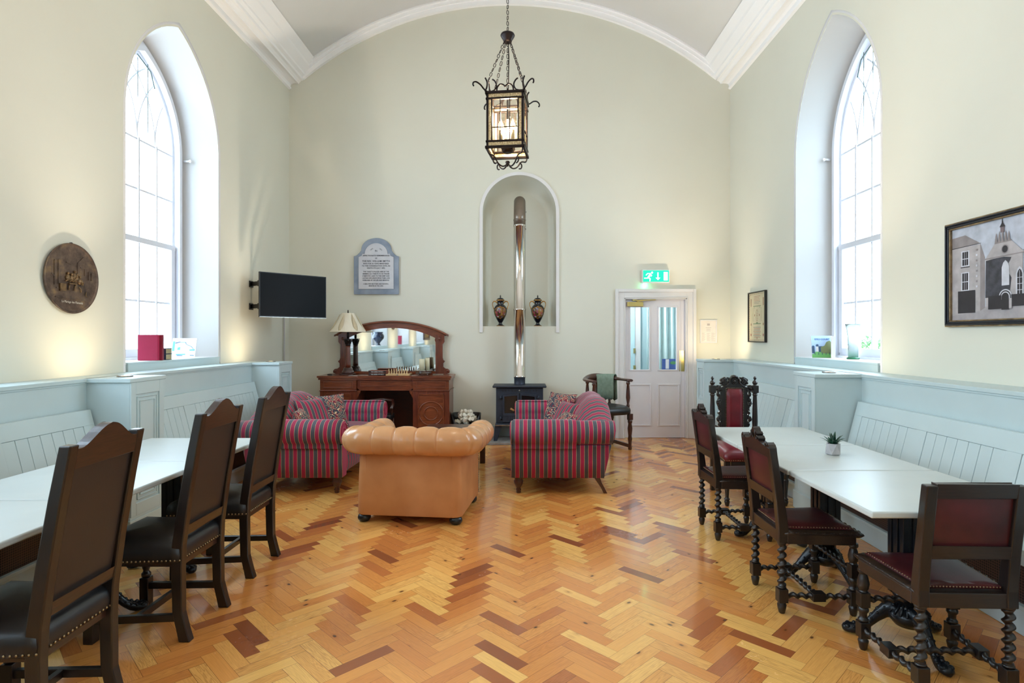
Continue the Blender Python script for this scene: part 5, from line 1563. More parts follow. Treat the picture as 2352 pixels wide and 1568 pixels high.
# ------------------------------------------------------------------ sideboard with mirror back
root = thing('mirror_sideboard', 'mahogany pedestal sideboard with an arched mirror back against the end wall', 'sideboard', (-1.885, 8.09, 0))
HW = 0.885
yf, yb_ = -0.23, 0.235
T_ = I4
for s in (-1, 1):
    x0, x1 = sorted((s * HW, s * 0.385))
    b = MB(); b.box(x0, x1, yf, yb_, 0.0, 0.735); b.box(x0 - 0.012, x1 + 0.012, yf - 0.014, yb_, 0.0, 0.09); b.box(x0 - 0.008, x1 + 0.008, yf - 0.01, yb_, 0.728, 0.742)
    b.build('pedestal', M['mahogz'], root, bevel=0.004)
    # panelled door: arched frame moulding and two turned rings
    b = MB(); b.smooth = False
    a, c = x0 + 0.085, x1 - 0.085
    for q in ((a - 0.012, a, 0.14, 0.68), (c, c + 0.012, 0.14, 0.68), (a, c, 0.128, 0.14), (a, c, 0.68, 0.692)): b.box(q[0], q[1], yf - 0.016, yf, q[2], q[3])
    b.box(a, c, yf - 0.004, yf, 0.14, 0.68)
    b.smooth = True
    cx = (a + c) / 2; zc = 0.425
    for r, t in ((0.165, 0.009), (0.092, 0.008)):
        b.tube([(cx + r * math.cos(q), yf - 0.007, zc + r * 0.98 * math.sin(q)) for q in [2 * PI * i / 40 for i in range(40)]], t, 6, closed=True)
    b.build('door', M['mahog'], root)
    b = MB(); b.box(x0 + 0.004, x1 - 0.004, yf - 0.006, yb_, 0.742, 0.885)
    for q in ((x0 + 0.05, x1 - 0.05, 0.775, 0.783), (x0 + 0.05, x1 - 0.05, 0.852, 0.860), (x0 + 0.05, x0 + 0.058, 0.783, 0.852), (x1 - 0.058, x1 - 0.05, 0.783, 0.852)): b.box(q[0], q[1], yf - 0.013, yf - 0.005, q[2], q[3])
    b.build('drawer', M['mahog'], root, bevel=0.002)
    # scrolled bracket towards the knee hole
    b = MB(); xb = s * 0.385
    b.prism([(xb, 0.735), (xb - s * 0.05, 0.735), (xb - s * 0.048, 0.71), (xb - s * 0.03, 0.69), (xb - s * 0.02, 0.66), (xb, 0.62)][::s], lambda x, z, d: (x, yf + 0.02 + d, z), 0.0, 0.03)
    b.smooth = True; b.cyl((xb - s * 0.025, yf + 0.012, 0.70), (xb - s * 0.025, yf + 0.055, 0.70), 0.016, 12)
    b.build('bracket', M['mahog'], root)
b = MB(); b.box(-0.385, 0.385, yf + 0.035, yb_, 0.77, 0.885); b.prism([(-0.385, 0.77), (-0.345, 0.735), (0.345, 0.735), (0.385, 0.77)], lambda x, z, d: (x, yf + 0.035 + d, z), 0.0, 0.03)
for q in ((-0.35, 0.35, 0.79, 0.798), (-0.35, 0.35, 0.852, 0.86), (-0.35, -0.342, 0.798, 0.852), (0.342, 0.35, 0.798, 0.852)): b.box(q[0], q[1], yf + 0.028, yf + 0.036, q[2], q[3])
b.build('drawer', M['mahog'], root, bevel=0.002)
b = MB(); b.box(-0.385, 0.385, yb_ - 0.02, yb_, 0.0, 0.77); b.box(-0.385, 0.385, yf + 0.06, yb_, 0.0, 0.07); b.build('back_board', M['mahogd'], root)
b = MB()
P = [(-HW - 0.03, yb_), (-HW - 0.03, yf - 0.035), (-0.385, yf - 0.035), (-0.36, yf - 0.005), (0.36, yf - 0.005), (0.385, yf - 0.035), (HW + 0.03, yf - 0.035), (HW + 0.03, yb_)]
b.prism(P, lambda x, y, d: (x, y, d), 0.912, 0.937)
P2 = [(x * 0.985, y + 0.012 if y < 0 else y) for x, y in P]
b.prism(P2, lambda x, y, d: (x, y, d), 0.884, 0.912)
b.build('top', M['mahog'], root, bevel=0.010, seg=3)
# mirror back
b = MB()
def arc(x, zt, sag, w_): return zt - sag * (x / w_) ** 2 * (1 + 0.15 * (x / w_) ** 2)
yo = 0.185
top = [(x, arc(x, 1.685, 0.165, 0.80)) for x in [0.80 - 1.6 * i / 30 for i in range(31)]]
inner = [(x, arc(x, 1.60, 0.16, 0.70)) for x in [-0.635 + 1.27 * i / 30 for i in range(31)]]
P = [(0.80, 1.49)] + top + [(-0.80, 1.49), (-0.70, 1.47), (-0.685, 1.40), (-0.635, 1.38)] + inner + [(0.635, 1.38), (0.685, 1.40), (0.70, 1.47)]
b.prism(P, lambda x, z, d: (x, yo + d, z), 0.0, 0.03)
b.box(-0.66, 0.66, yo, yo + 0.03, 0.94, 0.975)
fr = b.build('mirror_frame', M['mahog'], root, bevel=0.003)
b = MB(); b.smooth = True
P = [(x, arc(x, 1.69, 0.165, 0.80)) for x in [-0.82 + 1.64 * i / 30 for i in range(31)]]
rows = [[(x, yo - 0.028, z - 0.012), (x, yo - 0.03, z + 0.0), (x, yo - 0.012, z + 0.014), (x, yo + 0.035, z + 0.016), (x, yo + 0.035, z - 0.012)] for x, z in P]
b.grid(rows, cu=True, cap=True); b.build('hood_moulding', M['mahog'], fr)
for s in (-1, 1):
    b = MB()
    half = [(0.635, 0.94), (0.80, 0.94), (0.835, 0.955), (0.838, 0.985), (0.815, 1.01), (0.775, 1.015), (0.745, 1.04), (0.745, 1.09), (0.768, 1.12), (0.745, 1.14), (0.735, 1.17), (0.735, 1.36), (0.75, 1.385), (0.762, 1.40), (0.762, 1.50), (0.635, 1.50), (0.635, 1.46), (0.622, 1.43), (0.635, 1.39)]
    P = [(s * x, z) for x, z in half][::s]
    b.prism(P, lambda x, z, d: (x, yo + d, z), -0.012, 0.028)
    b.smooth = True
    b.cyl((s * 0.695, yo - 0.012, 1.445), (s * 0.695, yo - 0.026, 1.445), 0.036, 20); b.ball((s * 0.695, yo - 0.026, 1.445), 0.022, 12, 8, 1, 0.7, 1)
    b.ball((s * 0.812, yo - 0.014, 0.98), 0.02, 10, 6, 1, 0.7, 1)
    b.build('side_scroll', M['mahogz'], root)
b = MB(); 
gl_ = [(0.64, 0.97)] + [(x, z + 0.005) for x, z in inner[::-1]] + [(-0.64, 0.97)]
b.sheet(gl_[::-1], lambda x, z: (x, yo + 0.012 + (z - 0.97) * -0.0, z)); b.build('mirror_glass', M['mirror'], root)
b = MB(); b.box(-0.70, 0.70, yo + 0.031, yo + 0.045, 0.95, 1.50); b.build('mirror_backing', M['mahogd'], root)
SBT = 0.937
def SB(x, y, z=0.0): return (-1.885 + x, 8.09 + y, SBT + z)
# column lamp
root = thing('table_lamp', 'table lamp with a dark red column and cream pleated shade on the sideboard', 'lamp', SB(-0.575, 0.015, 0.0))
b = MB(); b.box(-0.088, 0.088, -0.088, 0.088, 0.0, 0.02); b.smooth = True
b.lathe([(0.08, 0.02), (0.084, 0.035), (0.078, 0.055), (0.062, 0.075), (0.064, 0.09), (0.05, 0.105), (0.045, 0.11)], (0, 0, 0), 24); b.build('base', M['mahogd'], root, bevel=0.004)
b = MB(); b.smooth = True
rows = []
for i in range(9):
    z = 0.108 + 0.305 * i / 8; r0 = 0.039 - 0.006 * i / 8
    rows.append([((r0 - 0.003 * abs(math.cos(a * 6))) * math.cos(a), (r0 - 0.003 * abs(math.cos(a * 6))) * math.sin(a), z) for a in [2 * PI * j / 48 for j in range(48)]])
b.grid(rows, cu=True, cap=True); b.build('column', M['mahogz'], root)
b = MB(); b.smooth = True
b.lathe([(0.034, 0.41), (0.038, 0.42), (0.033, 0.43), (0.035, 0.46), (0.048, 0.49), (0.044, 0.495)], (0, 0, 0), 20)
for i in range(8):
    a = 2 * PI * i / 8; b.tube([(0.034 * math.cos(a), 0.034 * math.sin(a), 0.43), (0.045 * math.cos(a), 0.045 * math.sin(a), 0.465), (0.056 * math.cos(a), 0.056 * math.sin(a), 0.485), (0.052 * math.cos(a), 0.052 * math.sin(a), 0.475)], 0.006, 5)
b.smooth = False; b.box(-0.05, 0.05, -0.05, 0.05, 0.493, 0.508)
b.smooth = True; b.cyl((0, 0, 0.508), (0, 0, 0.86), 0.008, 10); b.lathe([(0.016, 0.51), (0.018, 0.58), (0.012, 0.60)], (0, 0, 0), 14)
b.build('capital', M['bronze'], root)
b = MB(); b.smooth = True; rows = []
for z, r in ((0.602, 0.247), (0.61, 0.243), (0.70, 0.175), (0.79, 0.118), (0.865, 0.082), (0.868, 0.080)):
    rows.append([((r + 0.002 * math.cos(a * 60)) * math.cos(a), (r + 0.002 * math.cos(a * 60)) * math.sin(a), z) for a in [2 * PI * j / 180 for j in range(180)]])
b.grid(rows, cu=True)
M['shade'] = mat('cream_pleated_silk', (240, 232, 214), 0.8, c2=(234, 225, 204), scale=10)
sh = b.build('lamp_shade', M['shade'], root, solid=0.003)
b = MB(); b.smooth = True
for k in range(6):
    a0 = 2 * PI * k / 6 + 0.3
    rows = []
    for i in range(9):
        t = i / 8; z = 0.622 + 0.225 * t; r = 0.236 + (0.083 - 0.236) * ((z - 0.602) / 0.263) ** 0.92 + 0.010
        w_ = 0.20 * math.sin(PI * min(1, t * 0.92 + 0.08)) ** 0.8 * (1 - 0.25 * t)
        rows.append([((r + 0.010 * math.sin(PI * (u + 1) / 2)) * math.cos(a0 + w_ * u), (r + 0.010 * math.sin(PI * (u + 1) / 2)) * math.sin(a0 + w_ * u), z) for u in (-1, -0.5, 0, 0.5, 1)])
    b.grid(rows)
b.build('swag', mat('deep_cream_silk_fold', (214, 198, 166), 0.8), sh, solid=0.002)
b = MB(); b.smooth = True; b.lathe([(0.004, 0.868), (0.012, 0.878), (0.006, 0.89), (0.010, 0.90), (0.002, 0.915)], (0, 0, 0), 12); b.build('finial', M['bronze'], root)
# boxed books with lettered spines
for i, (lab, txt) in enumerate((('lower dark-spined book under its twin on the sideboard', 'THE GREEK MYTHS II'), ('upper dark-spined book lying on its twin on the sideboard', 'THE GREEK MYTHS I'))):
    root = thing('book', lab, 'book', SB(-0.125, -0.055, 0.001 + 0.034 * i), 0.0, 'stacked pair of books on the sideboard')
    b = MB(); b.box(-0.122, 0.122, -0.085, 0.085, 0.0, 0.033)
    b.build('cover', flat('brick_red_cover', (150, 76, 52)), root, bevel=0.003)
    b = MB(); b.box(-0.12, 0.122, -0.0875, -0.0845, 0.003, 0.030); b.build('spine', flat('dark_spine', (44, 28, 26)), root)
    text('title', txt, 0.021, M['white'], root, Matrix.Translation((0.0, -0.088, 0.009)) @ Matrix.Rotation(PI / 2, 4, 'X'), sx=0.9)
# folding chess board with men
root = thing('chess_board', 'light wooden chess board on the sideboard between the books and candles', 'chess board', SB(0.165, -0.06, 0.001))
b = MB(); b.box(-0.16, 0.16, -0.13, 0.13, 0.0, 0.022); b.build('box', mat('pale_beech', (214, 178, 128), 0.5), root, bevel=0.002)
b = MB()
for i in range(8):
    for j in range(8):
        b.m = (i + j) % 2; b.box(-0.14 + 0.035 * i, -0.105 + 0.035 * i, -0.112 + 0.028 * j, -0.084 + 0.028 * j, 0.022, 0.0226)
b.build('squares', [flat('pale_square', (226, 196, 150)), flat('dark_square', (120, 70, 40))], root)
b = MB(); b.box(-0.012, 0.012, -0.133, -0.13, 0.004, 0.018); b.build('clasp', M['pewter'], root)
PAWN = [(0.010, 0), (0.010, 0.004), (0.005, 0.008), (0.004, 0.024), (0.007, 0.027), (0.003, 0.030), (0.006, 0.036), (0.005, 0.042), (0.001, 0.045)]
KING = [(0.012, 0), (0.012, 0.005), (0.006, 0.010), (0.0045, 0.036), (0.009, 0.042), (0.004, 0.045), (0.008, 0.058), (0.008, 0.062), (0.002, 0.066), (0.002, 0.074)]
wm, dm = mat('boxwood_chessman', (222, 190, 140), 0.4), mat('walnut_chessman', (96, 48, 30), 0.4)
base = {}
for col, mm in (('pale', wm), ('dark', dm)):
    for kind, prof in (('pawn', PAWN), ('officer', KING)):
        b = MB(); b.smooth = True; b.lathe(prof, (0, 0, 0), 10); base[col, kind] = b
rr = random.Random(5)
first = {}
for col, y0, y1 in (('pale', 0, 1), ('dark', 7, 6)):
    for i in range(8):
        for kind, row in (('officer', y0), ('pawn', y1)):
            px, py, _ = SB(0.165 - 0.1225 + 0.035 * i, -0.06 - 0.098 + 0.028 * row)
            key = (col, kind)
            if key not in first:
                o = base[key].build('chess_piece', wm if col == 'pale' else dm); first[key] = o
            else:
                o = first[key].copy(); COL.objects.link(o)
            o.location = (px, py, SBT + 0.0237)
            s_ = rr.uniform(0.85, 1.05) if kind == 'officer' else 1; o.scale = (1, 1, s_)
            tag(o, ('%s wooden chess %s, %s from the left in the row %s' % (col, 'pawn' if kind == 'pawn' else 'piece', ('first', 'second', 'third', 'fourth', 'fifth', 'sixth', 'seventh', 'eighth')[i], {'paleofficer': 'nearest the room', 'palepawn': 'second from the room', 'darkofficer': 'nearest the mirror', 'darkpawn': 'second from the mirror'}[col + kind])), 'chess piece', '%s chess %s' % (col, 'pawns' if kind == 'pawn' else 'back row pieces'))
# pewter dish and candles
root = thing('pewter_dish', 'round pewter dish with a gadrooned rim holding candles on the sideboard', 'dish', SB(0.50, -0.03, 0.001))
b = MB(); b.smooth = True
b.lathe([(0.06, 0.015), (0.10, 0.018), (0.115, 0.03), (0.108, 0.045), (0.112, 0.05), (0.122, 0.062), (0.120, 0.066), (0.10, 0.060), (0.02, 0.058)], (0, 0, 0), 36)
for i in range(36):
    a = 2 * PI * i / 36; b.ball((0.119 * math.cos(a), 0.119 * math.sin(a), 0.063), 0.007, 6, 4)
b.build('bowl', M['pewter'], root)
for k in range(4):
    a = PI / 4 + k * PI / 2; b = MB(); b.smooth = True; b.ball((0.085 * math.cos(a), 0.085 * math.sin(a), 0.012), 0.012, 8, 6); b.build('foot', M['pewter'], root)
b = MB(); b.smooth = True
b.tube([(-0.118, -0.02, 0.06), (-0.15, -0.03, 0.065), (-0.17, -0.03, 0.055), (-0.165, -0.01, 0.05)], 0.006, 6); b.build('handle', M['pewter'], root)
for x, y, h_, r, lab in ((-0.02, -0.035, 0.165, 0.038, 'front cream pillar candle on the pewter dish'), (0.045, 0.035, 0.175, 0.034, 'rear cream pillar candle on the pewter dish')):
    root = thing('pillar_candle', lab, 'candle', SB(0.50 + x, -0.03 + y, 0.0605), 0, 'pair of candles on the pewter dish')
    b = MB(); b.smooth = True; b.lathe([(r, 0), (r, h_ - 0.004), (r - 0.003, h_), (r - 0.012, h_ - 0.01), (0.004, h_ - 0.014)], (0, 0, 0), 24); b.build('wax', M['wax'], root)
    b = MB(); b.cyl((0, 0, h_ - 0.014), (0.002, 0, h_ + 0.004), 0.0015, 6); b.build('wick', M['blackplastic'], root)
b = MB(); b.smooth = True; rows = []
for q, z in ((0.8, 0.0), (1.0, 0.006), (0.9, 0.014), (0.5, 0.018)): rows.append([(0.038 * q * math.cos(a), 0.022 * q * math.sin(a), z) for a in [2 * PI * j / 20 for j in range(20)]])
b.grid(rows, cu=True, cap=True); o = b.build('remote_puck', M['blackplastic']); o.location = SB(-0.80, -0.08, 0.001); tag(o, 'small black oval gadget at the left end of the sideboard top', 'gadget')
b = MB(); b.box(-0.06, 0.06, -0.035, 0.035, 0, 0.0015); o = b.build('paper_slip', M['white']); o.location = SB(-0.44, -0.2, 0.001); tag(o, 'slip of white paper on the front edge of the sideboard by the lamp', 'paper')
b = MB(); b.smooth = True; rows = []
b.box(-0.075, 0.075, -0.018, 0.018, 0.0, 0.014); o = b.build('remote_control', M['pewter'], bevel=0.006, seg=3); o.location = SB(0.70, -0.02, 0.001); o.rotation_euler = (0, 0, 0.1); tag(o, 'grey remote control at the right end of the sideboard top', 'remote')

# dark seat stored in the knee hole
root = thing('dark_side_chair', 'dark chair pushed into the knee hole of the sideboard behind the left sofa', 'chair', (-1.93, 7.82, 0))
b = MB(); b.smooth = True
b.tube([(0.17, -0.12, 0.50), (0.175, -0.02, 0.56), (0.15, 0.06, 0.60), (0.0, 0.08, 0.615), (-0.15, 0.06, 0.60), (-0.175, -0.02, 0.56)], 0.022, 8); b.build('arm_rail', M['mahogd'], root)
b = MB(); b.box(-0.17, 0.17, -0.16, 0.10, 0.36, 0.43); b.build('seat', M['lblack'], root, bevel=0.02, seg=3)
for x in (-0.15, 0.15):
    for y in (-0.13, 0.08):
        b = MB(); b.cyl((x, y, 0), (x, y, 0.37), 0.016, 8, 0.02); b.build('leg', M['mahogd'], root)
for x in (-0.165, 0.165):
    b = MB(); b.cyl((x, -0.06, 0.42), (x, -0.04, 0.55), 0.012, 8); b.build('spindle', M['mahogd'], root)

# ------------------------------------------------------------------ bucket of kindling blocks
bx, by = -0.79, 8.06
root = thing('log_scuttle', 'black metal scuttle full of white blocks beside the sideboard', 'scuttle', (bx, by, 0))
def hull(z, k=1.0):
    return [(0.205 * k * math.copysign(abs(math.cos(a)) ** 0.6, math.cos(a)), 0.15 * k * math.copysign(abs(math.sin(a)) ** 0.6, math.sin(a)), z) for a in [2 * PI * i / 40 for i in range(40)]]
b = MB(); b.smooth = True
rim = []
for x, y, z in hull(0.40):
    # cut-away front
    d = max(0.0, -y / 0.15) ** 1.5 * (1 if abs(x) < 0.14 else max(0, 1 - (abs(x) - 0.14) / 0.06))
    rim.append((x, y, 0.40 - 0.13 * d))
mid = [(x, y, 0.14 + (r[2] - 0.14) * 0.5) for (x, y, _), r in zip(hull(0, 0.97), rim)]
b.grid([hull(0.0, 0.88), hull(0.02, 0.92), mid, rim], cu=True)
b.sheet([(x, y) for x, y, _ in hull(0, 0.88)], lambda x, y: (x, y, 0.001))
b.build('bucket', M['blackplastic'], root, solid=0.006)
b = MB(); b.smooth = True; b.tube([(-0.215, -0.03, 0.30), (-0.235, -0.03, 0.29), (-0.235, 0.03, 0.29), (-0.215, 0.03, 0.30)], 0.006, 6); b.build('handle', M['pewter'], root)
rr = random.Random(11)
blkm = mat('white_wood_block', (226, 220, 204), 0.7, c2=(212, 204, 186), scale=20)
pb = []
for j in range(2):
    b = MB(); b.smooth = True; b.lathe([(0.024, -0.03), (0.027, -0.026), (0.027, 0.026), (0.024, 0.03)], (0, 0, 0), 14); pb.append(b)
o0 = pb[0].build('fuel_block', blkm)
k = 0
for layer in range(4):
    for i in range((12, 12, 9, 5)[layer]):
        q = o0 if k == 0 else o0.copy()
        if k: COL.objects.link(q)
        z = 0.28 + 0.045 * layer; sp = 1 - 0.16 * layer
        a = rr.uniform(0, 2 * PI); r = math.sqrt(rr.uniform(0.02, 1))
        q.location = (bx + 0.155 * sp * r * math.cos(a), by - 0.01 + 0.105 * sp * r * math.sin(a), z + 0.01 * rr.random())
        q.rotation_euler = (rr.uniform(0, PI), rr.uniform(0, PI), rr.uniform(0, PI))
        q.scale = (1.0, 1.0, rr.uniform(0.8, 1.25))
        tag(q, 'white cylindrical fuel block heaped in the black scuttle', 'fuel block', 'white blocks in the scuttle')
        k += 1

# ------------------------------------------------------------------ exit sign
root = thing('exit_sign', 'green lit running-man exit sign above the door', 'sign', (1.928, YB, 2.345))
b = MB(); b.box(-0.2, 0.2, -0.055, -0.0005, -0.10, 0.10); b.build('case', M['white'], root, bevel=0.01)
b = MB(); b.box(-0.186, 0.186, -0.0585, -0.055, -0.078, 0.085); b.build('lit_panel', M['exit'], root)
b = MB(); mp = lambda x, z: (x, -0.0592, z)
b.sheet([(0.11, -0.06), (0.168, -0.06), (0.168, 0.062), (0.11, 0.062)], mp)
b.build('doorway_symbol', M['exitw'], root); b = MB()
b.sheet([(0.014, -0.018), (0.026, -0.018), (0.026, -0.02), (0.062, -0.02), (0.028, -0.056), (-0.008, -0.02), (0.014, -0.02)], mp)
b.sheet([(0.018, -0.02), (0.036, -0.02), (0.036, 0.056), (0.018, 0.056)], mp); b.build('arrow_symbol', M['exitw'], root); b = MB()
b.sheet([(-0.058 + 0.015 * math.cos(a), 0.053 + 0.015 * math.sin(a)) for a in [2 * PI * i / 14 for i in range(14)]], mp)
for P in ([(-0.072, 0.042), (-0.095, 0.034), (-0.125, -0.010), (-0.100, -0.022), (-0.085, -0.002)], [(-0.080, 0.046), (-0.128, 0.046), (-0.152, 0.018), (-0.142, 0.010), (-0.120, 0.033), (-0.085, 0.033)],
          [(-0.075, 0.036), (-0.055, 0.010), (-0.072, -0.006), (-0.078, 0.002), (-0.070, 0.010), (-0.088, 0.030)], [(-0.118, -0.005), (-0.128, -0.020), (-0.172, -0.020), (-0.172, -0.034), (-0.120, -0.034), (-0.100, -0.012)],
          [(-0.108, -0.016), (-0.078, -0.030), (-0.082, -0.072), (-0.096, -0.072), (-0.094, -0.038), (-0.120, -0.026)]):
    b.sheet(P, mp)
b.build('running_man_symbol', M['exitw'], root)
b = MB(); b.smooth = True; b.ball((-0.155, -0.03, -0.102), 0.008, 8, 5); b.build('indicator_light', M['led'], root)
d = bpy.data.lights.new('sign_led', 'POINT'); d.energy = 0.35; d.color = (0.15, 1, 0.4); d.shadow_soft_size = 0.01
o = bpy.data.objects.new('sign_led', d); COL.objects.link(o); o.location = (1.928 - 0.155, YB - 0.035, 2.345 - 0.125)

# ------------------------------------------------------------------ notice by the door
root = thing('framed_notice', 'small white-framed printed notice between the door and the right corner', 'notice', (2.70, YB, 1.55))
b = MB()
for q in ((-0.123, 0.123, -0.168, -0.153), (-0.123, 0.123, 0.153, 0.168), (-0.123, -0.108, -0.153, 0.153), (0.108, 0.123, -0.153, 0.153)): b.box(q[0], q[1], -0.022, -0.0005, q[2], q[3])
b.build('frame', M['white'], root, bevel=0.003)
b = MB(); b.box(-0.108, 0.108, -0.008, -0.001, -0.153, 0.153)
b.m = 1
b.sheet([(-0.02, 0.085), (0.02, 0.085), (0.02, 0.115), (-0.02, 0.115)], lambda x, z: (x, -0.0085, z))
for k in range(3): b.box(-0.03 if k else -0.04, 0.03 if k else 0.04, -0.0086, -0.008, 0.05 - 0.022 * k, 0.056 - 0.022 * k)
for c_ in range(3):
    for r_ in range(11): b.box(-0.095 + 0.068 * c_, -0.095 + 0.068 * c_ + 0.045 + 0.012 * ((r_ * 7 + c_) % 3 - 1), -0.0086, -0.008, -0.135 + 0.011 * r_, -0.132 + 0.011 * r_)
b.build('paper', [flat('notice_paper', (232, 224, 216)), flat('faint_print', (186, 176, 172))], root)

# ------------------------------------------------------------------ memorial tablet
root = thing('memorial_tablet', 'grey and white marble memorial tablet with lettering above the lamp', 'memorial', (-2.115, YB - 0.003, 2.49))
def tab(w_, zb, zs, r, sh, zt):
    P = [(-w_, zb), (w_, zb), (w_, zs), (w_ - sh * 0.35, zs + 0.012), (w_ - sh * 0.75, zs + 0.05), (w_ - sh, zs + 0.085)]
    n = 16; rx = w_ - sh
    z0 = zs + 0.085
    # pointed-round head
    P += [(rx * math.cos(PI * i / n), z0 + (zt - z0) * math.sin(PI * i / n) ** 0.9) for i in range(1, n)]
    P += [(-(w_ - sh), zs + 0.085), (-(w_ - sh * 0.75), zs + 0.05), (-(w_ - sh * 0.35), zs + 0.012), (-w_, zs)]
    return P
mp = lambda x, z, d: (x, -d, z)
b = MB(); b.prism(tab(0.323, -0.40, 0.145, 0, 0.105, 0.41), mp, 0.0005, 0.03); b.build('backing_slab', M['marble'], root, bevel=0.006)
b = MB(); b.prism([(-0.252, -0.325), (0.252, -0.325), (0.252, 0.135), (0.205, 0.155), (0.20, 0.18), (0.165, 0.18)] + [(0.165 * math.cos(PI * i / 14), 0.18 + 0.155 * math.sin(PI * i / 14)) for i in range(1, 14)] + [(-0.165, 0.18), (-0.20, 0.18), (-0.205, 0.155), (-0.252, 0.135)], mp, 0.03, 0.042)
tp = b.build('inscribed_slab', M['marblew'], root, bevel=0.002)
lines = [('IN', 0.212, 0.034, 1), ('AFFECTIONATE REMEMBRANCE', 0.146, 0.027, 1), ('OF', 0.108, 0.024, 1), ('THE REV. WILLIAM SMYTH', 0.064, 0.034, 1), ('WHO FOR 56 YEARS MINISTERED', 0.030, 0.026, 0.97), ('TO THIS CONGREGATION UNTIL HIS', -0.002, 0.026, 0.93), ('DEATH 5TH JULY 1892.', -0.034, 0.026, 1),
         ('THIS TABLET IS PLACED HERE BY THE', -0.086, 0.0255, 0.87), ('MEMBERS AS A TRIBUTE TO HIS TENDER', -0.117, 0.0255, 0.84), ('SYMPATHY, AND TO THE DEEP AND', -0.148, 0.0255, 0.93), ('LASTING INFLUENCE UPON THEIR LIVES', -0.179, 0.0255, 0.86), ('EXERCISED BY HIS LIFE AND MINISTRY', -0.210, 0.0255, 0.88),
         ('A BELOVED BROTHER AND FAITHFUL', -0.262, 0.023, 0.92), ('MINISTER IN THE LORD.', -0.290, 0.022, 0.9)]
obs = []
for s_, z, sz, sx_ in lines:
    obs.append(text('line', s_, sz, M['lettering'], None, Matrix.Translation((0, -0.0428, z)) @ Matrix.Rotation(PI / 2, 4, 'X'), sx=sx_, depth=0.0003, bold=0.0007))
for s_, a in (('1836', 0.62), ('1892', -0.62)):
    obs.append(text('line', s_, 0.026, M['lettering'], None, Matrix.Translation((-0.105 * math.sin(a) * 1.0, -0.0428, 0.17 + 0.085 * math.cos(a))) @ Matrix.Rotation(PI / 2, 4, 'X') @ Matrix.Rotation(a, 4, 'Z'), depth=0.0003))
join_meshes('inscription', obs, tp)

# ------------------------------------------------------------------ television on its arm
P0, P1 = Vector((-3.136, 6.85, 0)), Vector((-2.56, 7.50, 0))
mid = (P0 + P1) / 2; ang = math.atan2(P1.y - P0.y, P1.x - P0.x); hw_ = (P1 - P0).length / 2
root = thing('wall_television', 'black flat television on a swing arm in the left corner', 'television', (mid.x, mid.y, 1.982), ang)
b = MB(); b.box(-hw_, hw_, 0.0, 0.028, -0.272, 0.272); b.box(-hw_ * 0.6, hw_ * 0.6, 0.028, 0.06, -0.2, 0.15); b.build('casing', M['blackplastic'], root, bevel=0.004)
b = MB(); b.box(-hw_ + 0.010, hw_ - 0.010, -0.002, 0.0005, -0.255, 0.263); b.build('screen', M['screen'], root)
b = MB(); b.box(-hw_, hw_, -0.003, 0.0, -0.272, -0.266); b.build('trim_strip', M['pewter'], root)
root = thing('television_bracket', 'black folding wall bracket behind the television', 'bracket', (XL, 7.17, 1.98))
for z in (0.15, -0.13):
    b = MB(); b.box(0.0005, 0.012, -0.05, 0.05, z - 0.04, z + 0.04); b.build('wall_plate', M['blackplastic'], root, bevel=0.003)
    b = MB(); b.beam((0.012, 0, z), (0.16, -0.12, z), 0.03, 0.05); b.beam((0.16, -0.12, z), (0.40, 0.10, z * 0.6), 0.03, 0.04); b.smooth = True
    b.cyl((0.16, -0.12, z - 0.035), (0.16, -0.12, z + 0.035), 0.02, 10); b.build('arm', M['blackplastic'], root)

b = MB(); b.smooth = True; b.tube([(-3.365, 8.12, 1.0), (-3.365, 8.12, 2.02), (-3.37, 8.0, 2.05)], 0.011, 8)
tag(b.build('cable_conduit', M['white']), 'thin white vertical cable conduit in the left corner below the television', 'conduit')
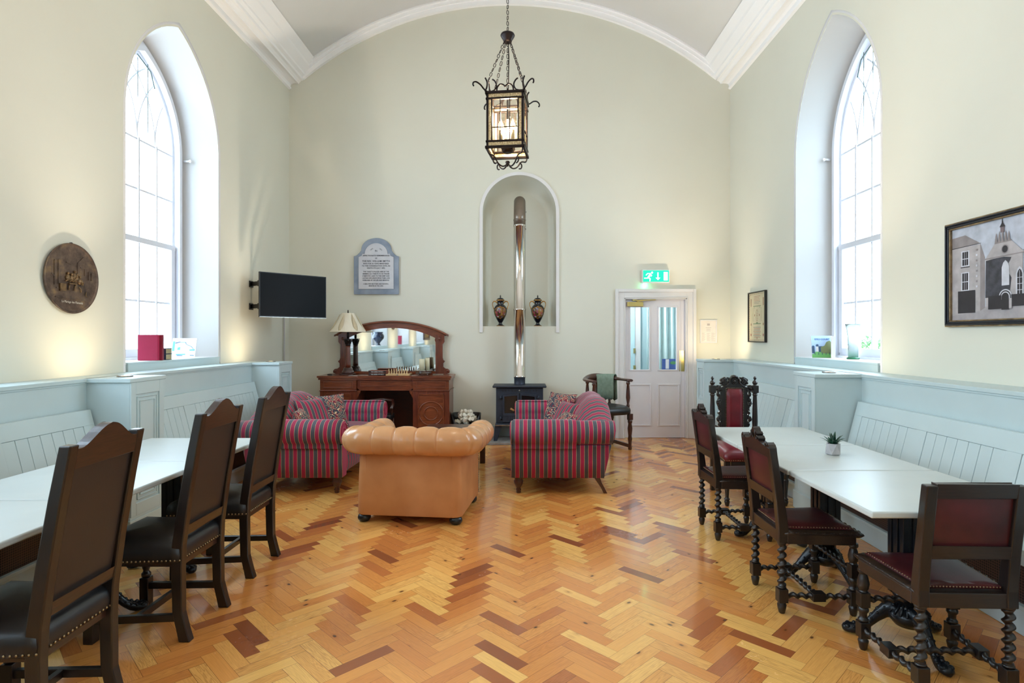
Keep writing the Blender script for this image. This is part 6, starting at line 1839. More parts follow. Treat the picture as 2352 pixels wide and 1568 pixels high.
# ------------------------------------------------------------------ hanging lantern
def lantern(loc, label, power):
    root = thing('hanging_lantern', label, 'lantern', loc, math.radians(-7), 'iron hanging lanterns')
    # origin at the centre of the cage underside; w wide, h tall
    w, h = 0.134, 0.405
    M['lanterngold'] = M.get('lanterngold') or mat('gold_filigree_strip', (226, 204, 160), 0.5, 0.3, c2=(150, 120, 72), scale=90)
    b = MB()
    def ring(z0, z1, e):
        for s in (-1, 1):
            b.box(-w - e, w + e, *sorted((s * (w + e), s * (w + e - 0.018))), z0, z1)
            b.box(*sorted((s * (w + e), s * (w + e - 0.018))), -w - e, w + e, z0, z1)
    ring(0.0, 0.018, 0.008); ring(0.044, 0.058, 0.004); ring(h - 0.058, h - 0.044, 0.004); ring(h - 0.018, h, 0.008)
    for sx_ in (-1, 1):
        for sy_ in (-1, 1):
            b.box(*sorted((sx_ * w, sx_ * (w - 0.016))), *sorted((sy_ * w, sy_ * (w - 0.016))), 0.0, h)
    for s in (-1, 1):
        for e in (-1, 1):
            b.box(*sorted((e * (w - 0.045), e * (w - 0.035))), *sorted((s * w, s * (w - 0.010))), 0.056, h - 0.056)
            b.box(*sorted((s * w, s * (w - 0.010))), *sorted((e * (w - 0.045), e * (w - 0.035))), 0.056, h - 0.056)
    b.build('cage', M['bronze'], root, bevel=0.002)
    b = MB()
    for s in (-1, 1):
        for z0, z1 in ((0.018, 0.044), (h - 0.044, h - 0.018)):
            b.box(-w + 0.016, w - 0.016, *sorted((s * (w - 0.002), s * (w - 0.009))), z0, z1); b.box(*sorted((s * (w - 0.002), s * (w - 0.009))), -w + 0.016, w - 0.016, z0, z1)
        for e in (-1, 1):
            b.box(*sorted((e * (w - 0.017), e * (w - 0.034))), *sorted((s * (w - 0.002), s * (w - 0.009))), 0.056, h - 0.056)
            b.box(*sorted((s * (w - 0.002), s * (w - 0.009))), *sorted((e * (w - 0.017), e * (w - 0.034))), 0.056, h - 0.056)
    b.build('gold_strip', M['lanterngold'], root)
    b = MB()
    for s in (-1, 1):
        for u in (-0.034, 0.034):
            b.box(u - 0.003, u + 0.003, *sorted((s * (w - 0.002), s * (w - 0.008))), 0.056, h - 0.056); b.box(*sorted((s * (w - 0.002), s * (w - 0.008))), u - 0.003, u + 0.003, 0.056, h - 0.056)
        for z in (0.150, h - 0.125):
            b.box(-w + 0.04, w - 0.04, *sorted((s * (w - 0.002), s * (w - 0.008))), z - 0.003, z + 0.003); b.box(*sorted((s * (w - 0.002), s * (w - 0.008))), -w + 0.04, w - 0.04, z - 0.003, z + 0.003)
    b.build('leading', M['bronze'], root)
    gm = M.get('lglass') or glassy('lantern_glass', (1.0, 0.96, 0.90, 1), 0.10, 0.05); M['lglass'] = gm
    for s in (-1, 1):
        b = MB(); b.box(-w + 0.036, w - 0.036, *sorted((s * (w - 0.0045), s * (w - 0.006))), 0.058, h - 0.058); b.build('glass_pane', gm, root)
        b = MB(); b.box(*sorted((s * (w - 0.0045), s * (w - 0.006))), -w + 0.036, w - 0.036, 0.058, h - 0.058); b.build('glass_pane', gm, root)
    # crown scrolls and bottom scrolls
    def scroll(P, r=0.0055):
        Q = [Vector(p) for p in P]; out = []
        for i in range(len(Q) - 1):
            p0, p1, p2, p3 = Q[max(i - 1, 0)], Q[i], Q[i + 1], Q[min(i + 2, len(Q) - 1)]
            for k in range(4):
                t = k / 4; out.append(0.5 * ((2 * p1) + (p2 - p0) * t + (2 * p0 - 5 * p1 + 4 * p2 - p3) * t * t + (3 * p1 - p0 - 3 * p2 + p3) * t ** 3))
        out.append(Q[-1]); b.tube(out, r, 6)
    def arc(cx, cz, r, a0, a1, n=10): return [(cx + r * math.cos(math.radians(a0 + (a1 - a0) * i / n)), cz + r * math.sin(math.radians(a0 + (a1 - a0) * i / n))) for i in range(n + 1)]
    b = MB(); b.smooth = True
    for k in range(4):
        b.T = Matrix.Rotation(k * PI / 2 + PI / 4, 4, 'Z'); R = w * 1.414
        scroll([(R + x, 0, h + z) for x, z in ((-0.01, 0.0), (0.02, 0.012), (0.05, 0.035), (0.085, 0.045), (0.108, 0.035), (0.112, 0.018), (0.104, 0.010))])
        scroll([(R + x, 0, h + z) for x, z in ((0.01, 0.0), (-0.005, 0.03), (-0.008, 0.065), (0.004, 0.088), (0.010, 0.094))], 0.006)
        b.T = Matrix.Rotation(k * PI / 2, 4, 'Z')
        for s in (-1, 1): scroll([(w - 0.01, s * y, h + z) for y, z in ((0.105, 0.0), (0.075, 0.012), (0.062, 0.045), (0.075, 0.075), (0.092, 0.088))]); scroll([(w - 0.01, s * y, h + z) for y, z in ((0.06, 0.0), (0.055, 0.03), (0.035, 0.05), (0.012, 0.045), (0.0, 0.03))])
    b.T = I4
    b.build('crown_scroll', M['bronze'], root)
    b = MB(); b.smooth = True
    for k in range(4):
        b.T = Matrix.Rotation(k * PI / 2 + PI / 4, 4, 'Z')
        scroll([(x, 0, z) for x, z in ((w * 1.35, 0.0), (w * 1.25, -0.03), (w * 1.0, -0.035), (w * 0.85, -0.05), (0.085, -0.085), (0.05, -0.10), (0.02, -0.09), (0.008, -0.07), (0.012, -0.055))])
        scroll([(x, 0, z) for x, z in ((0.11, -0.045), (0.13, -0.06), (0.125, -0.085), (0.105, -0.092))], 0.005)
    b.T = I4
    b.lathe([(0.012, -0.055), (0.018, -0.065), (0.006, -0.085), (0.004, -0.095)], (0, 0, 0), 12)
    b.build('base_scroll', M['bronze'], root)
    # candle cluster
    b = MB(); b.smooth = True
    b.lathe([(0.03, 0.005), (0.045, 0.02), (0.045, 0.045), (0.02, 0.06), (0.008, 0.065), (0.008, h - 0.02)], (0, 0, 0), 16)
    for k in range(4):
        a = PI / 4 + k * PI / 2; c, s = math.cos(a), math.sin(a)
        b.tube([(0.03 * c, 0.03 * s, 0.035), (0.05 * c, 0.05 * s, 0.022), (0.062 * c, 0.062 * s, 0.04), (0.062 * c, 0.062 * s, 0.07)], 0.005, 6)
        b.lathe([(0.010, 0.066), (0.022, 0.080), (0.018, 0.084)], (0.062 * c, 0.062 * s, 0), 12)
    b.build('candle_arm', M['bronze'], root)
    for k in range(4):
        a = PI / 4 + k * PI / 2; c, s = math.cos(a) * 0.062, math.sin(a) * 0.062
        b = MB(); b.smooth = True; b.lathe([(0.014, 0.084), (0.014, 0.155)], (c, s, 0), 12); cd = b.build('candle_tube', M['wax'], root)
        b = MB(); b.smooth = True; b.lathe([(0.008, 0.155), (0.017, 0.170), (0.018, 0.190), (0.010, 0.215), (0.002, 0.235)], (c, s, 0), 12); b.build('bulb', M['bulb'], cd)
    d = bpy.data.lights.new('lantern_light', 'POINT'); d.energy = power; d.color = (1, 0.82, 0.58); d.shadow_soft_size = 0.05
    o = bpy.data.objects.new('lantern_light', d); COL.objects.link(o); o.parent = root; o.location = (0, 0, 0.25)
    # chains from the corners to the canopy, one single chain above
    top = h + 0.415
    def chain(p, q, lk=0.05, wd=0.0085, r=0.0026):
        p, q = Vector(p), Vector(q); d = q - p; n = max(2, int(d.length / (lk * 0.80))); dr = d.normalized(); st = d / n
        a = dr.orthogonal().normalized(); c_ = dr.cross(a)
        for i in range(n):
            u, v = (a, c_) if i % 2 else (c_, a)
            m_ = p + st * (i + 0.5); L = st.length * 0.62
            b.tube([m_ + dr * (L * 0.62) + u * 0.0 * wd, m_ + dr * (L * 0.5) + u * wd * 0.8, m_ + u * wd, m_ - dr * (L * 0.5) + u * wd * 0.8, m_ - dr * (L * 0.62), m_ - dr * (L * 0.5) - u * wd * 0.8, m_ - u * wd, m_ + dr * (L * 0.5) - u * wd * 0.8], r, 5, closed=True)
    for k in range(4):
        a = PI / 4 + k * PI / 2; R = w * 1.30
        b = MB(); b.smooth = True; chain((R * math.cos(a) * 1.0, R * math.sin(a) * 1.0, h + 0.075), (0.024 * math.cos(a), 0.024 * math.sin(a), top)); b.build('chain', M['bronze'], root)
    b = MB(); b.smooth = True; chain((0, 0, h + 0.06), (0, 0, top)); b.tube([(0, 0, h - 0.02), (0, 0, h + 0.07)], 0.007, 8); b.tube([(0.004, 0, h), (0.009, 0.004, h + 0.3), (0.003, 0, top)], 0.0035, 6); b.build('centre_chain', M['bronze'], root)
    b = MB(); b.smooth = True; b.lathe([(0.028, top - 0.008), (0.032, top + 0.006), (0.046, top + 0.028), (0.053, top + 0.042), (0.048, top + 0.054), (0.02, top + 0.062), (0.010, top + 0.075)], (0, 0, 0), 28); b.build('canopy', M['bronze'], root)
    zc = 6.36 - loc[2]
    b = MB(); b.smooth = True; chain((0, 0, top + 0.07), (0, 0, zc)); b.build('long_chain', M['bronze'], root)
    b = MB(); b.smooth = True; b.lathe([(0.02, zc - 0.04), (0.06, zc - 0.02), (0.07, zc + 0.03)], (0, 0, 0), 20); b.build('ceiling_rose', M['bronze'], root)
LY = 4.2
lantern(((1166 - 1200) * LY / FPX, LY + 0.0, 2.814), 'black and gold iron lantern with lit candle bulbs hanging on chains', 70)
lantern((XC + 0.05, -1.2, 2.83), 'unseen second iron lantern added behind the camera to light the ceiling', 25)  # unseen lantern, added as fill light for the ceiling
# ================================================================== THINGS ON THE WALLS, SILLS AND TABLES
# ------------------------------------------------------------------ round relief plaque (left wall)
def plaque_m():
    m, nt, N, L, b = nmat('bronzed_relief')
    v = coords(N, L)
    f = noise(N, L, v, 14, 5, 0.6)
    L.new(ramp(N, L, f, [(0.35, lin((70, 56, 50))), (0.55, lin((104, 86, 74))), (0.8, lin((150, 122, 84)))]), b.inputs['Base Color'])
    b.inputs['Metallic'].default_value = 0.45; b.inputs['Roughness'].default_value = 0.42
    bump(N, L, f, b, 0.5, 0.004)
    return m
M['relief'] = plaque_m()
M['caption'] = mat('rubbed_caption', (214, 206, 196), 0.4, 0.3)
M['reliefhi'] = mat('rubbed_bronze_highlight', (140, 112, 78), 0.35, 0.6, c2=(96, 76, 56), scale=30)
def round_plaque(y, label):
    root = thing('round_plaque', label, 'plaque', (XL, y, 1.912), 0)
    TT = Matrix.Rotation(PI / 2, 4, 'Z') @ Matrix.Rotation(PI / 2, 4, 'X')      # x right, y up, z into the room
    b = MB(TT); b.smooth = True
    b.lathe([(0.238, 0.0005), (0.250, 0.010), (0.258, 0.024), (0.256, 0.030), (0.248, 0.028), (0.240, 0.020)], (0, 0, 0), 64, cap=False, sy=1.02)
    b.build('rim', M['relief'], root)
    b = MB(TT); b.smooth = True
    b.lathe([(0.242, 0.020), (0.16, 0.021), (0.08, 0.022), (0.001, 0.0225)], (0, 0, 0), 48, cap=False, sy=1.02)
    # relief scene: tavern room with a group of figures round a table
    def bar(x0, y0, x1, y1, t=0.006): b.beam((x0, y0, 0.022), (x1, y1, 0.022), t, t * 1.2, up=(0, 0, 1))
    for q in ((-0.165, 0.12, -0.165, -0.06), (-0.13, 0.13, -0.13, -0.05), (-0.165, 0.12, -0.10, 0.135), (-0.06, 0.115, 0.0, 0.105), (0.05, 0.12, 0.05, 0.03), (0.05, 0.12, 0.11, 0.17), (0.08, 0.09, 0.12, 0.085), (0.12, 0.085, 0.12, 0.03), (-0.19, 0.02, -0.16, 0.0), (0.16, 0.06, 0.19, 0.06), (0.16, 0.06, 0.16, 0.0), (0.19, 0.06, 0.19, 0.0), (-0.16, -0.145, 0.15, -0.16), (-0.15, -0.08, -0.05, -0.09)): bar(*q)
    b.build('relief_scene', M['relief'], root)
    b = MB(TT); b.smooth = True
    rr = random.Random(2)
    for cx, cy in ((-0.05, 0.035), (-0.015, 0.03), (0.015, 0.052), (0.035, 0.03), (0.065, 0.015)):
        b.ball((cx, cy, 0.03), 0.011, 8, 6); b.ball((cx, cy - 0.032, 0.026), 0.021, 8, 6, 1, 1.3, 0.6)
        for k in range(3): b.tube([(cx + rr.uniform(-.02, .02), cy - 0.02, 0.034), (cx + rr.uniform(-.03, .03), cy - 0.04, 0.034), (cx + rr.uniform(-.03, .03), cy - 0.06, 0.03)], 0.004, 5)
    b.box(-0.045, 0.03, -0.045, -0.037, 0.022, 0.038)
    for s in (-0.035, 0.02): b.tube([(s, -0.045, 0.03), (s - 0.01, -0.09, 0.03)], 0.005, 5)
    b.box(-0.125, -0.07, -0.10, -0.045, 0.022, 0.034)
    b.tube([(0.05, -0.06, 0.032), (0.07, -0.075, 0.032), (0.075, -0.10, 0.03)], 0.005, 5)
    b.tube([(0.13, -0.09, 0.028), (0.125, -0.12, 0.028), (0.14, -0.13, 0.028)], 0.004, 5)
    b.build('figures', M['reliefhi'], root)
    t = text('caption', 'Le Mariage des Flamands', 0.024, M['caption'], root, TT @ Matrix.Translation((0.0, -0.185, 0.0235)) @ Matrix.Rotation(-0.03, 4, 'Z'), sx=0.85)
    b = MB(TT); b.cyl((0, 0.262, 0.004), (0, 0.262, 0.02), 0.008, 8); b.build('hanging_hook', M['bronze'], root)
round_plaque(4.30, 'round dark bronze relief plaque on the left wall beside the window')
round_plaque(1.58, 'second bronze plaque on the left wall, seen only in the sideboard mirror')

# ------------------------------------------------------------------ cross-stitch sampler (right wall)
root = thing('framed_sampler', 'framed cross-stitch sampler on the right wall, nearest the corner', 'picture', (XR, 7.355, 1.728))
TR = Matrix.Rotation(-PI / 2, 4, 'Z') @ Matrix.Rotation(PI / 2, 4, 'X')
b = MB(TR); w_, h_ = 0.268, 0.325
for q in ((-w_, w_, -h_, -h_ + 0.014), (-w_, w_, h_ - 0.014, h_), (-w_, -w_ + 0.014, -h_ + 0.014, h_ - 0.014), (w_ - 0.014, w_, -h_ + 0.014, h_ - 0.014)): b.box(q[0], q[1], q[2], q[3], 0.0005, 0.034)
b.build('frame', mat('black_picture_frame', (30, 26, 26), 0.4), root, bevel=0.003)
b = MB(TR)
cols = [flat('sampler_linen', (214, 202, 168)), flat('sampler_brown', (150, 110, 76)), flat('sampler_red', (160, 80, 70)), flat('sampler_green', (120, 140, 100)), flat('sampler_grey', (110, 100, 104))]
b.box(-w_ + 0.012, w_ - 0.012, -h_ + 0.012, h_ - 0.012, 0.0005, 0.018)
def patch(x0, x1, y0, y1, m): b.m = m; b.sheet([(x0, y0), (x1, y0), (x1, y1), (x0, y1)], lambda x, y: (x, y, 0.0185))
for i in range(16):
    x = -0.235 + 0.0313 * i
    patch(x, x + 0.012, 0.290, 0.298, 1 + i % 2); patch(x, x + 0.012, -0.30, -0.292, 1 + i % 2)
for i in range(20):
    y = -0.28 + 0.029 * i
    for s in (-1, 1): patch(s * 0.240 - 0.004, s * 0.240 + 0.004, y, y + 0.012, 1 + (i + 1) % 3)
for k in range(6): patch(-0.10 + 0.004 * (k % 2), 0.10 - 0.012 * ((k * 3) % 4), 0.262 - 0.018 * k, 0.266 - 0.018 * k, 2 if k < 4 else 4)
for k in range(8): patch(-0.115 + 0.01 * ((k * 2) % 3), 0.115 - 0.01 * (k % 3), -0.135 - 0.018 * k, -0.130 - 0.018 * k, 2 if k % 2 else 4)
patch(-0.004, 0.004, -0.08, 0.10, 1); patch(-0.12, 0.12, -0.092, -0.083, 3); patch(-0.03, 0.03, -0.082, -0.07, 3)
for k in range(7):
    for s in (-1, 1):
        x, y = s * (0.018 + 0.007 * (k % 3)), -0.05 + 0.022 * k
        patch(x - 0.008, x + 0.008, y, y + 0.006, 1 + k % 3)
for s in (-1, 1):
    patch(s * 0.13 - 0.003, s * 0.13 + 0.003, -0.06, 0.12, 3); patch(s * 0.19 - 0.012, s * 0.19 + 0.012, 0.14, 0.24, 1); patch(s * 0.19 - 0.003, s * 0.19 + 0.003, -0.26, 0.14, 3)
    patch(s * 0.19 - 0.014, s * 0.19 + 0.014, -0.245, -0.215, 2); patch(s * 0.19 - 0.014, s * 0.19 + 0.014, -0.11, -0.08, 1); patch(s * 0.07 - 0.01, s * 0.07 + 0.01, 0.01, 0.035, 1)
    patch(s * 0.09 - 0.004, s * 0.09 + 0.004, 0.11, 0.14, 3)
patch(-0.12, 0.12, 0.135, 0.143, 3); patch(-0.008, 0.008, -0.285, -0.262, 2)
b.build('stitched_panel', cols, root)

# ------------------------------------------------------------------ church picture (right wall)
def streetpic():
    y0, y1, z0, z1 = 3.19, 4.075, 1.545, 2.265
    root = thing('church_picture', 'large framed black and white picture of a church with a spire, on the right wall', 'picture', (XR, (y0 + y1) / 2, (z0 + z1) / 2))
    W, H = (y1 - y0) / 2, (z1 - z0) / 2
    b = MB(TR)
    def ring(a, c, e0, e1, m):   # frame band between insets a and c
        b.m = m
        for q in ((-W + a, W - a, -H + a, -H + c), (-W + a, W - a, H - c, H - a), (-W + a, -W + c, -H + c, H - c), (W - c, W - a, -H + c, H - c)): b.box(q[0], q[1], q[2], q[3], e0, e1)
    ring(0.0, 0.010, 0.0005, 0.028, 1); ring(0.010, 0.020, 0.0005, 0.036, 0); ring(0.020, 0.036, 0.0005, 0.028, 0); ring(0.036, 0.046, 0.0005, 0.024, 1)
    b.build('frame', [mat('navy_black_frame', (30, 34, 44), 0.35, c2=(22, 24, 32)), mat('worn_gilt_edge', (170, 146, 110), 0.4, 0.6, c2=(110, 92, 70), scale=20)], root, bevel=0.003)
    G = {}
    names = ['sky', 'pale_stone', 'mid_stone', 'dark', 'ivy', 'ground', 'brick', 'white']
    colv = [(196, 202, 216), (186, 180, 182), (150, 142, 144), (46, 42, 48), (44, 44, 50), (176, 170, 174), (124, 108, 112), (214, 216, 226)]
    mats = []
    for n_, c in zip(names, colv): mats.append(mat('print_' + n_, c, 0.5, c2=tuple(int(x * (0.86 if n_ != 'ivy' else 1.7)) for x in c), scale=26 if n_ == 'ivy' else 14, det=5))
    b = MB(TR); lv = [0.006]
    iw, ih = W - 0.045, H - 0.045
    # picture coordinates u 0..1 (left to right), v 0..1 (bottom to top)
    def P(m, pts):
        b.m = m; d = lv[0]; lv[0] += 0.00012
        b.sheet([(-iw + 2 * iw * u, -ih + 2 * ih * v) for u, v in pts], lambda x, y: (x, y, d))
    def R(m, u0, u1, v0, v1): P(m, [(u0, v0), (u1, v0), (u1, v1), (u0, v1)])
    R(0, 0, 1, 0, 1)
    P(5, [(0, 0), (1, 0), (1, 0.17), (0.4, 0.14), (0, 0.06)])
    # house at left
    P(1, [(0, 0.05), (0.31, 0.09), (0.31, 0.79), (0, 0.79)]); P(2, [(0, 0.79), (0.31, 0.80), (0.15, 0.915), (0, 0.905)])
    P(2, [(0.31, 0.09), (0.36, 0.12), (0.36, 0.64), (0.315, 0.79), (0.31, 0.79)]); P(3, [(0, 0.785), (0.32, 0.795), (0.32, 0.80), (0, 0.793)])
    for v0, v1 in ((0.585, 0.735), (0.32, 0.505)):
        R(7, 0.105, 0.195, v0 - 0.01, v1 + 0.01); R(3, 0.118, 0.182, v0 + 0.005, v1)
        R(7, 0.138, 0.142, v0, v1); R(7, 0.16, 0.163, v0, v1); R(7, 0.118, 0.182, (v0 + v1) / 2 - 0.004, (v0 + v1) / 2 + 0.004); R(3, 0.10, 0.20, v0 - 0.02, v0 - 0.01)
    R(3, 0.07, 0.26, 0.0 + 0.075, 0.315)
    for i in range(8): R(2 if i % 2 else 7, 0.268, 0.285, 0.34 + 0.055 * i, 0.36 + 0.055 * i)
    # chapel gable, belfry and spire
    R(1, 0.37, 0.72, 0.13, 0.63); P(1, [(0.365, 0.615), (0.46, 0.76), (0.62, 0.765), (0.735, 0.63)]); P(2, [(0.365, 0.61), (0.735, 0.625), (0.735, 0.635), (0.365, 0.625)])
    P(2, [(0.46, 0.755), (0.62, 0.76), (0.62, 0.775), (0.46, 0.77)])
    for u in (0.475, 0.505, 0.535, 0.565, 0.595): P(2, [(u - 0.013, 0.77), (u + 0.013, 0.77), (u + 0.008, 0.83 + 0.02 * (0.06 - abs(u - 0.535)) / 0.06), (u, 0.865 + 0.03 * (0.06 - abs(u - 0.535)) / 0.06), (u - 0.008, 0.83)])
    R(6, 0.517, 0.553, 0.86, 0.92); P(3, [(0.508, 0.915), (0.562, 0.915), (0.548, 0.94), (0.540, 0.955), (0.536, 1.0), (0.533, 1.0), (0.529, 0.955), (0.522, 0.94)])
    def ell(m, cu, cv, ru, rv, n=18): P(m, [(cu + ru * math.cos(2 * PI * i / n), cv + rv * math.sin(2 * PI * i / n)) for i in range(n)])
    ell(2, 0.56, 0.69, 0.034, 0.045); ell(3, 0.56, 0.69, 0.026, 0.035)
    # ivy mass
    P(4, [(0.37, 0.22), (0.60, 0.22), (0.62, 0.40), (0.57, 0.50), (0.62, 0.60), (0.55, 0.615), (0.45, 0.61), (0.375, 0.60)])
    def lancet(m, cu, v0, v1, r): P(m, [(cu - r, v0), (cu + r, v0), (cu + r, v1 - r * 2), (cu + r * 0.6, v1 - r * 0.7), (cu, v1), (cu - r * 0.6, v1 - r * 0.7), (cu - r, v1 - r * 2)])
    lancet(7, 0.565, 0.33, 0.58, 0.035); lancet(7, 0.695, 0.20, 0.50, 0.034); lancet(3, 0.695, 0.215, 0.475, 0.022)
    for v in (0.27, 0.33, 0.39): R(7, 0.672, 0.718, v, v + 0.005)
    R(7, 0.693, 0.697, 0.215, 0.46)
    for r, m in ((0.062, 7), (0.052, 3), (0.043, 7), (0.034, 3)): P(m, [(0.565 - r, 0.19)] + [(0.565 + r * math.cos(PI - PI * i / 12), 0.215 + r * 1.25 * math.sin(PI - PI * i / 12)) for i in range(13)] + [(0.565 + r, 0.19)])
    R(3, 0.40, 0.53, 0.10, 0.235); R(3, 0.62, 0.80, 0.12, 0.235); R(1, 0.60, 0.625, 0.10, 0.20); R(3, 0.53, 0.60, 0.09, 0.19)
    # house at right
    P(6, [(0.74, 0.12), (1, 0.17), (1, 0.93), (0.86, 0.86), (0.74, 0.66)]); P(3, [(0.73, 0.65), (0.86, 0.865), (1, 0.94), (1, 0.925), (0.865, 0.85), (0.74, 0.64)])
    R(2, 0.80, 0.85, 0.78, 0.92); R(7, 0.80, 0.84, 0.42, 0.56); R(3, 0.808, 0.832, 0.43, 0.55); R(7, 0.90, 0.95, 0.44, 0.60); R(3, 0.91, 0.94, 0.45, 0.59)
    b.build('print', mats, root)
streetpic()
# painting and frames behind the camera, seen only in the mirror
def simple_pic(y0, y1, z0, z1, label, cc):
    root = thing('framed_painting', label, 'picture', (XL, (y0 + y1) / 2, (z0 + z1) / 2))
    W, H = (y1 - y0) / 2, (z1 - z0) / 2
    TL = Matrix.Rotation(PI / 2, 4, 'Z') @ Matrix.Rotation(PI / 2, 4, 'X')
    b = MB(TL)
    for q in ((-W, W, -H, -H + 0.08), (-W, W, H - 0.08, H), (-W, -W + 0.08, -H + 0.08, H - 0.08), (W - 0.08, W, -H + 0.08, H - 0.08)): b.box(q[0], q[1], q[2], q[3], 0.0005, 0.05)
    b.build('frame', M['mahogd'], root, bevel=0.01)
    b = MB(TL); b.box(-W + 0.07, W - 0.07, -H + 0.07, H - 0.07, 0.0005, 0.02); b.build('canvas', mat('dim_oil_painting', cc, 0.4, c2=(40, 34, 26), scale=6, det=5), root)
simple_pic(-4.2, -3.0, 1.35, 2.25, 'dark framed oil painting on the left wall, seen only in the sideboard mirror', (150, 120, 60))

# ------------------------------------------------------------------ succulent on the middle right table
root = thing('potted_succulent', 'small spiky green succulent in a faceted concrete pot on the middle right table', 'plant', (1.916, 3.545, 0.7505))
b = MB()
n = 5
bot = [(0.034 * math.cos(2 * PI * (i + 0.25) / n), 0.034 * math.sin(2 * PI * (i + 0.25) / n), 0) for i in range(n)]
bulg = []
k0 = b.av(bot)
tp = [(0.041 * math.cos(2 * PI * (i + 0.75) / n), 0.041 * math.sin(2 * PI * (i + 0.75) / n), 0.070) for i in range(n)]
bot2 = [(0.044 * math.cos(2 * PI * (i + 0.25) / n), 0.044 * math.sin(2 * PI * (i + 0.25) / n), 0.006) for i in range(n)]
kb = b.av(bot2); kt = b.av(tp); b.af([k0 + i for i in range(n)][::-1])
ki = b.av([(x * 0.84, y * 0.84, 0.070) for x, y, z in tp]); kd = b.av([(x * 0.80, y * 0.80, 0.060) for x, y, z in tp])
for i in range(n):
    j = (i + 1) % n
    b.af((k0 + i, k0 + j, kb + j, kb + i))
    b.af((kb + i, kb + j, kt + i)); b.af((kb + j, kt + j, kt + i))
    b.af((kt + i, kt + j, ki + j, ki + i)); b.af((ki + i, ki + j, kd + j, kd + i))
b.build('pot', mat('pale_concrete', (192, 190, 192), 0.7, c2=(168, 166, 170), scale=18, bmp=0.15), root, bevel=0.0015)
b = MB(); b.sheet([(x * 0.80, y * 0.80) for x, y, z in tp], lambda x, y: (x, y, 0.061)); b.build('soil', mat('dark_potting_gravel', (54, 56, 74), 0.9, scale=60), root)
lm = mat('succulent_leaf', (26, 84, 56), 0.45, c2=(14, 56, 42), scale=14)
rr = random.Random(4)
for i in range(17):
    ring_ = 0 if i < 9 else (1 if i < 14 else 2)
    a = i * 2.4; tilt = (1.02, 0.62, 0.24)[ring_] + rr.uniform(-0.08, 0.08); Ln = (0.088, 0.082, 0.080)[ring_] * rr.uniform(0.92, 1.08)
    b = MB(); b.smooth = True; rows = []
    for k in range(8):
        t = k / 7; wd = 0.0095 * math.sin(PI * min(1, 0.25 + 0.75 * t) ** 1.0) ** 0.8 + 0.0004; 
        tt = tilt * (0.75 + 0.35 * t)
        r = Ln * t * math.sin(tt) + 0.004; z = 0.060 + Ln * t * math.cos(tt)
        c = Vector((r * math.cos(a), r * math.sin(a), z)); side = Vector((-math.sin(a), math.cos(a), 0)); nrm = Vector((-math.cos(tt) * math.cos(a), -math.cos(tt) * math.sin(a), math.sin(tt)))
        rows.append([c + side * wd, c - nrm * 0.0035 * (1 - t), c - side * wd, c + nrm * 0.002 * (1 - t)])
    b.grid(rows, cu=True, cap=True); b.build('leaf', lm, root)

# ------------------------------------------------------------------ things on the window sills
S0 = SILL + 0.001
def book(name, label, loc, rz, w_, d_, h_, cov, group=None, pages=True):
    root = thing(name, label, 'book', loc, rz, group)
    b = MB(); b.box(-w_ / 2, w_ / 2, -d_ / 2, -d_ / 2 + 0.003, 0, h_); b.box(-w_ / 2, w_ / 2, d_ / 2 - 0.003, d_ / 2, 0, h_); b.box(w_ / 2 - 0.003, w_ / 2, -d_ / 2, d_ / 2, 0, h_)
    b.build('cover', cov, root, bevel=0.0015)
    b = MB(); b.box(-w_ / 2 + 0.005, w_ / 2 - 0.003, -d_ / 2 + 0.003, d_ / 2 - 0.003, 0.004, h_ - 0.004); b.build('pages', flat('page_edges', (226, 220, 206)), root)
    return root
red = mat('crimson_book_cloth', (196, 52, 92), 0.5, c2=(180, 44, 84), scale=6)
# left window: two upright crimson volumes seen cover-on, spines towards the far side
book('book', 'bright crimson book standing on the left window sill, its cover facing the camera', (-3.47, 4.985 + 0.35, S0), math.radians(12), 0.165, 0.045, 0.238, red, 'crimson books on the left sill')
book('book', 'crimson book with gilt-lined spine standing behind the first on the left sill', (-3.457, 5.383, S0), math.radians(12), 0.165, 0.036, 0.238, mat('dark_crimson_spine', (150, 30, 56), 0.45, c2=(120, 24, 44), scale=10), 'crimson books on the left sill')
for i, (h_, lab) in enumerate(((0.055, 'bottom'), (0.052, 'top'))):
    root = thing('book', 'dark navy book lying on the left sill, %s of the small pile' % lab, 'book', (-3.455, 5.50, S0 + 0.056 * i), math.radians(4), 'navy books lying on the left sill')
    b = MB(); b.box(-0.07, 0.07, -0.055, 0.055, 0.0, 0.004); b.box(-0.07, 0.07, -0.055, 0.055, h_ - 0.004, h_); b.box(-0.07, 0.07, -0.055, -0.05, 0, h_); b.build('cover', mat('navy_book_cloth', (36, 44, 66), 0.5, c2=(26, 32, 52), scale=30), root, bevel=0.002)
    b = MB(); b.box(-0.066, 0.066, -0.05, 0.052, 0.004, h_ - 0.004); b.build('pages', flat('gilt_page_edges', (176, 160, 120)), root)
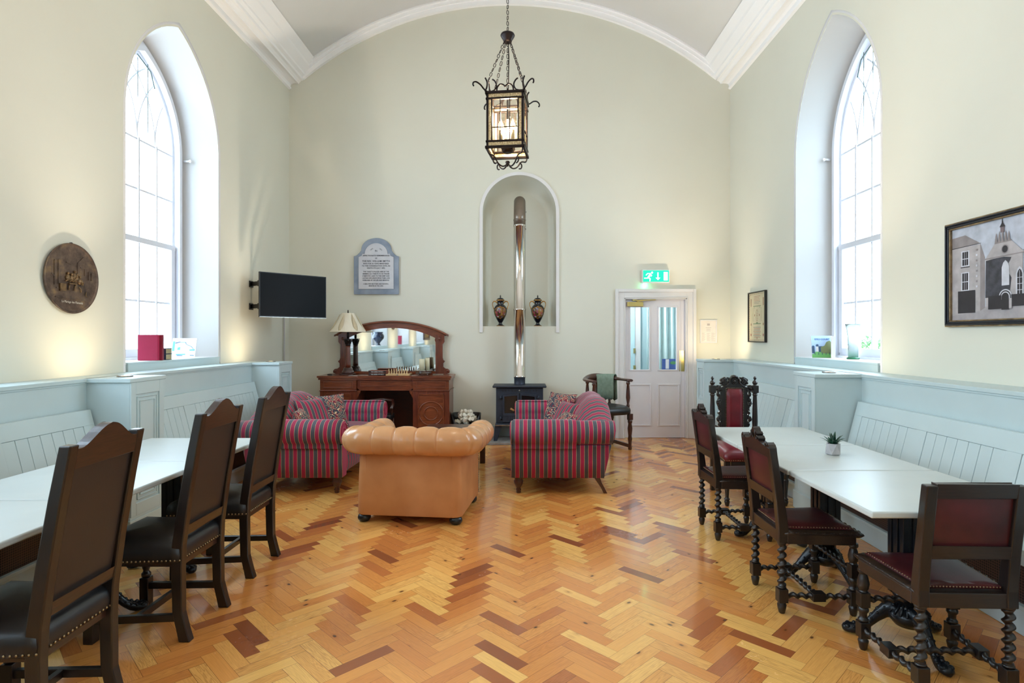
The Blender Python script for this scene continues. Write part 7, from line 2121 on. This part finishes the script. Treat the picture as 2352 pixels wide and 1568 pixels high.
# picture card leaning against the far reveal of the left window
M['blue1'] = flat('print_light_blue', (96, 168, 214)); M['blue2'] = flat('print_ice_blue', (196, 222, 236)); M['blue3'] = flat('print_ink_blue', (40, 66, 120)); M['cream'] = flat('print_cream', (236, 228, 222)); M['pgreen'] = flat('print_grass_green', (120, 190, 110)); M['olive'] = flat('print_olive', (130, 140, 96))
root = thing('winter_print', 'small winter landscape print in blues leaning in the left window corner', 'picture', (-3.545, 5.99, S0), math.radians(8))
Tp = Matrix.Rotation(-0.30, 4, 'X')
b = MB(Tp); W, H = 0.118, 0.212
b.box(-W, W, 0.0, 0.006, 0.0, H)
def pp(m, pts, d=0.0008): b.m = m; b.sheet([(-W + 2 * W * u, H * v) for u, v in pts], lambda x, z: (x, -d, z))
pp(1, [(0.03, 0.03), (0.97, 0.03), (0.97, 0.84), (0.03, 0.84)], 0.0005)
pp(2, [(0.03, 0.35), (0.13, 0.35), (0.12, 0.84), (0.03, 0.84)]); pp(2, [(0.75, 0.36), (0.97, 0.36), (0.97, 0.44), (0.75, 0.42)]); pp(2, [(0.22, 0.13), (0.6, 0.15), (0.6, 0.20), (0.22, 0.19)])
pp(3, [(0.14, 0.72), (0.34, 0.80), (0.33, 0.83), (0.13, 0.77)]); pp(3, [(0.33, 0.80), (0.56, 0.80), (0.6, 0.70), (0.58, 0.70), (0.54, 0.78), (0.33, 0.78)], 0.001); pp(3, [(0.58, 0.70), (0.82, 0.58), (0.92, 0.45), (0.90, 0.45), (0.80, 0.57), (0.58, 0.68)]); pp(3, [(0.8, 0.11), (0.97, 0.10), (0.97, 0.13), (0.8, 0.14)]); pp(3, [(0.25, 0.10), (0.5, 0.10), (0.48, 0.13), (0.27, 0.13)], 0.001)
pp(2, [(0.25, 0.40), (0.36, 0.40), (0.36, 0.55), (0.25, 0.52)], 0.001)
b.build('card', [M['cream'], M['blue2'], M['blue1'], M['blue3']], root)
# right window: two guide books and a frosted green vase
root = thing('guide_book', 'colourful house guide book with EMO COURT on its cover, in the right window corner', 'book', (3.16, 6.04, S0), math.radians(-6))
Tp = Matrix.Rotation(-0.16, 4, 'X')
b = MB(Tp); W, H = 0.108, 0.232
b.box(-W, W, 0.0, 0.008, 0.0, H)
pp(1, [(0, 0), (1, 0), (1, 1), (0, 1)], 0.0004); pp(2, [(0, 0), (1, 0), (1, 0.16), (0, 0.16)]); pp(2, [(0.04, 0.12), (0.96, 0.14), (0.90, 0.26), (0.6, 0.25), (0.4, 0.27), (0.1, 0.26)], 0.001)
pp(4, [(0.42, 0.20), (1, 0.17), (1, 0.62), (0.85, 0.78), (0.7, 0.72), (0.6, 0.55), (0.42, 0.48)], 0.0012); pp(3, [(0.0, 0.2), (0.13, 0.2), (0.13, 0.52), (0.06, 0.56), (0.0, 0.5)], 0.0012); pp(3, [(0.3, 0.25), (0.62, 0.25), (0.62, 0.52), (0.3, 0.52)], 0.001)
pp(5, [(0.19, 0.27), (0.31, 0.27), (0.31, 0.50), (0.19, 0.50)], 0.0016); pp(3, [(0.20, 0.51), (0.30, 0.51), (0.33, 0.58), (0.26, 0.62), (0.19, 0.58)], 0.0016)
for k in range(5): pp(3, [(0.12 + 0.17 * k, 0.13), (0.15 + 0.17 * k, 0.13), (0.145 + 0.17 * k, 0.24), (0.125 + 0.17 * k, 0.24)], 0.0018)
pp(5, [(0.86, 0.04), (0.98, 0.04), (0.98, 0.08), (0.90, 0.09), (0.86, 0.14)], 0.0016)
gb = b.build('cover', [M['cream'], flat('print_pale_sky', (176, 200, 228)), M['pgreen'], flat('print_slate_blue', (62, 88, 118)), M['olive'], M['white']], root)
text('title', 'EMO COURT', 0.026, flat('print_title_blue', (48, 96, 170)), root, Tp @ Matrix.Translation((0.0, -0.0018, 0.186)) @ Matrix.Rotation(PI / 2, 4, 'X'))
root = thing('guide_book', 'plain white-spined book standing beside the colourful guide book', 'book', (3.215, 5.945, S0), math.radians(61.5))
b = MB(); b.box(-0.10, 0.10, -0.020, 0.020, 0.0, 0.225); b.build('cover', M['cream'], root, bevel=0.002)
b = MB(); b.box(-0.1005, -0.099, -0.020, 0.0, 0.0, 0.225); b.build('spine', M['white'], root)
root = thing('glass_vase', 'frosted pale green flared glass vase on the right window sill', 'vase', (3.245, 5.64, S0))
def vase_m():
    m, nt, N, L, bs = nmat('frosted_green_glass')
    v = coords(N, L); s = N.new('ShaderNodeSeparateXYZ'); L.new(v, s.inputs[0])
    L.new(ramp(N, L, mth(N, L, 'MULTIPLY_ADD', noise(N, L, v, 8), 0.05, mth(N, L, 'MULTIPLY', s.outputs[2], 3)), [(0.03, lin((160, 215, 188))), (0.3, lin((244, 252, 249)))]), bs.inputs['Base Color'])
    bs.inputs['Roughness'].default_value = 0.35; bs.inputs['Transmission Weight'].default_value = 0.8; bs.inputs['IOR'].default_value = 1.2
    return m
b = MB(); b.smooth = True
b.lathe([(0.044, 0.012), (0.046, 0.10), (0.050, 0.22), (0.060, 0.30), (0.072, 0.345), (0.069, 0.345), (0.056, 0.30), (0.046, 0.22), (0.040, 0.03), (0.002, 0.02)], (0, 0, 0), 32); b.build('body', vase_m(), root)
b = MB(); b.smooth = True; b.lathe([(0.055, 0.0), (0.060, 0.005), (0.056, 0.014), (0.044, 0.018)], (0, 0, 0), 32); b.build('foot', mat('bottle_green_glass', (40, 120, 80), 0.15, c2=(30, 100, 64)), root)
# blue jar and red books on sills behind the camera, seen in the mirror
root = thing('blue_jar', 'dark blue lidded jar on the left sill behind the camera, seen in the mirror', 'jar', (-3.50, 2.62, S0))
b = MB(); b.smooth = True; b.lathe([(0.07, 0), (0.05, 0.02), (0.035, 0.05), (0.06, 0.09), (0.13, 0.17), (0.14, 0.23), (0.11, 0.29), (0.09, 0.30), (0.115, 0.31), (0.115, 0.33)], (0, 0, 0), 28); b.build('body', mat('blue_glaze', (18, 28, 52), 0.2, c2=(12, 20, 40)), root)
for k in range(4):
    book('book', 'crimson book of a row on the left sill behind the camera, %s in the mirror' % ('first', 'second', 'third', 'fourth')[k], (-3.48, 0.56 - 0.05 * k, S0), 0, 0.17, 0.045, 0.24, red, 'crimson books seen in the mirror')

# ------------------------------------------------------------------ greenery outside the right window
def shrub(x, y, h, r, label, seed):
    root = thing('garden_shrub', label, 'shrub', (x, y, -0.6), 0, 'shrubs outside the right window')
    rr = random.Random(seed)
    b = MB(); b.smooth = False
    for i in range(900):
        a = rr.uniform(0, 2 * PI); ph = math.acos(rr.uniform(-1, 1)); q = r * rr.uniform(0.7, 1.05)
        c = Vector((q * math.sin(ph) * math.cos(a), q * math.sin(ph) * math.sin(a), h + q * 0.9 * math.cos(ph)))
        d = Vector((rr.uniform(-1, 1), rr.uniform(-1, 1), rr.uniform(-1, 1))).normalized(); e = d.orthogonal().normalized(); s_ = rr.uniform(0.03, 0.06)
        k = b.av([c - d * s_, c + e * s_ * 0.4, c + d * s_, c - e * s_ * 0.4]); b.af((k, k + 1, k + 2, k + 3))
    M['leafy'] = M.get('leafy') or mat('shrub_leaf', (70, 120, 44), 0.6, c2=(44, 92, 34), scale=6)  # plain green leaf colour, varied by noise
    b.build('foliage', M['leafy'], root)
    b = MB(); b.cyl((0, 0, 0), (0, 0, h), 0.05, 8); b.build('stem', M['mahogd'], root)
b = MB(); b.box(XR + 0.6, XR + 14, -8, 30, -0.75, -0.60); struct(b.build('ground_outside', mat('pale_gravel', (150, 150, 142), 0.9, scale=30)))
shrub(5.6, 9.2, 1.7, 0.42, 'bright green shrub outside seen through the lower panes of the right window', 1)
shrub(5.1, 8.0, 1.4, 0.35, 'lower green shrub outside, close to the glass of the right window', 2)
